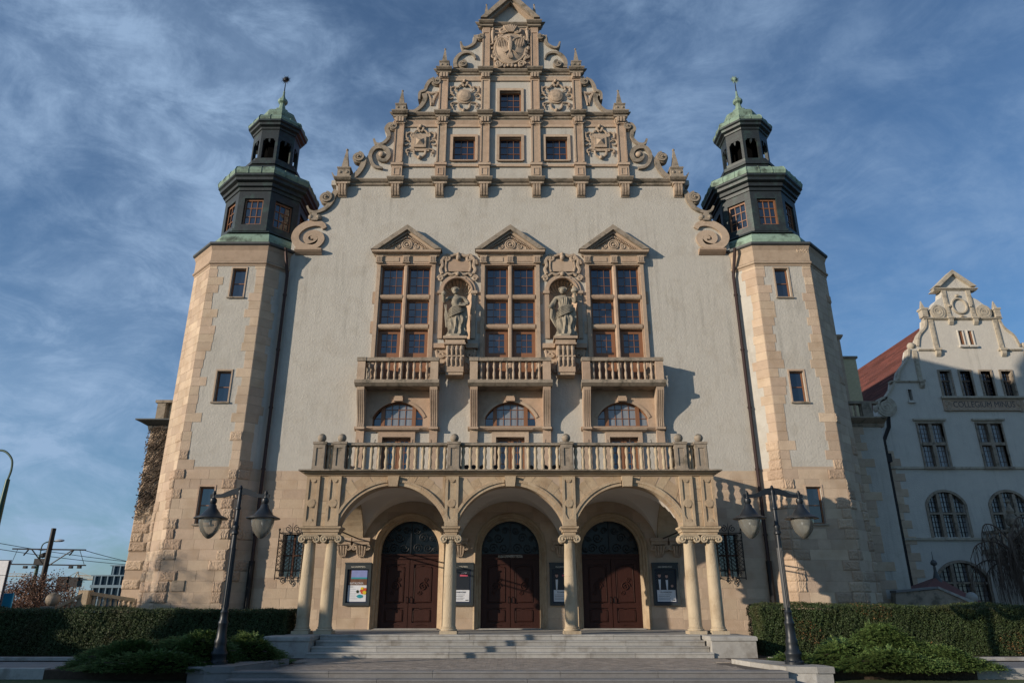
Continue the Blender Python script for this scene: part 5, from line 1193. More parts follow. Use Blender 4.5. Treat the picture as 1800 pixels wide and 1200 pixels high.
for a, b, n in ((-6.94, -6.20, 2), (-6.20, -2.055, 14), (-2.055, 2.055, 14), (2.055, 6.20, 14), (6.20, 6.94, 2)):
    MB().loft([[(a+.25, yb-.17, bz1-.05), (b-.25, yb-.17, bz1-.05), (b-.25, yb+.17, bz1-.05), (a+.25, yb+.17, bz1-.05)], [(a+.25, yb-.17, bz1), (b-.25, yb-.17, bz1), (b-.25, yb+.17, bz1), (a+.25, yb+.17, bz1)], [(a+.25, yb-.12, bz1+.055), (b-.25, yb-.12, bz1+.055), (b-.25, yb+.12, bz1+.055), (a+.25, yb+.12, bz1+.055)]]).build('handrail', 'weathered', bl)
    MB().box(a+.23, b-.23, yb-.14, yb+.14, bz0, bz0+.05).build('base_rail', 'weathered', bl)
    for i in range(n):
        t = (i+.5)/n if n == 14 else (i+.7)/(n+.4); x = a+.20+(b-a-.40)*t; put(BAL_P, 'baluster', (x, yb, bz0+.05), bl, 0, (1.05, 1.05, bz1-.102-bz0))
sp_ = random.Random(8)                                     # short iron spikes standing in the handrail
for x in (-5.6, -5.0, -4.25, -3.6, -2.9, -1.2, -.5, .35, 1.3, 2.9, 3.6, 4.4, 5.2, 5.8):
    MB().tube([(x, yb, bz1+.05), (x+sp_.uniform(-.03, .03), yb, bz1+.20)], .014, 4).build('iron_spike', 'iron', bl)
# corbels on the wall under the vault
for x in (2.075, 6.10, 6.86):
    for s in (-1, 1):
        c = part_at('wall_corbel', (s*x, Y0, 3.1), hall); xx = s*x
        MB().box(xx-.36, xx+.36, Y0-.32, Y0, 3.98, ZS).box(xx-.33, xx+.33, Y0-.27, Y0, 3.86, 3.978).build('shelf', 'stone', c)
        b = MB(); 
        for q in (-.18, -.06, .06, .18): b.tube([(xx+q, Y0-.26, 3.82), (xx+q*.8, Y0-.16, 3.55), (xx+q*.5, Y0-.06, 3.38)], [.05, .05, .03], 6)
        for q in (-1, 1): b.stroke(spiral(xx+q*.26, 3.74, .12, .03, math.pi/2, -1.5*q, 14), .035, Y0-.22)
        b.prism([(xx-.25, 3.855), (xx+.25, 3.855), (xx+.10, 3.4), (xx-.10, 3.4)], Y0-.12, Y0); b.build('corbel', 'carved', c, smooth=True)

# ---------------- doors
def fontmesh(txt, size, m, name, parent, loc, depth=.008, rx=math.pi/2, sx=1.0):
    cu = bpy.data.curves.new(name, 'FONT'); cu.body = txt; cu.size = size; cu.extrude = depth; cu.align_x = 'CENTER'; cu.align_y = 'CENTER'
    o = bpy.data.objects.new(name, cu); col.objects.link(o); dg = bpy.context.evaluated_depsgraph_get(); dg.update()
    me = bpy.data.meshes.new_from_object(o.evaluated_get(dg)); bpy.data.objects.remove(o); bpy.data.curves.remove(cu)
    me.materials.clear(); me.materials.append(MATS[m]); me.name = name; p = put(me, name, loc, parent); p.rotation_euler = (rx, 0, 0); p.scale = (sx, 1, 1); return p
for k in (-1, 0, 1):
    cx = k*SPX; d = part_at('entrance_door', (cx, Y0+.5, FLOOR), hall)
    n = 20; pin = [(cx-1.20, FLOOR), (cx-1.20, 3.66)]; 
    def prof(hw): return [(cx+hw, FLOOR)]+[(cx+hw*math.cos(math.pi*i/n), 3.66+hw*math.sin(math.pi*i/n)) for i in range(n+1)]+[(cx-hw, FLOOR)]
    b = MB(); b.loft([[(x, y, z) for x, z in prof(hw)] for hw, y in ((1.50, Y0-.03), (1.44, Y0-.06), (1.40, Y0-.03), (1.36, Y0+.10), (1.30, Y0+.14), (1.28, Y0+.30), (1.20, Y0+.34), (1.20, Y0+.56))], close=False); b.build('door_surround', 'ochre_ashlar', d)
    yd = Y0+.50; zt = 3.42
    b = MB(); b.box(cx-1.2, cx+1.2, yd-.10, yd+.08, zt-.10, zt+.10); b.box(cx-1.2, cx+1.2, yd-.16, yd-.10, zt+.04, zt+.10); b.box(cx-1.2, cx-1.12, yd-.06, yd+.06, FLOOR, zt-.1); b.box(cx+1.12, cx+1.2, yd-.06, yd+.06, FLOOR, zt-.1); b.build('door_frame', 'door_wood', d)
    for s in (-1, 1):
        x0, x1 = sorted((cx+s*.012, cx+s*1.118)); lf = MB(); lf.box(x0, x1, yd, yd+.06, FLOOR+.01, zt-.1); lfo = lf.build('door_leaf', 'door_wood', d)
        b = MB(); w = x1-x0; z0_ = FLOOR+.01
        b.box(x0, x0+.16, yd-.05, yd, z0_, zt-.1); b.box(x1-.16, x1, yd-.05, yd, z0_, zt-.1)
        for za, zb_ in ((z0_, z0_+.22), (z0_+.78, z0_+.94), (zt-.30, zt-.1)): b.box(x0+.16, x1-.16, yd-.05, yd, za, zb_)
        xm = (x0+x1)/2
        for za, zb_ in ((z0_+.30, z0_+.72), (z0_+1.02, zt-.40)):
            b.box(x0+.24, x1-.24, yd-.035, yd, za, zb_)
            P = [(x0+.21, za-.02), (x1-.21, za-.02), (x1-.21, zb_-.05), (xm+.12, zb_+.02), (xm, zb_+.05), (xm-.12, zb_+.02), (x0+.21, zb_-.05), (x0+.21, za-.02)]; b.stroke(P, .018, yd-.035, 5)
        b.stroke(spiral(xm, z0_+.86+.75, .19, .02, 0, 2, 24), .022, yd-.06); b.stroke(spiral(xm+.12, z0_+1.85, .10, .02, 0, 1.5, 14), .016, yd-.05); b.stroke(spiral(xm-.12, z0_+1.37, .10, .02, math.pi, 1.5, 14), .016, yd-.05)
        b.stroke([(xm-.2, z0_+.12), (xm, z0_+.16), (xm+.2, z0_+.12)], .014, yd-.06); b.build('leaf_panelling', 'door_wood', d, smooth=False)
        MB().tube([(cx+s*.08, yd-.06, 1.62), (cx+s*.08, yd-.12, 1.66), (cx+s*.08, yd-.12, 1.82), (cx+s*.08, yd-.06, 1.86)], .014, 6).build('door_handle', 'iron', d)
        MB().lathe([(.014, 0), (.014, .05)], cx+s*.06, yd-.03, 6).xf(Matrix.Translation((0, 0, FLOOR+.02))).build('door_bolt', 'iron', d)
    # fanlight behind wrought scrolls
    g = MB().prism([(cx-1.19, zt+.1)]+[(cx-1.19*math.cos(math.pi*i/24), max(zt+.1, 3.66+1.19*math.sin(math.pi*i/24))) for i in range(25)]+[(cx+1.19, zt+.1)], yd+.05, yd+.07); g.build('fanlight', 'fanlight_glass', d)
    b = MB(); b.box(cx-.03, cx+.03, yd-.04, yd+.02, zt+.1, 4.84)
    for s in (-1, 1):
        for (x, z, r_, t) in ((.28, zt+.34, .20, 1.6), (.72, zt+.34, .20, -1.6), (.50, zt+.76, .20, 1.6), (.22, zt+1.05, .15, -1.6), (1.02, zt+.28, .11, 1.4), (.88, zt+.72, .12, 1.4), (.56, zt+1.14, .10, 1.4)):
            b.stroke(spiral(cx+s*x, z, r_, .03, 0, t*s, 22), .020, yd-.02, 5)
        b.stroke([(cx+s*1.14*math.cos(a), 3.66+1.14*math.sin(a)) for a in np.linspace(0, math.pi/2, 10)], .016, yd-.02, 5)
    b.build('fanlight_grille', 'lamp_metal', d)
    MB().box(cx-1.25, cx+1.25, Y0-.05, Y0+.6, FLOOR-.003, FLOOR+.03).build('threshold', 'granite', d)
    if k == 0: fontmesh('AULA UNIWERSYTECKA', .15, 'gilt', 'lettering', d, (cx, yd-.175, zt+.00), .004, sx=.62)
    elif k == -1: fontmesh('1 2', .1, 'gilt', 'lettering', d, (cx+.98, yd-.06, zt-.32), .003) if False else None

# black floodlights lying on the balcony behind the balusters
fd = MB(); fd.lathe([(.05, 0), (.11, .03), (.125, .12), (.11, .14), (.02, .145)], 0, 0, 14); fd.v = [(x, -z+.07, y+.17) for x, y, z in fd.v]; FLM = fd.mesh('lamp_body', 'black_print', smooth=True)
FLS = MB().box(-.11, -.095, -.02, .02, 0, .2).box(.095, .11, -.02, .02, 0, .2).box(-.12, .12, -.09, .09, 0, .025).mesh('stand', 'iron')
ORD = ['leftmost', 'second from left', 'third from left', 'fourth from left', 'fifth from left', 'fifth from right', 'fourth from right', 'third from right', 'second from right', 'rightmost']
for i, px_ in enumerate((806, 820, 833, 848, 871, 911, 932, 958, 975, 985)):
    x, z = W(px_, 824, 25.95); t = tag(empty('floodlight', (x, 25.95, 6.11)), f'{ORD[i]} of the ten small black floodlights behind the porch balusters', 'floodlight', 'floodlights on the porch balcony')
    put(FLM, 'lamp_body', (x, 25.95, 6.11), t, .3*math.sin(i*2.3)); put(FLS, 'stand', (x, 25.95, 6.11), t)
# ================================================================ POSTER CASES
def poster(cx, lab, kind):
    z0, z1 = 1.52, 3.14; hw = .53; y = Y0
    t = tag(empty('poster_case', (cx, y, z0)), lab, 'poster case', 'poster cases between the doors')
    b = MB(); b.box(cx-hw, cx+hw, y-.14, y-.03, z1-.24, z1); b.box(cx-hw, cx+hw, y-.14, y-.03, z0, z0+.10); b.box(cx-hw, cx-hw+.10, y-.14, y-.03, z0+.10, z1-.24); b.box(cx+hw-.10, cx+hw, y-.14, y-.03, z0+.10, z1-.24)
    b.box(cx-hw, cx+hw, y-.028, y-.02, z0, z1); b.box(cx-hw-.02, cx+hw+.02, y-.16, y-.141, z1-.04, z1+.02); b.build('case_frame', 'case_metal', t)
    MB().box(cx-.43, cx+.43, y-.05, y-.03, z0+.10, z1-.24).build('back_board', 'sign_navy', t)
    fontmesh('AULA UNIWERSYTECKA', .075, 'gilt' if kind else 'weathered', 'lettering', t, (cx, y-.142, z1-.15), .002, sx=.7)
    pb = MB().box(cx-.37, cx+.37, y-.058, y-.052, z0+.15, z1-.28).build('poster', 'print_white' if kind != 1 else 'print_white', t)
    zm = z0+.15+.62; yy = y-.062
    def pr_(x0, x1, a, b_, m, nm='print', d=0): MB().box(cx+x0, cx+x1, yy-.001-d, yy+.003-d, a, b_).build(nm, m, pb)
    def blob(x, z, rx, rz_, m, d=.003): MB().prism([(cx+x+rx*math.cos(2*math.pi*i/14)*(1+.15*math.sin(i*2.1)), z+rz_*math.sin(2*math.pi*i/14)) for i in range(14)], yy-d-.001, yy-d+.001).build('print', m, pb)
    if kind == 1:
        pr_(-.37, .37, zm, z1-.28, 'print_brown'); pr_(-.27, .37, zm+.30, z1-.28, 'print_sky', d=.003); pr_(-.27, .37, zm+.24, zm+.30, 'print_teal', d=.003)
        fontmesh('KATALONIA', .115, 'print_white', 'lettering', pb, (cx-.04, yy-.004, zm+.07), .002, sx=.85)
        for i, (x, z, a, b_, m) in enumerate(((.24, zm-.22, .12, .12, 'print_red'), (.30, zm-.28, .07, .08, 'sign_yellow'), (.12, zm-.42, .12, .07, 'print_teal'), (.02, zm-.24, .05, .06, 'hedge_leaf'), (.20, zm-.12, .06, .05, 'sign_yellow'), (.33, zm-.16, .05, .06, 'print_red'))): blob(x, z, a, b_, m, .003+i*.0015)
        fontmesh('koncert', .05, 'print_dark', 'lettering', pb, (cx-.25, yy-.004, zm-.06), .001)
        for j in range(6): pr_(-.30, -.30+.25+.05*(j % 3), zm-.16-.07*j, zm-.15-.07*j, 'pale_metal', d=.002)
    else:
        zz = z0+.15+.44; pr_(-.37, .37, zz, z1-.28, 'print_dark')
        def man(x, s):
            blob(x, zz+.50*s+.05, .055*s, .08*s, 'print_skin'); blob(x, zz+.56*s+.06, .06*s, .035*s, 'black_print', .005)
            MB().prism([(cx+x-.05, zz+.36*s+.04), (cx+x+.05, zz+.36*s+.04), (cx+x+.02, zz+.01), (cx+x-.03, zz+.01)], yy-.005, yy-.003).build('print', 'print_white', pb)
        man(-.27 if kind == 2 else -.24, 1.0)
        if kind == 4: man(.05, .95); blob(.25, zz+.15, .05, .05, 'print_skin')
        if kind in (2, 3):
            pr_(-.02, .30, zz+.52, zz+.58, 'print_pink', d=.003)
            fontmesh('KONCERT', .07, 'print_white', 'lettering', pb, (cx+.14, yy-.006, zz+.635), .001, sx=.7)
        fontmesh('FILHARMONIA', .085, 'print_dark', 'lettering', pb, (cx, yy-.003, zz-.09), .001, sx=.85)
        for j in range(4): pr_(-.33, .18-.05*(j % 2), zz-.19-.06*j, zz-.178-.06*j, 'case_metal', d=.001)
        pr_(.22, .34, zz-.40, zz-.37, 'print_dark', d=.001)
poster(-6.17, 'poster case left of the left door with bright Catalonia poster', 1)
poster(-2.02, 'poster case between left and middle doors, showing a performer', 2)
poster(2.12, 'poster case between middle and right doors, half behind a column', 3)
poster(6.28, 'shaded poster case right of the right door', 4)

# ================================================================ STREET LAMPS
def lamp_proto(x, y):
    t = empty('street_lamp', (x, y, .10)); z = .10
    MB().lathe([(.24, z), (.24, z+.06), (.20, z+.10), (.19, z+.20), (.215, z+.24), (.215, z+.28), (.17, z+.34), (.15, z+.50), (.165, z+.56), (.13, z+.64), (.115, z+.95), (.13, z+.99), (.13, z+1.03), (.10, z+1.09), (.095, z+1.25), (.105, z+1.28), (.085, z+1.33)], x, y, 16).build('lamp_base', 'lamp_metal', t, smooth=True)
    b = MB()
    for i in range(10): a = 2*math.pi*i/10; b.sphere((x+.235*math.cos(a), y+.235*math.sin(a), z+.075), .022, 6)
    b.build('base_bolts', 'lamp_metal', t)
    pr_ = [(.080, z+1.33), (.072, z+2.9), (.062, z+3.30), (.095, z+3.33), (.095, z+3.38), (.070, z+3.42), (.085, z+3.50), (.085, z+3.54), (.058, z+3.58), (.056, z+3.98), (.075, z+4.0), (.075, z+4.05), (.055, z+4.08), (.052, z+4.46), (.06, z+4.50), (.035, z+4.56), (.05, z+4.60), (.03, z+4.66), (.005, z+4.68)]
    b = MB().lathe(pr_, x, y, 14)
    for i in range(12): a = 2*math.pi*i/12; b.tube([(x+.078*math.cos(a), y+.078*math.sin(a), z+1.4), (x+.068*math.cos(a), y+.068*math.sin(a), z+2.95)], .010, 4)
    b.build('post', 'lamp_metal', t, smooth=True)
    for s in (-1, 1):
        arm = [(x+s*.05, z+4.50), (x+s*.18, z+4.49), (x+s*.40, z+4.41), (x+s*.54, z+4.375), (x+s*.84, z+4.37)]
        pp = smooth_pts(arm, 5); n = len(pp)
        MB().ribbon(pp, [.20-.10*min(1, i/(n*.7)) for i in range(n)], y-.03, y+.03).build('arm', 'lamp_metal', t)
        hx = x+s*.74; zh = z+4.32
        ln = [(.045, zh+.14), (.045, zh+.10), (.03, zh+.05), (.035, zh), (.075, zh-.03), (.085, zh-.10), (.06, zh-.16), (.09, zh-.20), (.10, zh-.26), (.17, zh-.36), (.22, zh-.44), (.38, zh-.52), (.385, zh-.54), (.24, zh-.53)]
        ln = [(r_*1.2, zh+(zz-zh)*1.08) for r_, zz in ln]; MB().lathe(ln, hx, y, 24).sphere((hx, y, zh+.17), .035, 8).build('lamp_shade', 'lamp_metal', t, smooth=True)
        gl = [(r_*1.24, zh+(zz-zh)*1.06-.01) for r_, zz in [(.245, zh-.53), (.25, zh-.60), (.235, zh-.72), (.19, zh-.86), (.11, zh-.98), (.05, zh-1.04), (.0, zh-1.055)]]
        MB().loft([[(hx+r_*math.cos(2*math.pi*i/24), y+r_*math.sin(2*math.pi*i/24), zz) for i in range(24)] for r_, zz in [(max(r_, .002), zz) for r_, zz in gl]], cap=False).build('lamp_glass', 'lamp_glass', t, smooth=True)
        MB().lathe([(.04, zh-.55), (.045, zh-.66), (.03, zh-.74), (.005, zh-.76)], hx, y, 10).box(hx-.10, hx+.10, y-.1, y+.1, zh-.56, zh-.545).build('bulb', 'pale_metal', t, smooth=True)
    return t
lp = lamp_proto(-7.72, 20.3)
tag(lp, 'dark double-armed street lamp standing left of the entrance steps', 'street lamp', 'double-armed street lamps before the porch')
l2 = copy_tree(lp); l2.location = (7.50, 20.3, .10); l2['label'] = 'dark double-armed street lamp standing right of the entrance steps'

# ================================================================ HEDGES
def hedge(x0, x1, y0, y1, z1, lab, dens, seed):
    t = tag(empty('hedge', ((x0+x1)/2, (y0+y1)/2, 0)), lab, 'hedge', 'clipped hedges in front of the towers')
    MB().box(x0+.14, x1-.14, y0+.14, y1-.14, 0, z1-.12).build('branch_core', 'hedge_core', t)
    r_ = np.random.default_rng(seed); C = []; Nn = []
    def face(n, fn, nrm):
        u, v = r_.random(n), r_.random(n); C.append(np.stack(fn(u, v), 1)); Nn.append(np.tile(nrm, (n, 1)))
    A = (x1-x0)*z1
    nf = int(A*dens); face(nf, lambda u, v: (x0+(x1-x0)*u, np.full_like(u, y0), z1*v), (0, -1, 0)); nt_ = int((x1-x0)*(y1-y0)*dens*.5); face(nt_, lambda u, v: (x0+(x1-x0)*u, y0+(y1-y0)*v, np.full_like(u, z1)), (0, 0, 1))
    for xe, s in ((x0, -1), (x1, 1)): face(int((y1-y0)*z1*dens), lambda u, v: (np.full_like(u, xe), y0+(y1-y0)*u, z1*v), (s, 0, 0))
    C = np.concatenate(C); Nn = np.concatenate(Nn).astype(float)
    # the clipped face swells and sinks in tufts
    ph = np.sin(C[:, 0]*7.3+1.7*np.sin(C[:, 2]*5))*np.sin(C[:, 2]*8.1+C[:, 0]*3.1)*.022+np.sin(C[:, 0]*2.1)*.02+np.sin(C[:, 0]*19+C[:, 2]*13)*np.sin(C[:, 2]*23-C[:, 0]*9)*.035+.05*np.sin(C[:, 0]*.9+2*np.sin(C[:, 0]*.37))+.03*np.sin(C[:, 0]*4.1+C[:, 1]*3)*np.sin(C[:, 2]*3.3)
    C = C+Nn*ph[:, None]-Nn*(r_.random(len(C))**2*.13)[:, None]+r_.normal(0, .012, C.shape); C[:, 2] = np.maximum(C[:, 2], .02)
    big = np.abs(C[:, 0]) < 19
    C, Nn = C[big], Nn[big]
    patch = (np.sin(C[:, 0]*1.35+1)*np.sin(C[:, 2]*2.6+C[:, 0]*.6) > .62) & (r_.random(len(C)) < .13) & (x0 > 0)
    leaf_cloud('foliage', C[~patch], Nn[~patch]+np.array((0, 0, .35)), .0125, 'hedge_leaf', t, 1.8, .8)
    if patch.any(): leaf_cloud('dry_foliage', C[patch], Nn[patch], .012, 'juniper_dry', t, 1.8, .8)
    n = 260; P = []                                       # stray shoots standing out of the clipped top
    for i in range(n):
        x = r_.uniform(max(x0, -19), min(x1, 19)); y = y0+r_.random()**2*(y1-y0); L_ = r_.uniform(.03, .13); d = np.array((r_.normal(0, .3), r_.normal(-.1, .3), 1.)); b_ = np.array((x, y, z1-.03)); 
        for k in range(7): f = k/7; sd = np.array((r_.normal(0, 1), r_.normal(0, 1), .3))*.022; p = b_+d*L_*f; P.append((p, p+sd*.5+np.array((.004, 0, 0)), p+sd+d*.02, p+sd*.5-np.array((.004, 0, 0))))
    quads('shoots', np.array(P).reshape(-1, 3), 'hedge_leaf', t)
hedge(-26, -7.45, 25.0, 26.7, 1.42, 'dark clipped yew hedge in front of the left tower', 4200, 1)
hedge(8.35, 26, 25.0, 26.4, 1.53, 'clipped yew hedge in front of the right tower with brown patches', 4200, 2)

# ================================================================ JUNIPERS
def juniper(parts, lab, seed, n_spray=1500, dry=None):
    r_ = np.random.default_rng(seed); t = tag(empty('juniper_bush', (parts[0][0], parts[0][1], 0)), lab, 'bush', 'spreading junipers beside the forecourt')
    Q = []; QD = []; br = MB()
    for (cx, cy, rx, ry, h, share) in parts:
        n = int(n_spray*share)
        for i in range(n):
            a = r_.uniform(0, 2*math.pi); q = math.sqrt(r_.random()); lob = 1+.16*math.sin(3*a+seed)+.10*math.sin(7*a+cx); px, py = cx+rx*q*lob*math.cos(a), cy+ry*q*lob*math.sin(a)
            pz = h*(1-q**2.2)*(.80+.24*math.sin(px*3.1+1.3*py)*math.sin(py*2.7-px))+r_.uniform(-.10, .05); pz = max(.03, pz)
            d = np.array((math.cos(a)*(.5+q)+r_.normal(0, .35), math.sin(a)*(.5+q)+r_.normal(0, .35), .38-.45*q+r_.normal(0, .16))); d /= np.linalg.norm(d)
            L_ = r_.uniform(.13, .27); side = np.cross(d, (0, 0, 1.)); side /= np.linalg.norm(side)+1e-9; up = np.cross(side, d); base = np.array((px, py, pz))
            isdry = dry is not None and math.hypot((px-dry[0])/dry[2], (py-dry[1])/dry[3]) < 1 and r_.random() < .8
            for k in range(15):
                f = (k+.5)/15; p = base+d*L_*f-np.array((0, 0, .10*f*f*L_)); s = 1 if k % 2 else -1; w = .065*(1-f*.7)
                tip = p+side*s*w+d*w*.9+up*r_.uniform(-.03, .03); wd = up*.006+d*.011; m = (p+tip)/2
                (QD if isdry else Q).append((p-wd*.4, m-wd+side*s*.004, tip, m+wd))
        for j in range(9): a = r_.uniform(0, 2*math.pi); br.tube([(cx, cy, .0), (cx+rx*.4*math.cos(a), cy+ry*.4*math.sin(a), h*.45), (cx+rx*.8*math.cos(a), cy+ry*.8*math.sin(a), h*.42)], [.04, .025, .01], 5)
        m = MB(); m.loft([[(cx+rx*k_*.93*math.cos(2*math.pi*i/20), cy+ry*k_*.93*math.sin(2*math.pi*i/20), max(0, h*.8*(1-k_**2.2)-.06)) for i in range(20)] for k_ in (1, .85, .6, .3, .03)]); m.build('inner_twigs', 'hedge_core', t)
    quads('foliage', np.array(Q).reshape(-1, 3), 'juniper_leaf', t)
    if QD: quads('dry_foliage', np.array(QD).reshape(-1, 3), 'juniper_dry', t)
    br.build('branches', 'bark', t)
juniper([(10.3, 20.9, 1.6, 1.1, 1.02, 1.0), (9.1, 20.7, 1.0, .9, .74, .4), (11.5, 20.4, 1.1, .8, .50, .45), (9.9, 19.9, 1.4, .6, .52, .4), (8.3, 22.0, .9, .5, .25, .2)], 'bright green spreading juniper right of the right lamp, brown on one side', 3, 4600, (11.3, 21.3, .8, .7))
juniper([(-8.7, 21.0, 1.4, 1.1, .88, .8), (-10.2, 20.6, 1.4, .9, .66, .8), (-7.5, 22.2, 1.0, .9, .74, .45), (-9.2, 19.8, 1.7, .6, .42, .4)], 'dark spreading juniper in the shade behind the left lamp', 5, 3000)
MB_rock = MB().sphere((-9.0, 22.3, .74), .13, 8, (1.3, .7, .9))
# ================================================================ COLLEGIUM MINUS (pale gabled building at the right)
YC = 37.0
col_ = tag(empty('college_building', (26, YC, 0)), 'pale gabled building with a steep red tiled roof right of the hall', 'building')
cz2 = lambda p: zoomed(p, 1440, 450, 3.43, YC); cz3 = lambda p: zoomed(p, 1540, 830, 4.8, YC)
XA = cz2([(790, 90)])[0][0]
lt = cz2([(350, 985), (352, 955), (360, 900), (400, 862), (445, 790), (450, 750), (478, 745), (488, 690), (530, 630), (540, 560), (590, 540), (600, 490), (640, 425), (640, 378), (672, 370), (672, 310), (710, 265), (735, 250), (738, 205), (690, 205), (790, 92)])
XL = lt[0][0]
gp = [(XL, 0)]+lt
gp = gp+[(2*XA-x, z) for x, z in reversed(gp[:-1])]
hol = []
def cwin(px0, px1, py0, py1, zo=cz2): a = zo([(px0, py0)])[0]; b = zo([(px1, py0)])[0]; return (a[0], b[0], zo([(px0, py1)])[0][1], b[1])
W4 = [cwin(720, 783, 695, 845), cwin(843, 905, 695, 845), cwin(967, 1028, 695, 845), cwin(1090, 1152, 695, 845)]
sl_ = [cwin(833, 858, 452, 538), cwin(890, 915, 452, 538)]; slit = [cwin(530, 552, 805, 872)]
W2 = [cwin(590, 737, 1010, 1270), cwin(945, 1090, 1010, 1270)]
dxw = W2[1][0]-W2[0][0]
W2.append((W2[1][0]+dxw, W2[1][1]+dxw, W2[1][2], W2[1][3]))
AWp = []
ca = cz3([(600, 330)])[0][0]; hwa = (cz3([(752, 330)])[0][0]-cz3([(445, 330)])[0][0])/2; zz_ = [cz3([(600, q)])[0][1] for q in (545, 265, 165)]
for k in range(3): AWp.append((ca+k*dxw*1.03, zz_[0], zz_[1], hwa, zz_[2]-zz_[1]))
low = cz3([(600, 1120), (740, 760), (590, 880)]); cxl = cz3([(732, 900)])[0][0]
AWp.append((cxl, low[0][1], low[2][1], 1.22, low[1][1]-low[2][1])); AWp.append((cxl+dxw*1.05, low[0][1], low[2][1], 1.22, low[1][1]-low[2][1]))
hol = [rect(a, b, c, d) for a, b, c, d in W4+sl_+slit+W2]+[arch_hole(cx, z0, zs_, hw, ri, 14) for cx, z0, zs_, hw, ri in AWp]
MB().holed(gp, hol, YC, YC+.6).build('front_wall', 'stucco_pale', col_)
ridge = lt[-1][1]-2.0; zev = lt[0][1]
MB().box(XL+.05, 2*XA-XL-.05, YC+.75, 62, 0, zev).build('side_walls', 'stucco_pale', col_)
MB().box(XL+.1, 2*XA-XL-.1, YC+.62, YC+.7, 0, zev).build('room_dark', 'dark_void', col_)  # shade of the rooms put in as a near-black sheet
# roof with rows of tiles
for s in (-1, 1):
    e = Vector((XA+s*(XA-XL), 0, zev+.1)) if s > 0 else Vector((XL, 0, zev+.1)); r0 = Vector((XA, 0, ridge)); rows = 46
    base = MB(); base.prism([(e.x, e.z-.2), (e.x, e.z), (r0.x, r0.z), (r0.x, r0.z-.2)], YC+.61, 66).build('roof_deck', 'red_tile', col_)
    b = MB()
    for i in range(rows):
        p = e+(r0-e)*(i/rows); q = e+(r0-e)*((i+1.05)/rows); nrm = Vector((s*(r0.z-e.z), 0, abs(r0.x-e.x))).normalized()
        cc = [(p.x+nrm.x*.07, p.z+nrm.z*.07), (q.x+nrm.x*.02, q.z+nrm.z*.02), (q.x, q.z), (p.x, p.z)]; ys = np.arange(YC+.62, 64, 1.6)
        for y0_ in ys: b.prism(cc, y0_, y0_+1.58)
    o = b.build('roof_tiles', 'red_tile', col_); o['kind'] = 'stuff'
def cframe(w, win, e=.11, m='weathered', sill=True):
    b = MB(); a, c, z0_, z1_ = w; b.box(a-e, a, YC-.06, YC+.2, z0_, z1_+e); b.box(c, c+e, YC-.06, YC+.2, z0_, z1_+e); b.box(a, c, YC-.06, YC+.2, z1_, z1_+e)
    if sill: b.box(a-e-.06, c+e+.06, YC-.14, YC+.1, z0_-.13, z0_-.002)
    b.build('stone_frame', m, win)
for w in W4:
    win = part_at('upper_window', ((w[0]+w[1])/2, YC, w[2]), col_); cframe(w, win, .09, sill=False)
    zm = w[2]+(w[3]-w[2])*.64; b = MB(); xm = (w[0]+w[1])/2
    b.box(w[0], w[1], YC+.14, YC+.2, zm-.05, zm+.05); b.box(xm-.04, xm+.04, YC+.14, YC+.2, w[2], zm-.05)
    for k in (1, 2, 3): x = w[0]+(w[1]-w[0])*k/4; b.box(x-.012, x+.012, YC+.17, YC+.2, w[2], w[3])
    for k in range(1, 6): z = w[2]+(w[3]-w[2])*k/6; b.box(w[0], w[1], YC+.17, YC+.2, z-.012, z+.012)
    b.build('sash', 'bark', win); pane(win, xm, YC+.21, (w[2]+w[3])/2, w[1]-w[0], w[3]-w[2])
for w in sl_:
    win = part_at('slit_window', (w[0], YC, w[2]), col_); cframe(w, win, .05, 'stucco_pale'); MB().box(w[1]-.14, w[1]-.001, YC+.02, YC+.3, w[2]+.01, w[3]-.01).build('shutter', 'window_wood', win); pane(win, (w[0]+w[1])/2, YC+.3, (w[2]+w[3])/2, w[1]-w[0], w[3]-w[2])
for w in slit: win = part_at('slit_window', (w[0], YC, w[2]), col_); pane(win, (w[0]+w[1])/2, YC+.3, (w[2]+w[3])/2, w[1]-w[0], w[3]-w[2]); cframe(w, win, .03, 'stucco_pale')
for w in W2:
    win = part_at('cross_window', ((w[0]+w[1])/2, YC, w[2]), col_); cframe(w, win, .08); xm = (w[0]+w[1])/2; zm = w[2]+(w[3]-w[2])*.53
    MB().box(w[0]-.22, w[1]+.22, YC-.16, YC, w[3]+.162, w[3]+.26).build('hood', 'pale_trim', win)
    MB().box(xm-.09, xm+.09, YC-.03, YC+.2, w[2], w[3]).box(w[0], w[1], YC-.028, YC+.19, zm-.08, zm+.08).build('stone_cross', 'weathered', win)
    for x0, x1 in ((w[0]+.01, xm-.095), (xm+.095, w[1]-.01)):
        for z0_, z1_ in ((w[2]+.01, zm-.085), (zm+.085, w[3]-.01)):
            b = MB(); f_ = .035; b.box(x0, x0+f_, YC+.13, YC+.17, z0_, z1_); b.box(x1-f_, x1, YC+.13, YC+.17, z0_, z1_); b.box(x0+f_, x1-f_, YC+.13, YC+.17, z0_, z0_+f_); b.box(x0+f_, x1-f_, YC+.13, YC+.17, z1_-f_, z1_)
            for k in (1, 2): x = x0+(x1-x0)*k/3; b.box(x-.01, x+.01, YC+.14, YC+.165, z0_+f_, z1_-f_)
            for k in (1, 2, 3): z = z0_+(z1_-z0_)*k/4; b.box(x0+f_, x1-f_, YC+.141, YC+.164, z-.01, z+.01)
            b.build('sash', 'bark', win); pane(win, (x0+x1)/2, YC+.17, (z0_+z1_)/2, x1-x0, z1_-z0_, True)
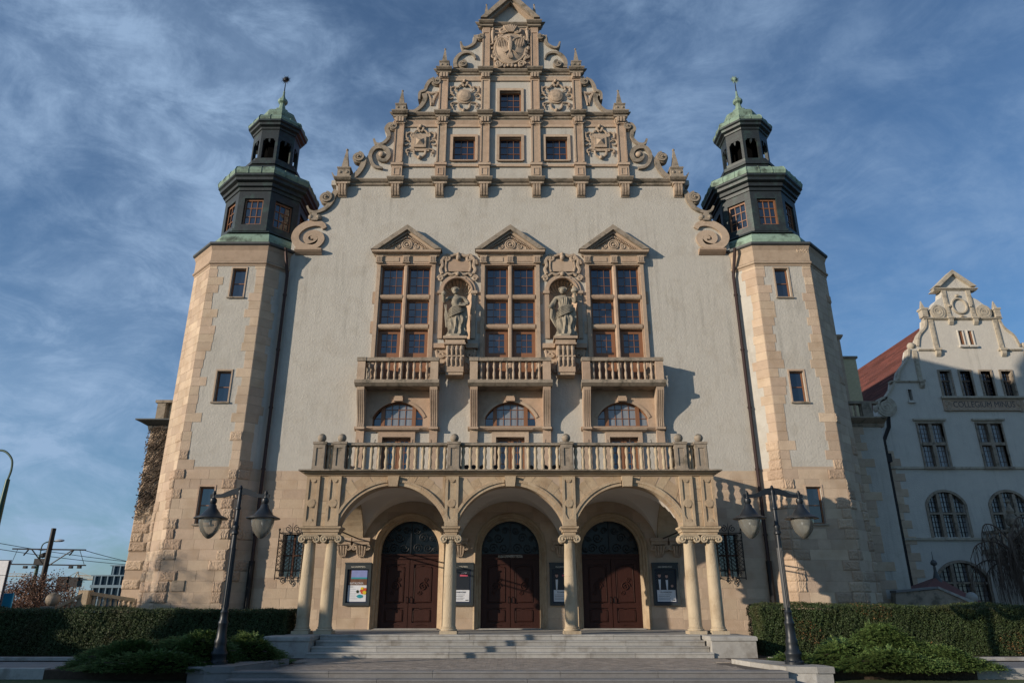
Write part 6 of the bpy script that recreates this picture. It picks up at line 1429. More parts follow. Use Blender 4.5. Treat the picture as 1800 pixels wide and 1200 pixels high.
for cx, z0_, zs_, hw, ri in AWp:
    win = part_at('arched_window', (cx, YC, z0_), col_); zt_ = zs_+ri
    MB().ribbon(arcpts(cx, zs_, hw+.06, ri+.06, 16), .13, YC-.06, YC+.2).build('arch_frame', 'weathered', win)
    b = MB(); b.box(cx-hw-.13, cx-hw, YC-.055, YC+.2, z0_, zs_); b.box(cx+hw, cx+hw+.13, YC-.055, YC+.2, z0_, zs_); zm = z0_+(zt_-z0_)*.52
    for x in (cx-hw*.36, cx+hw*.36): b.box(x-.08, x+.08, YC-.02, YC+.2, z0_, zt_-ri*.16)
    b.box(cx-hw, cx+hw, YC-.018, YC+.19, zm-.05, zm+.05); b.build('mullions', 'weathered', win)
    b = MB()
    for k in range(1, 12): x = cx-hw+2*hw*k/12; zz = zs_+math.sqrt(max(0, 1-((x-cx)/hw)**2))*ri; b.box(x-.011, x+.011, YC+.14, YC+.17, z0_, zz)
    for k in range(1, 9): z = z0_+(zt_-z0_)*k/9; hh_ = hw if z < zs_ else hw*math.sqrt(max(0, 1-((z-zs_)/ri)**2)); b.box(cx-hh_, cx+hh_, YC+.141, YC+.168, z-.011, z+.011)
    b.build('sash', 'iron', win)
    MB().prism([(cx-hw, z0_), (cx+hw, z0_)]+arcpts(cx, zs_, hw, ri, 14), YC+.18, YC+.2).build('pane', 'curtain_glass', win)
for py_, zo in ((292+0, None),):
    pass
for py in (822, 947): z = H(py, YC); MB().box(XL+.1, 2*XA-XL, YC-.10, YC+.05, z-.06, z+.06).build('string_course', 'pale_trim', col_)
zc = cz2([(600, 378)])[0][1]
def ccorn(xh, py, name='cornice'): z = cz2([(600, py)])[0][1]; MB().mould(XA-xh, XA+xh, YC, [(.03, z-.10), (.08, z-.05), (.14, z-.01), (.14, z+.04), (0, z+.06)], back=.3, ends=.08).build(name, 'pale_trim', col_)
xh = lambda px, py: XA-cz2([(px, py)])[0][0]
ccorn(xh(632, 378), 378); ccorn(xh(692, 200), 200)
for s in (-1, 1):
    for (xa, xb, py) in ((595, 735, 565), (430, 625, 755)): a, b_ = sorted((XA-s*xh(xa, py), XA-s*xh(xb, py))); z = cz2([(600, py)])[0][1]; MB().mould(a, b_, YC, [(.03, z-.08), (.09, z-.03), (.10, z+.03), (0, z+.05)], back=.3).build('cornice', 'pale_trim', col_)
    for (xt, yt, xb, yb_, w) in ((740, 205, 790, 375, .24), (664, 378, 712, 565, .25), (570, 565, 612, 755, .24)):
        x0 = XA-s*(xh(xt, yt)+xh(xb, yb_))/2; z1_ = cz2([(xt, yt)])[0][1]; z0_ = cz2([(xb, yb_)])[0][1]
        b = MB().box(x0-w/2, x0+w/2, YC-.06, YC, z0_+.05, z1_-.05); b.box(x0-w*.28, x0+w*.28, YC-.08, YC-.06, z0_+.3, z1_-.3); b.box(x0-w*.75, x0+w*.75, YC-.2, YC, z0_-.06, z0_+.06); b.build('pilaster', 'pale_trim', col_); 
        corb = MB().prism([(YC, z0_-.06), (YC-.17, z0_-.06), (YC-.15, z0_-.25), (YC-.05, z0_-.4), (YC, z0_-.4)], x0-w*.5, x0+w*.5, 'x').build('corbel', 'pale_trim', col_)
    def cb2(pts, w, nm='scroll_band', m='pale_trim'):
        pp = smooth_pts(cz2(pts), 5); MB().ribbon([(XA-s*(XA-x), z) for x, z in pp], w*.62, YC-.08, YC+.35).build(nm, m, col_)
    cb2([(640, 380), (636, 430), (600, 480), (592, 545)], .18); cb2([(540, 560), (530, 625), (488, 690), (478, 745)], .18); cb2([(450, 755), (440, 795), (395, 860), (362, 880), (355, 925)], .18)
    for (px_, py_, r_) in ((403, 908, .56), (712, 338, .43)):
        c = cz2([(px_, py_)])[0]; MB().ribbon(spiral(XA-s*(XA-c[0]), c[1], r_*.85, r_*.15, math.pi/2, 2.2*s, 40), r_*.16, YC-.10, YC+.3).build('volute', 'pale_trim', col_); b = MB(); b.lathe([(r_, 0), (r_, .4)], 0, 0, 20); b.v = [(XA-s*(XA-c[0])+vx, YC-.08+vz, c[1]+vy) for vx, vy, vz in b.v]; b.build('volute_disc', 'pale_trim', col_)
    for (px_, py0_, py1_, w) in ((640, 378, 268, .30), ):
        x0 = XA-s*xh(px_, py0_); z0_ = cz2([(px_, py0_)])[0][1]+.1; z1_ = cz2([(px_, py1_)])[0][1]; b = MB()
        b.box(x0-w*.5, x0+w*.5, YC-.1, YC+.3, z0_, z0_+.50); b.box(x0-w*.65, x0+w*.65, YC-.14, YC+.34, z0_+.44, z0_+.55); b.loft([[(x0-q, YC+.1-q, z), (x0+q, YC+.1-q, z), (x0+q, YC+.1+q, z), (x0-q, YC+.1+q, z)] for q, z in ((w*.36, z0_+.55), (w*.06, z1_))]); b.build('pinnacle', 'pale_trim', col_)
    c = cz2([(560, 545)])[0]; MB().sphere((XA-s*(XA-c[0]), YC+.1, c[1]+.05), .22, 10).build('ball', 'pale_trim', col_, smooth=True)
    a = (XA-s*xh(692, 195), cz2([(690, 188)])[0][1]); ap = (XA, cz2([(790, 90)])[0][1])
    MB().prism([a, ap, (XA, ap[1]-.26), (a[0]+s*.28, a[1])], YC-.2, YC+.5).build('raking_cornice', 'pale_trim', col_)
c = cz2([(838, 302)])[0]; b = MB(); b.tube([(XA+.42*math.cos(t), YC-.04, c[1]+.46*math.sin(t)) for t in np.linspace(0, 2*math.pi, 25)], .07, 6)
for q in range(4): b.box(XA+(.55 if q == 0 else -.67 if q == 2 else -.07), XA+(.67 if q == 0 else -.55 if q == 2 else .07), YC-.14, YC, c[1]+(.58 if q == 1 else -.70 if q == 3 else -.08), c[1]+(.70 if q == 1 else -.58 if q == 3 else .08))
b.build('round_moulding', 'pale_trim', col_, smooth=True)
w0 = cz2([(735, 850)])[0]; w1 = (2*0+cz2([(1222, 850)])[0][0], w0[1]); MB().mould(w0[0], w1[0], YC, [(.04, w0[1]-.16), (.18, w0[1]-.08), (.18, w0[1]+.02), (0, w0[1]+.05)], ends=.08).build('sill_course', 'pale_trim', col_)
p0 = cz2([(755, 935)])[0]; p1 = cz2([(1225, 868)])[0]
pan = part_at('inscription_panel', ((p0[0]+p1[0])/2, YC, p0[1]), col_); MB().box(p0[0], p1[0], YC-.07, YC, p0[1]+.04, p1[1]).build('stone_panel', 'stone', pan)
b = MB(); b.tube([(p0[0], YC-.08, p0[1]+.05), (p1[0], YC-.08, p0[1]+.05)], .05, 6); b.tube([(p0[0]+.45, YC-.08, p1[1]-.06), (p1[0]-.45, YC-.08, p1[1]-.06)], .025, 5)
for s in (0, 1):
    xx = p0[0]+.25 if s == 0 else p1[0]-.25
    b.stroke(spiral(xx, (p0[1]+p1[1])/2+.1, .2, .04, 0, 2 if s else -2, 16), .04, YC-.09); b.stroke(spiral(xx, (p0[1]+p1[1])/2-.22, .14, .03, 0, -2 if s else 2, 14), .035, YC-.09)
for i in range(14): b.sphere((p0[0]+.6+i*(p1[0]-p0[0]-1.2)/13, YC-.07, p0[1]+.07+.03*(i % 2)), .09, 6, (1.5, .6, .7))
b.build('carved_border', 'carved', pan, smooth=True)
t_ = fontmesh('COLLEGIUM MINUS', .46, 'lead_roof', 'lettering', pan, ((p0[0]+p1[0])/2, YC-.075, (p0[1]+p1[1])/2+.04), .004, sx=.84)
# quoins on the left corner and rainwater pipe
cr = random.Random(4)
for i in range(22):
    z = .4+i*.40; wq = (.75, .42)[i % 2]
    if z < zev-.3: block('quoin_stone', 'ashlar', (XL, YC), (1, 0), .02, wq+cr.uniform(0, .2), z, z+.4, .03, col_)
MB().tube([(XL+.35, YC-.5, zev+.05), (XL+.35, YC-.35, zev-.5), (XL+.05, YC-.16, zev-1.2), (XL+.05, YC-.16, .2)], .11, 8).build('rainwater_pipe', 'iron', col_, smooth=True)
hop = MB().box(XL-.12, XL+.22, YC-.34, YC, H(805, YC)-.25, H(805, YC)+.2).build('rain_hopper', 'iron', col_)
# bay with balustraded top at the right edge, bare vine hanging over it
bx0 = cz3([(905, 700)])[0][0]+.25; bx1 = bx0+5.2; by = YC-1.6; bzt = H(962, by)
bay = part_at('bay', (bx0+2.6, by, 0), col_)
MB().prism([(bx0, YC), (bx0+.6, by), (bx1-.6, by), (bx1, YC)], 0, bzt-.2, 'z').build('bay_wall', 'stucco_pale', bay)
MB().prism([(bx0-.25, YC-.001), (bx0+.45, by-.25), (bx1-.45, by-.25), (bx1+.25, YC-.001)], bzt-.2, bzt+.02, 'z').build('bay_cornice', 'weathered', bay)
pl_ = [(bx0, YC-.1), (bx0+.6, by+.1), (bx1-.6, by+.1)]
for (xa, ya), (xb, yb_) in zip(pl_, pl_[1:]):
    L_ = math.hypot(xb-xa, yb_-ya); n = int(L_/.24)
    for i in range(n): t = (i+.5)/n; put(BAL_B, 'baluster', (xa+(xb-xa)*t, ya+(yb_-ya)*t, bzt+.02), bay, 0, (1, 1, .75))
    a = math.atan2(yb_-ya, xb-xa); MB().box(0, L_, -.13, .13, bzt+.77, bzt+.90).xf(Matrix.Translation((xa, ya, 0)) @ Matrix.Rotation(a, 4, 'Z')).build('handrail', 'weathered', bay)
pc = pl_[1]; MB().box(pc[0]-.2, pc[0]+.2, pc[1]-.2, pc[1]+.2, bzt+.02, bzt+.95).lathe([(.10, bzt+.95), (.26, bzt+1.1), (.30, bzt+1.35), (.12, bzt+1.6), (.18, bzt+1.75), (.05, bzt+2.1), (.12, bzt+2.2), (.01, bzt+2.4)], pc[0], pc[1], 10).build('corner_urn', 'weathered', bay, smooth=False)
# weeping bare tree before the bay
wt = random.Random(12); ty = 33.4; tx = W(1788, 1000, ty)[0]
tree = tag(empty('weeping_tree', (tx, ty, 0)), 'leafless weeping tree with hanging twigs before the pale building', 'tree')
MB().tube([(tx, ty, 0), (tx+.1, ty, 1.6), (tx-.05, ty, 3.0), (tx+.05, ty, 4.4)], [.16, .13, .10, .05], 8).build('trunk', 'bark', tree, smooth=True)
b = MB(); tw_ = MB()
for i in range(22):
    a = wt.uniform(0, 2*math.pi); L_ = wt.uniform(.9, 2.4); z0_ = wt.uniform(2.6, 4.4); P = [(tx, ty, z0_), (tx+L_*.4*math.cos(a), ty+L_*.3*math.sin(a), z0_+wt.uniform(.4, 1.0)), (tx+L_*.8*math.cos(a), ty+L_*.6*math.sin(a), z0_+wt.uniform(.3, .9)), (tx+L_*math.cos(a), ty+L_*.8*math.sin(a), z0_-.3)]
    P = smooth_pts(P, 6); b.tube(P, [.045-.03*j/(len(P)-1) for j in range(len(P))], 5)
    for k in range(20):
        p = P[wt.randrange(4, len(P))]; dz = wt.uniform(.7, 2.2); w_ = wt.uniform(-.25, .25); tw_.tube([p, (p[0]+w_*.6, p[1]+wt.uniform(-.1, .1), p[2]-dz*.3), (p[0]+w_, p[1], p[2]-dz*.7), (p[0]+w_*.9+wt.uniform(-.06, .06), p[1], p[2]-dz)], [.016, .013, .010, .005], 3)
b.build('branches', 'bark', tree, smooth=True); tw_.build('twigs', 'bark', tree)
KT = 1.45; tree.location = (tx*KT, ty*KT, 1.6-1.6*KT); tree.scale = (KT, KT, KT)
# small tiled porch roof with finial, coping wall and stone ball behind the right hedge
yr = 33.2; pw = tag(empty('garden_wall', (17, yr, 0)), 'dark sloping garden wall with coping behind the right hedge', 'wall')
q = [W(px, py, yr) for px, py in ((1574, 1041), (1640, 1036), (1648, 1034), (1712, 1062), (1712, 1100), (1574, 1100))]
MB().prism([q[0], q[1], q[2], q[3], (q[4][0], 0), (q[5][0], 0)], yr, yr+.4).build('wall_body', 'weathered', pw)
cp = [q[0], q[2]]; d_ = .09
MB().prism([q[0], q[2], (q[2][0], q[2][1]+d_), (q[0][0], q[0][1]+d_)], yr-.08, yr+.48).build('coping', 'granite_dark', pw); MB().prism([q[2], q[3], (q[3][0], q[3][1]+d_*1.6), (q[2][0]+.02, q[2][1]+d_)], yr-.08, yr+.48).build('coping', 'granite', pw)
bp = W(1712, 1051, yr); b = MB().box(bp[0]-.22, bp[0]+.22, yr-.1, yr+.4, 0, bp[1]-.24).build('end_post', 'column_stone', pw); 
tag(MB().sphere((bp[0], yr+.15, bp[1]+.02), .25, 18).build('stone_ball', 'granite', None, smooth=True), 'pale stone ball on the end post behind the right hedge', 'ball')
ky = 34.6; kx, kz = W(1647, 1018, ky); kr = tag(empty('pavilion', (kx, ky, 0)), 'low pavilion with small red tiled pyramid roof and dark ball finial', 'pavilion')
ke = W(1625, 1036, ky)[1]; MB().loft([[(kx-1.2, ky-.9, ke), (kx+2.6, ky-.9, ke-1.3), (kx+2.6, ky+1.2, ke-1.3), (kx-1.2, ky+1.2, ke)], [(kx-.05, ky-.05, kz+.1), (kx+.05, ky-.05, kz+.08), (kx+.05, ky+.05, kz+.08), (kx-.05, ky+.05, kz+.1)]]).build('roof', 'red_tile', kr)
b = MB()
for i in range(9):
    t = i/9; t2 = (i+1)/9
    for (ex, ey) in ((1, 0),): b.tube([(kx-1.2+1.15*t, ky-.9+.85*t-.01, ke+(kz-ke)*t), (kx+2.6-2.55*t, ky-.9+.85*t-.01, ke-1.3+(kz-ke+1.3)*t)], .03, 4)
b.build('tile_row', 'red_tile', kr)
MB().box(kx-1.0, kx+2.4, ky-.7, ky+1.1, 0, ke-1.3).build('pavilion_wall', 'weathered', kr)
MB().lathe([(.30, kz-.25), (.16, kz+.05), (.07, kz+.35), (.05, kz+.62), (.13, kz+.66), (.15, kz+.74), (.10, kz+.84), (.02, kz+.90), (.008, kz+1.25)], kx, ky, 12).build('finial', 'lead_roof', kr, smooth=True)

KS = 55/37; col_.location = (26*KS, 37*KS, 1.6-1.6*KS); col_.scale = (KS, KS, KS)      # the building stands farther back and is as tall as the hall
# ================================================================ WINGS BESIDE THE TOWERS (parts of the hall)
ya = 33.0
lw = part_at('left_wing', (-17, ya, 0), hall); zt = H(742, ya); xl = -17.25
MB().box(xl, -14.9, ya, ya+9, 0, zt).build('wing_wall', 'mortar', lw)
courses(xl, -15.0, .2, zt-.42, lambda a, b, z0, z1, i: block('wing_stone', 'ashlar', (0, ya), (1, 0), a, b, z0, z1, .03, lw), .40, .7, 1.2, (), cr)
for i in range(int((zt-.5)/.4)): 
    if i % 2 or cr.random() < .5: block('quoin_rough', 'ashlar', (0, ya-.02), (1, 0), xl-.01, xl+.5+.25*(i % 2), .2+i*.4, .6+i*.4, .09, lw, rough=True)
MB().mould(xl-.05, -14.9, ya, [(.05, zt-.4), (.10, zt-.2), (.35, zt-.08), (.55, zt), (.55, zt+.06), (0, zt+.12)], back=5, ends=.5).build('wing_cornice', 'lead_roof', lw)
b = MB().box(xl+.15, xl+.55, ya-.1, ya+.4, zt+.12, zt+.95).box(xl+.05, -14.9, ya-.15, ya+.45, zt+.95, zt+1.08).build('parapet', 'weathered', lw)
for i in range(6): put(BAL_P, 'baluster', (xl+.75+i*.24, ya+.1, zt+.12), lw, 0, (1, 1, .83))
# leafless creeper on the left wing
vr = random.Random(6); cv = tag(empty('creeper', (-16.5, ya, 3)), 'leafless brown creeper clinging to the wing behind the left tower', 'creeper'); b = MB()
for i in range(900):
    x = xl-.05+vr.random()*1.9; zb_ = 5.1+vr.uniform(-.4, .6)+.9*(x-xl); z = vr.uniform(zb_, zt-.35); L_ = vr.uniform(.3, .8); a = R(vr.uniform(15, 80)); y = ya-.05-vr.random()*.16
    b.tube([(x, y, z), (x+L_*.5*math.cos(a), y-.02, z+L_*.5*math.sin(a)), (x+L_*math.cos(a)*.9, y, min(zt-.3, z+L_*math.sin(a)))], [.016, .012, .005], 3)
b.build('stems', 'vine', cv)
C = np.stack([np.array([xl-.08+vr.random()*2.0 for _ in range(500)]), np.array([ya-.06-vr.random()*.16 for _ in range(500)]), np.zeros(500)], 1)
C[:, 2] = [5.2+.8*(x-xl)+vr.random()*(zt-.4-5.2-.8*(x-xl)) for x in C[:, 0]]; leaf_cloud('dry_leaves', C, np.tile((0, -1., 0), (500, 1)), .035, 'vine', cv)
yr_ = 34.0
rw = part_at('right_wing', (18, yr_, 0), hall); zt2 = H(738, yr_)
MB().box(14.9, 18.35, yr_, yr_+20, 0, zt2).build('wing_wall', 'stucco', rw)
MB().mould(14.9, 18.5, yr_, [(.05, zt2-.35), (.12, zt2-.2), (.4, zt2-.06), (.5, zt2), (.5, zt2+.07), (0, zt2+.12)], back=5).build('wing_cornice', 'weathered', rw)
MB().box(15.0, 18.45, yr_+.0, yr_+.35, zt2+.85, zt2+.98).box(17.6, 18.1, yr_+.0, yr_+.35, zt2+.12, zt2+.85).build('parapet', 'weathered', rw)
for i in range(9): put(BAL_B, 'baluster', (15.4+i*.32, yr_+.18, zt2+.12), rw, 0, (1, 1, .73))
for i in range(int(zt2/.4)-1):
    z = .2+i*.4; a_ = 16.6+cr.uniform(-.2, .2); block('wing_stone', 'ashlar', (0, yr_), (1, 0), a_ if z > 6.5 else 16.2, 17.35+cr.uniform(-.2, .2)+(.25 if i % 2 else 0), z, z+.4, .03, rw)
# cream attic behind the right tower
at = part_at('attic_block', (17, 45, 0), hall); q0, q1 = W(1478, 630, 45), W(1504, 630, 45); MB().box(q0[0]-1.5, q1[0], 45, 46, zt2-2, q0[1]).build('attic_wall', 'cream_wall', at); MB().box(q0[0]-1.6, q1[0]+.1, 44.9, 46, q0[1]+.002, q0[1]+.15).build('attic_cornice', 'weathered', at)
q0 = W(1474, 592, 43); MB().box(q0[0]-.8, q0[0]+.05, 43, 44, zt2-2, q0[1]).mould(q0[0]-.9, q0[0]+.1, 43, [(.0, q0[1]-.2), (.2, q0[1]), (.2, q0[1]+.1), (0, q0[1]+.12)], ends=.1).build('chimney', 'stone', hall)

# ================================================================ LEFT DISTANCE
# garden stair with balustrade behind the left hedge
gs = tag(empty('garden_stair', (-17.5, 31, 0)), 'stone balustrade of a stair beyond the left hedge, ball at its foot', 'stair')
A_ = W(96, 1066, 30.5); B_ = W(152, 1038, 31.0); C_ = W(236, 1051, 32.2)
def stair_run(p, yp, q, yq, n, h=1.05):
    d = Vector((q[0]-p[0], yq-yp, q[1]-p[1])); a = math.atan2(d.y, d.x); L_ = math.hypot(d.x, d.y)
    MB().prism([(0, p[1]-.14), (L_, q[1]-.14), (L_, q[1]), (0, p[1])], -.16, .16).xf(Matrix.Translation((p[0], yp, 0)) @ Matrix.Rotation(a, 4, 'Z')).build('handrail', 'ochre_ashlar', gs)
    MB().prism([(0, -.1), (L_, -.1), (L_, q[1]-.14-h+.15), (0, p[1]-.14-h+.15)], -.14, .14).xf(Matrix.Translation((p[0], yp, 0)) @ Matrix.Rotation(a, 4, 'Z')).build('base_wall', 'ochre_ashlar', gs)
    for i in range(n): t = (i+.6)/n; put(BAL_P, 'baluster', (p[0]+d.x*t, yp+d.y*t, p[1]+d.z*t-.14-h+.15), gs, 0, (1, 1, h-.16))
stair_run(A_, 30.5, B_, 31.0, 6); stair_run(B_, 31.0, C_, 32.2, 9); MB().box(B_[0]-.2, B_[0]+.2, 30.8, 31.2, 0, B_[1]+.03).build('newel', 'ochre_ashlar', gs)
sb = W(93, 1053, 30.5); MB().box(sb[0]-.3, sb[0]+.3, 30.25, 30.75, 0, sb[1]-.25).build('newel', 'weathered', gs); MB().sphere((sb[0], 30.5, sb[1]), .27, 16).build('ball', 'weathered', gs, smooth=True)
# overhead-line mast with cross beams
ym = 48.0; m0, m1 = W(62, 1068, ym), W(95, 928, ym); mx = W(70, 1030, ym)[0]-0.4; mx = m1[0]
ms = tag(empty('tram_mast', (mx, ym, 0)), 'dark tram mast with two long cross beams', 'mast')
MB().lathe([(.19, -.0), (.145, m1[1]), (.01, m1[1]+.01)], mx, ym, 10).build('pole', 'iron', ms, smooth=True)
b1 = W(22, 964, ym), W(151, 966, ym); b2 = W(20, 991, ym), W(151, 993, ym)
b = MB().tube([(b1[0][0], ym, b1[0][1]), (b1[1][0], ym, b1[1][1])], .045, 6).tube([(b2[0][0], ym, b2[0][1]), (b2[1][0], ym, b2[1][1])], .04, 6); b.build('cross_beam', 'iron', ms)
b = MB(); k_ = W(80, 997, ym)
for px, py in ((56, 965), (128, 966)): p = W(px, py, ym); b.tube([(p[0], ym, p[1]), (mx, ym, k_[1])], .04, 5)
for px in (31, 140): p, q = W(px, 965, ym), W(px+(8 if px > 100 else -12), 992, ym); b.tube([(p[0], ym, p[1]), (q[0], ym, q[1])], .018, 4)
for px in (50, 130): p = W(px, 966, ym); b.tube([(p[0], ym, p[1]), (p[0]-.1, ym-.2, p[1]-.35)], .05, 5)
for px in (45, 60, 125, 140): p = W(px, 994, ym); b.box(p[0]-.1, p[0]+.1, ym-.1, ym+.1, p[1]-.16, p[1])
b.build('bracing', 'iron', ms)
ow = tag(empty('overhead_wires', (mx, 50, 8)), 'thin overhead tram wires crossing the sky at lower left', 'wires')
for (xa, ya_, xb, yb_) in ((-30, 949, 250, 989), (-30, 960, 240, 993), (150, 967, 300, 999)):
    p, q = W(xa, ya_, ym), W(xb, yb_, ym+12); MB().tube([(p[0]+(q[0]-p[0])*t, ym+12*t, p[1]+(q[1]-p[1])*t-.5*t*(1-t)) for t in np.linspace(0, 1, 12)], .02, 4).build('wire', 'iron', ow)
# green street light poles
def green_pole(Y, px, pytop, lab, arm, hd):
    t0 = W(px, pytop, Y); t = tag(empty('roadside_light', (t0[0], Y, 0)), lab, 'street light', 'green roadside light poles'); MB().lathe([(.17, 0), (.15, t0[1]*.5), (.085, t0[1]), (.01, t0[1]+.01)], t0[0], Y, 10).build('pole', 'green_metal', t, smooth=True)
    P = [W(a, b_, Y) for a, b_ in arm]; pp = smooth_pts([(x, Y, z) for x, z in P], 6); MB().tube([(p[0], p[1], p[2]) for p in pp], .045, 6).build('arm', 'green_metal', t, smooth=True)
    h = W(*hd, Y); MB().sphere((h[0], Y, h[1]), .2, 10, (1.8, .8, .5)).build('lamp_head', 'pale_metal', t, smooth=True)
green_pole(52, 70, 976, 'green roadside light pole with small lamp beside the tram mast', [(70, 976), (75, 957), (88, 951), (101, 951)], (105, 949.5))
green_pole(30, 14, 842, 'green roadside light pole with hooked arm at the left edge', [(14, 842), (20, 825), (21, 808), (12, 795), (0, 791), (-12, 795)], (-18, 798))
t0 = W(71, 984, 52); tag(MB().box(t0[0]-.35, t0[0]+.4, 51.85, 52.15, t0[1]-.35, t0[1]+.1).tube([(t0[0]+.2, 51.8, t0[1]+.3), (t0[0]+.5, 51.6, t0[1]+.35)], .18, 6).build('loudspeaker_box', 'iron', None), 'small dark box and horn fixed on the green pole', 'box')
# billboard at the left edge
yb = 36.0; q0, q1 = W(-60, 985, yb), W(22, 985, yb); zb0 = W(10, 1070, yb)[1]; sg_ = tag(empty('sign_board', (q1[0]-1, yb, 0)), 'pale information board with yellow round symbols and blue foot at left edge', 'sign')
x1 = q1[0]-.15; zt_ = q1[1]; hh_ = zt_-zb0
for i, (a, b_) in enumerate(((.0, .30), (.31, .64), (.65, .86))): MB().box(x1-2.6, x1, yb-.05, yb, zt_-hh_*b_, zt_-hh_*a).build('board_panel', 'sign_white', sg_)
MB().box(x1-2.65, x1+.06, yb+.002, yb+.08, zb0-.1, zt_+.04).build('board_frame', 'sign_navy', sg_); MB().box(x1-2.6, x1, yb-.05, yb, zb0, zt_-hh_*.87).build('blue_foot', 'sign_blue', sg_)
for a in (.50, .74): 
    b = MB(); b.lathe([(.24, 0), (.24, .02)], 0, 0, 20); b.v = [(x1-.55+vx, yb-.07+vz, zt_-hh_*a+vy) for vx, vy, vz in b.v]; b.build('round_symbol', 'sign_yellow', sg_); MB().box(x1-.68, x1-.42, yb-.085, yb-.075, zt_-hh_*a-.06, zt_-hh_*a+.06).build('symbol_mark', 'sign_navy', sg_)
q = W(20, 1042, yb+1.0); MB().box(q[0]-1.0, q[0]+.1, yb+1, yb+1.1, zb0-.1, q[1]).build('side_panel', 'sign_blue', sg_)
# brown-leaved trees
def leafy_tree(cx, cy, h, rx, lab, seed, n=5200):
    r_ = np.random.default_rng(seed); t = tag(empty('brown_tree', (cx, cy, 0)), lab, 'tree', 'brown-leaved trees beyond the left hedge'); n = int(n*1.3); MB().tube([(cx, cy, 0), (cx+.1, cy, h*.3), (cx, cy, h*.6)], [.22, .16, .07], 8).build('trunk', 'bark', t)
    b = MB(); C = []
    for i in range(60):
        a = r_.uniform(0, 6.28); q = math.sqrt(r_.random()); z = h*r_.uniform(.3, 1.0); w = rx*q*math.sqrt(max(.05, 1-((z/h-.55)/.52)**2)); e = (cx+w*math.cos(a), cy+w*math.sin(a), z); s = (cx, cy, z*.5); m = ((e[0]+s[0])/2, (e[1]+s[1])/2, (e[2]+s[2])/2+.2); b.tube([s, m, e], [.05, .03, .01], 4)
        k = int(n/60); C.append(np.array(e)+r_.normal(0, .30, (k, 3))*np.array((1.2, 1, .8)))
    b.build('branches', 'bark', t); C = np.concatenate(C); C = C[C[:, 2] > .2]; leaf_cloud('crown', C, r_.normal(0, 1, C.shape), .034, 'brown_leaf', t)
tp = W(70, 1026, 46); leafy_tree(W(66, 1050, 46)[0], 46, tp[1]+.3, 1.9, 'brown-leaved tree right of the sign board', 4); leafy_tree(W(30, 1050, 50)[0], 50, tp[1]-.2, 2.6, 'lower brown-leaved tree behind the sign board', 8)
b_ = W(127, 1040, 60); leafy_tree(b_[0], 60, b_[1]+.2, 1.2, 'small thin brown tree just left of the garden stair', 9, 900)
# tower cranes far away
def crane(Y, px, pt, pj, j0, j1, lab):
    x, zt_ = W(px, pt, Y); zj = W(px, pj, Y)[1]; t = tag(empty('tower_crane', (x, Y, 0)), lab, 'crane', 'distant tower cranes'); w = .9; b = MB()
    for sx in (-1, 1):
        for sy in (-1, 1): b.tube([(x+sx*w, Y+sy*w, 0), (x+sx*w, Y+sy*w, zj)], .16, 4)
    z = 0
    while z < zj-2: b.tube([(x-w, Y-w, z), (x+w, Y-w, z+2)], .1, 4); b.tube([(x+w, Y-w, z), (x-w, Y-w, z+2)], .1, 4); z += 2
    b.build('crane_mast', 'crane_paint', t)
    a = W(j0, pj, Y)[0]; c = W(j1, pj, Y)[0]; b = MB().tube([(a, Y, zj), (c, Y, zj)], .2, 4).tube([(x, Y, zj+1.2), (c, Y, zj+1.0)], .12, 4); n = 16
    for i in range(n): xx = x+(c-x)*i/n; b.tube([(xx, Y, zj), (x+(c-x)*(i+.5)/n, Y, zj+1.1)], .08, 3)
    b.build('crane_jib', 'crane_paint', t); MB().box(a-1.6, a+1.2, Y-1, Y+1, zj-3.2, zj+.8).build('counterweight', 'iron', t)
    MB().tube([(x-w, Y, zj), (x, Y, zt_)], .16, 4).tube([(x+w, Y, zj), (x, Y, zt_)], .16, 4).tube([(x, Y, zt_), (a, Y, zj+.3)], .07, 3).tube([(x, Y, zt_), (c*.6+x*.4, Y, zj+1.1)], .07, 3).build('crane_apex', 'crane_paint', t); MB().box(x-1.2, x+1.2, Y-1.3, Y+1.2, zj-2, zj+.6).build('cab', 'iron', t)
crane(210, 137, 1004, 1018, 114, 168, 'distant tower crane in front of open sky left of the glass block')
crane(320, -40, 1000, 1012, -70, 50, 'faint far tower crane jib behind the sign board')
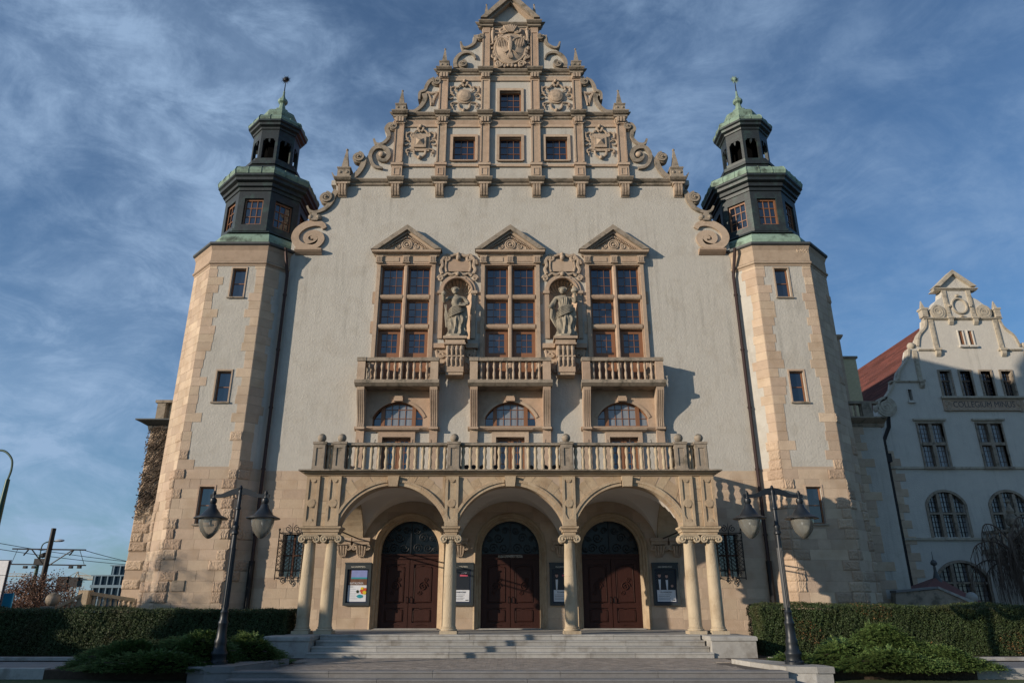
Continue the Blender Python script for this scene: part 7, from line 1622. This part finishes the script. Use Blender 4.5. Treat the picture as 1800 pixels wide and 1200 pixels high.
# stepped glass office block
go = tag(empty('office_block', (-100, 110, 0)), 'distant stepped office block with blue glass behind the left tower', 'building'); Yg = 110.0
steps_ = [(164, 1012, 1045), (182, 993, 1012), (202, 976, 993), (217, 961, 976)]
xr = W(300, 1000, Yg)[0]
for i, (px, pt, pb_) in enumerate(steps_):
    a = W(px, pt, Yg); zb_ = W(px, pb_, Yg)[1] if i else 0; MB().box(a[0], xr, Yg+i*2.5, Yg+20, zb_, a[1]).build('storey', 'blue_glass', go)
    MB().box(a[0]-.2, xr, Yg+i*2.5-.3, Yg+20, a[1], a[1]+.18).build('parapet', 'fin_metal', go)
    b = MB(); x = a[0]+.4; zz0 = zb_ if i else W(px, 1060, Yg)[1]
    while x < xr: b.box(x, x+.16, Yg+i*2.5-.35, Yg+i*2.5, zb_, a[1]); x += .95
    if i == 0: z = W(px, 1030, Yg)[1]; b.box(a[0], xr, Yg-.4, Yg, z-.2, z+.2)
    b.build('fins', 'fin_metal', go)
# unseen houses added at far left, sized to throw low shade on the garden
def add_shade_house(x0, x1, y0, y1, h, lab, m):
    t = tag(empty('shade_house', ((x0+x1)/2, (y0+y1)/2, 0)), lab, 'house', 'added unseen houses casting the left shade')
    MB().box(x0, x1, y0, y1, -.4, h-1.6).build('shade_wall', m, t)
    xm = (x0+x1)/2; MB().prism([(x0-.3, h-1.6), (x1+.3, h-1.6), (x1-1.6, h), (x0+1.6, h)], y0-.2, y1+.2).build('roof', 'red_tile', t)
    y = y0+1.0
    while y < y1-1.3:
        for z in (1.0, 3.6):
            if z+1.5 < h-1.7: w = MB().box(x1-.02, x1+.03, y, y+.9, z, z+1.4).build('window', 'glass', t); MB().box(x1, x1+.08, y-.1, y+1.0, z-.12, z-.02).build('window_sill', 'stone', t)
        y += 2.0
add_shade_house(-46, -34, 14.3, 17.6, 7.5, 'added unseen tall house block shading the left tower foot', 'stucco_pale')
add_shade_house(-46, -34, 10.5, 14.0, 6.0, 'added unseen low stucco house block shading the lower left hedge', 'stucco')
add_shade_house(-38, -34, -13, 8.0, 8.0, 'added unseen long cream house block shading the street steps', 'cream_wall')
add_shade_house(-38, -34, 8.3, 10.2, 9.15, 'added unseen narrow house block shading the left column feet', 'ashlar')
leafy_tree(-33.5, 18.8, 8.6, 2.6, 'added unseen brown-leaved tree dappling the left tower foot', 14, 5000)  # unseen tree added for its dappled shade on the tower
bpy.data.objects['brown_tree']
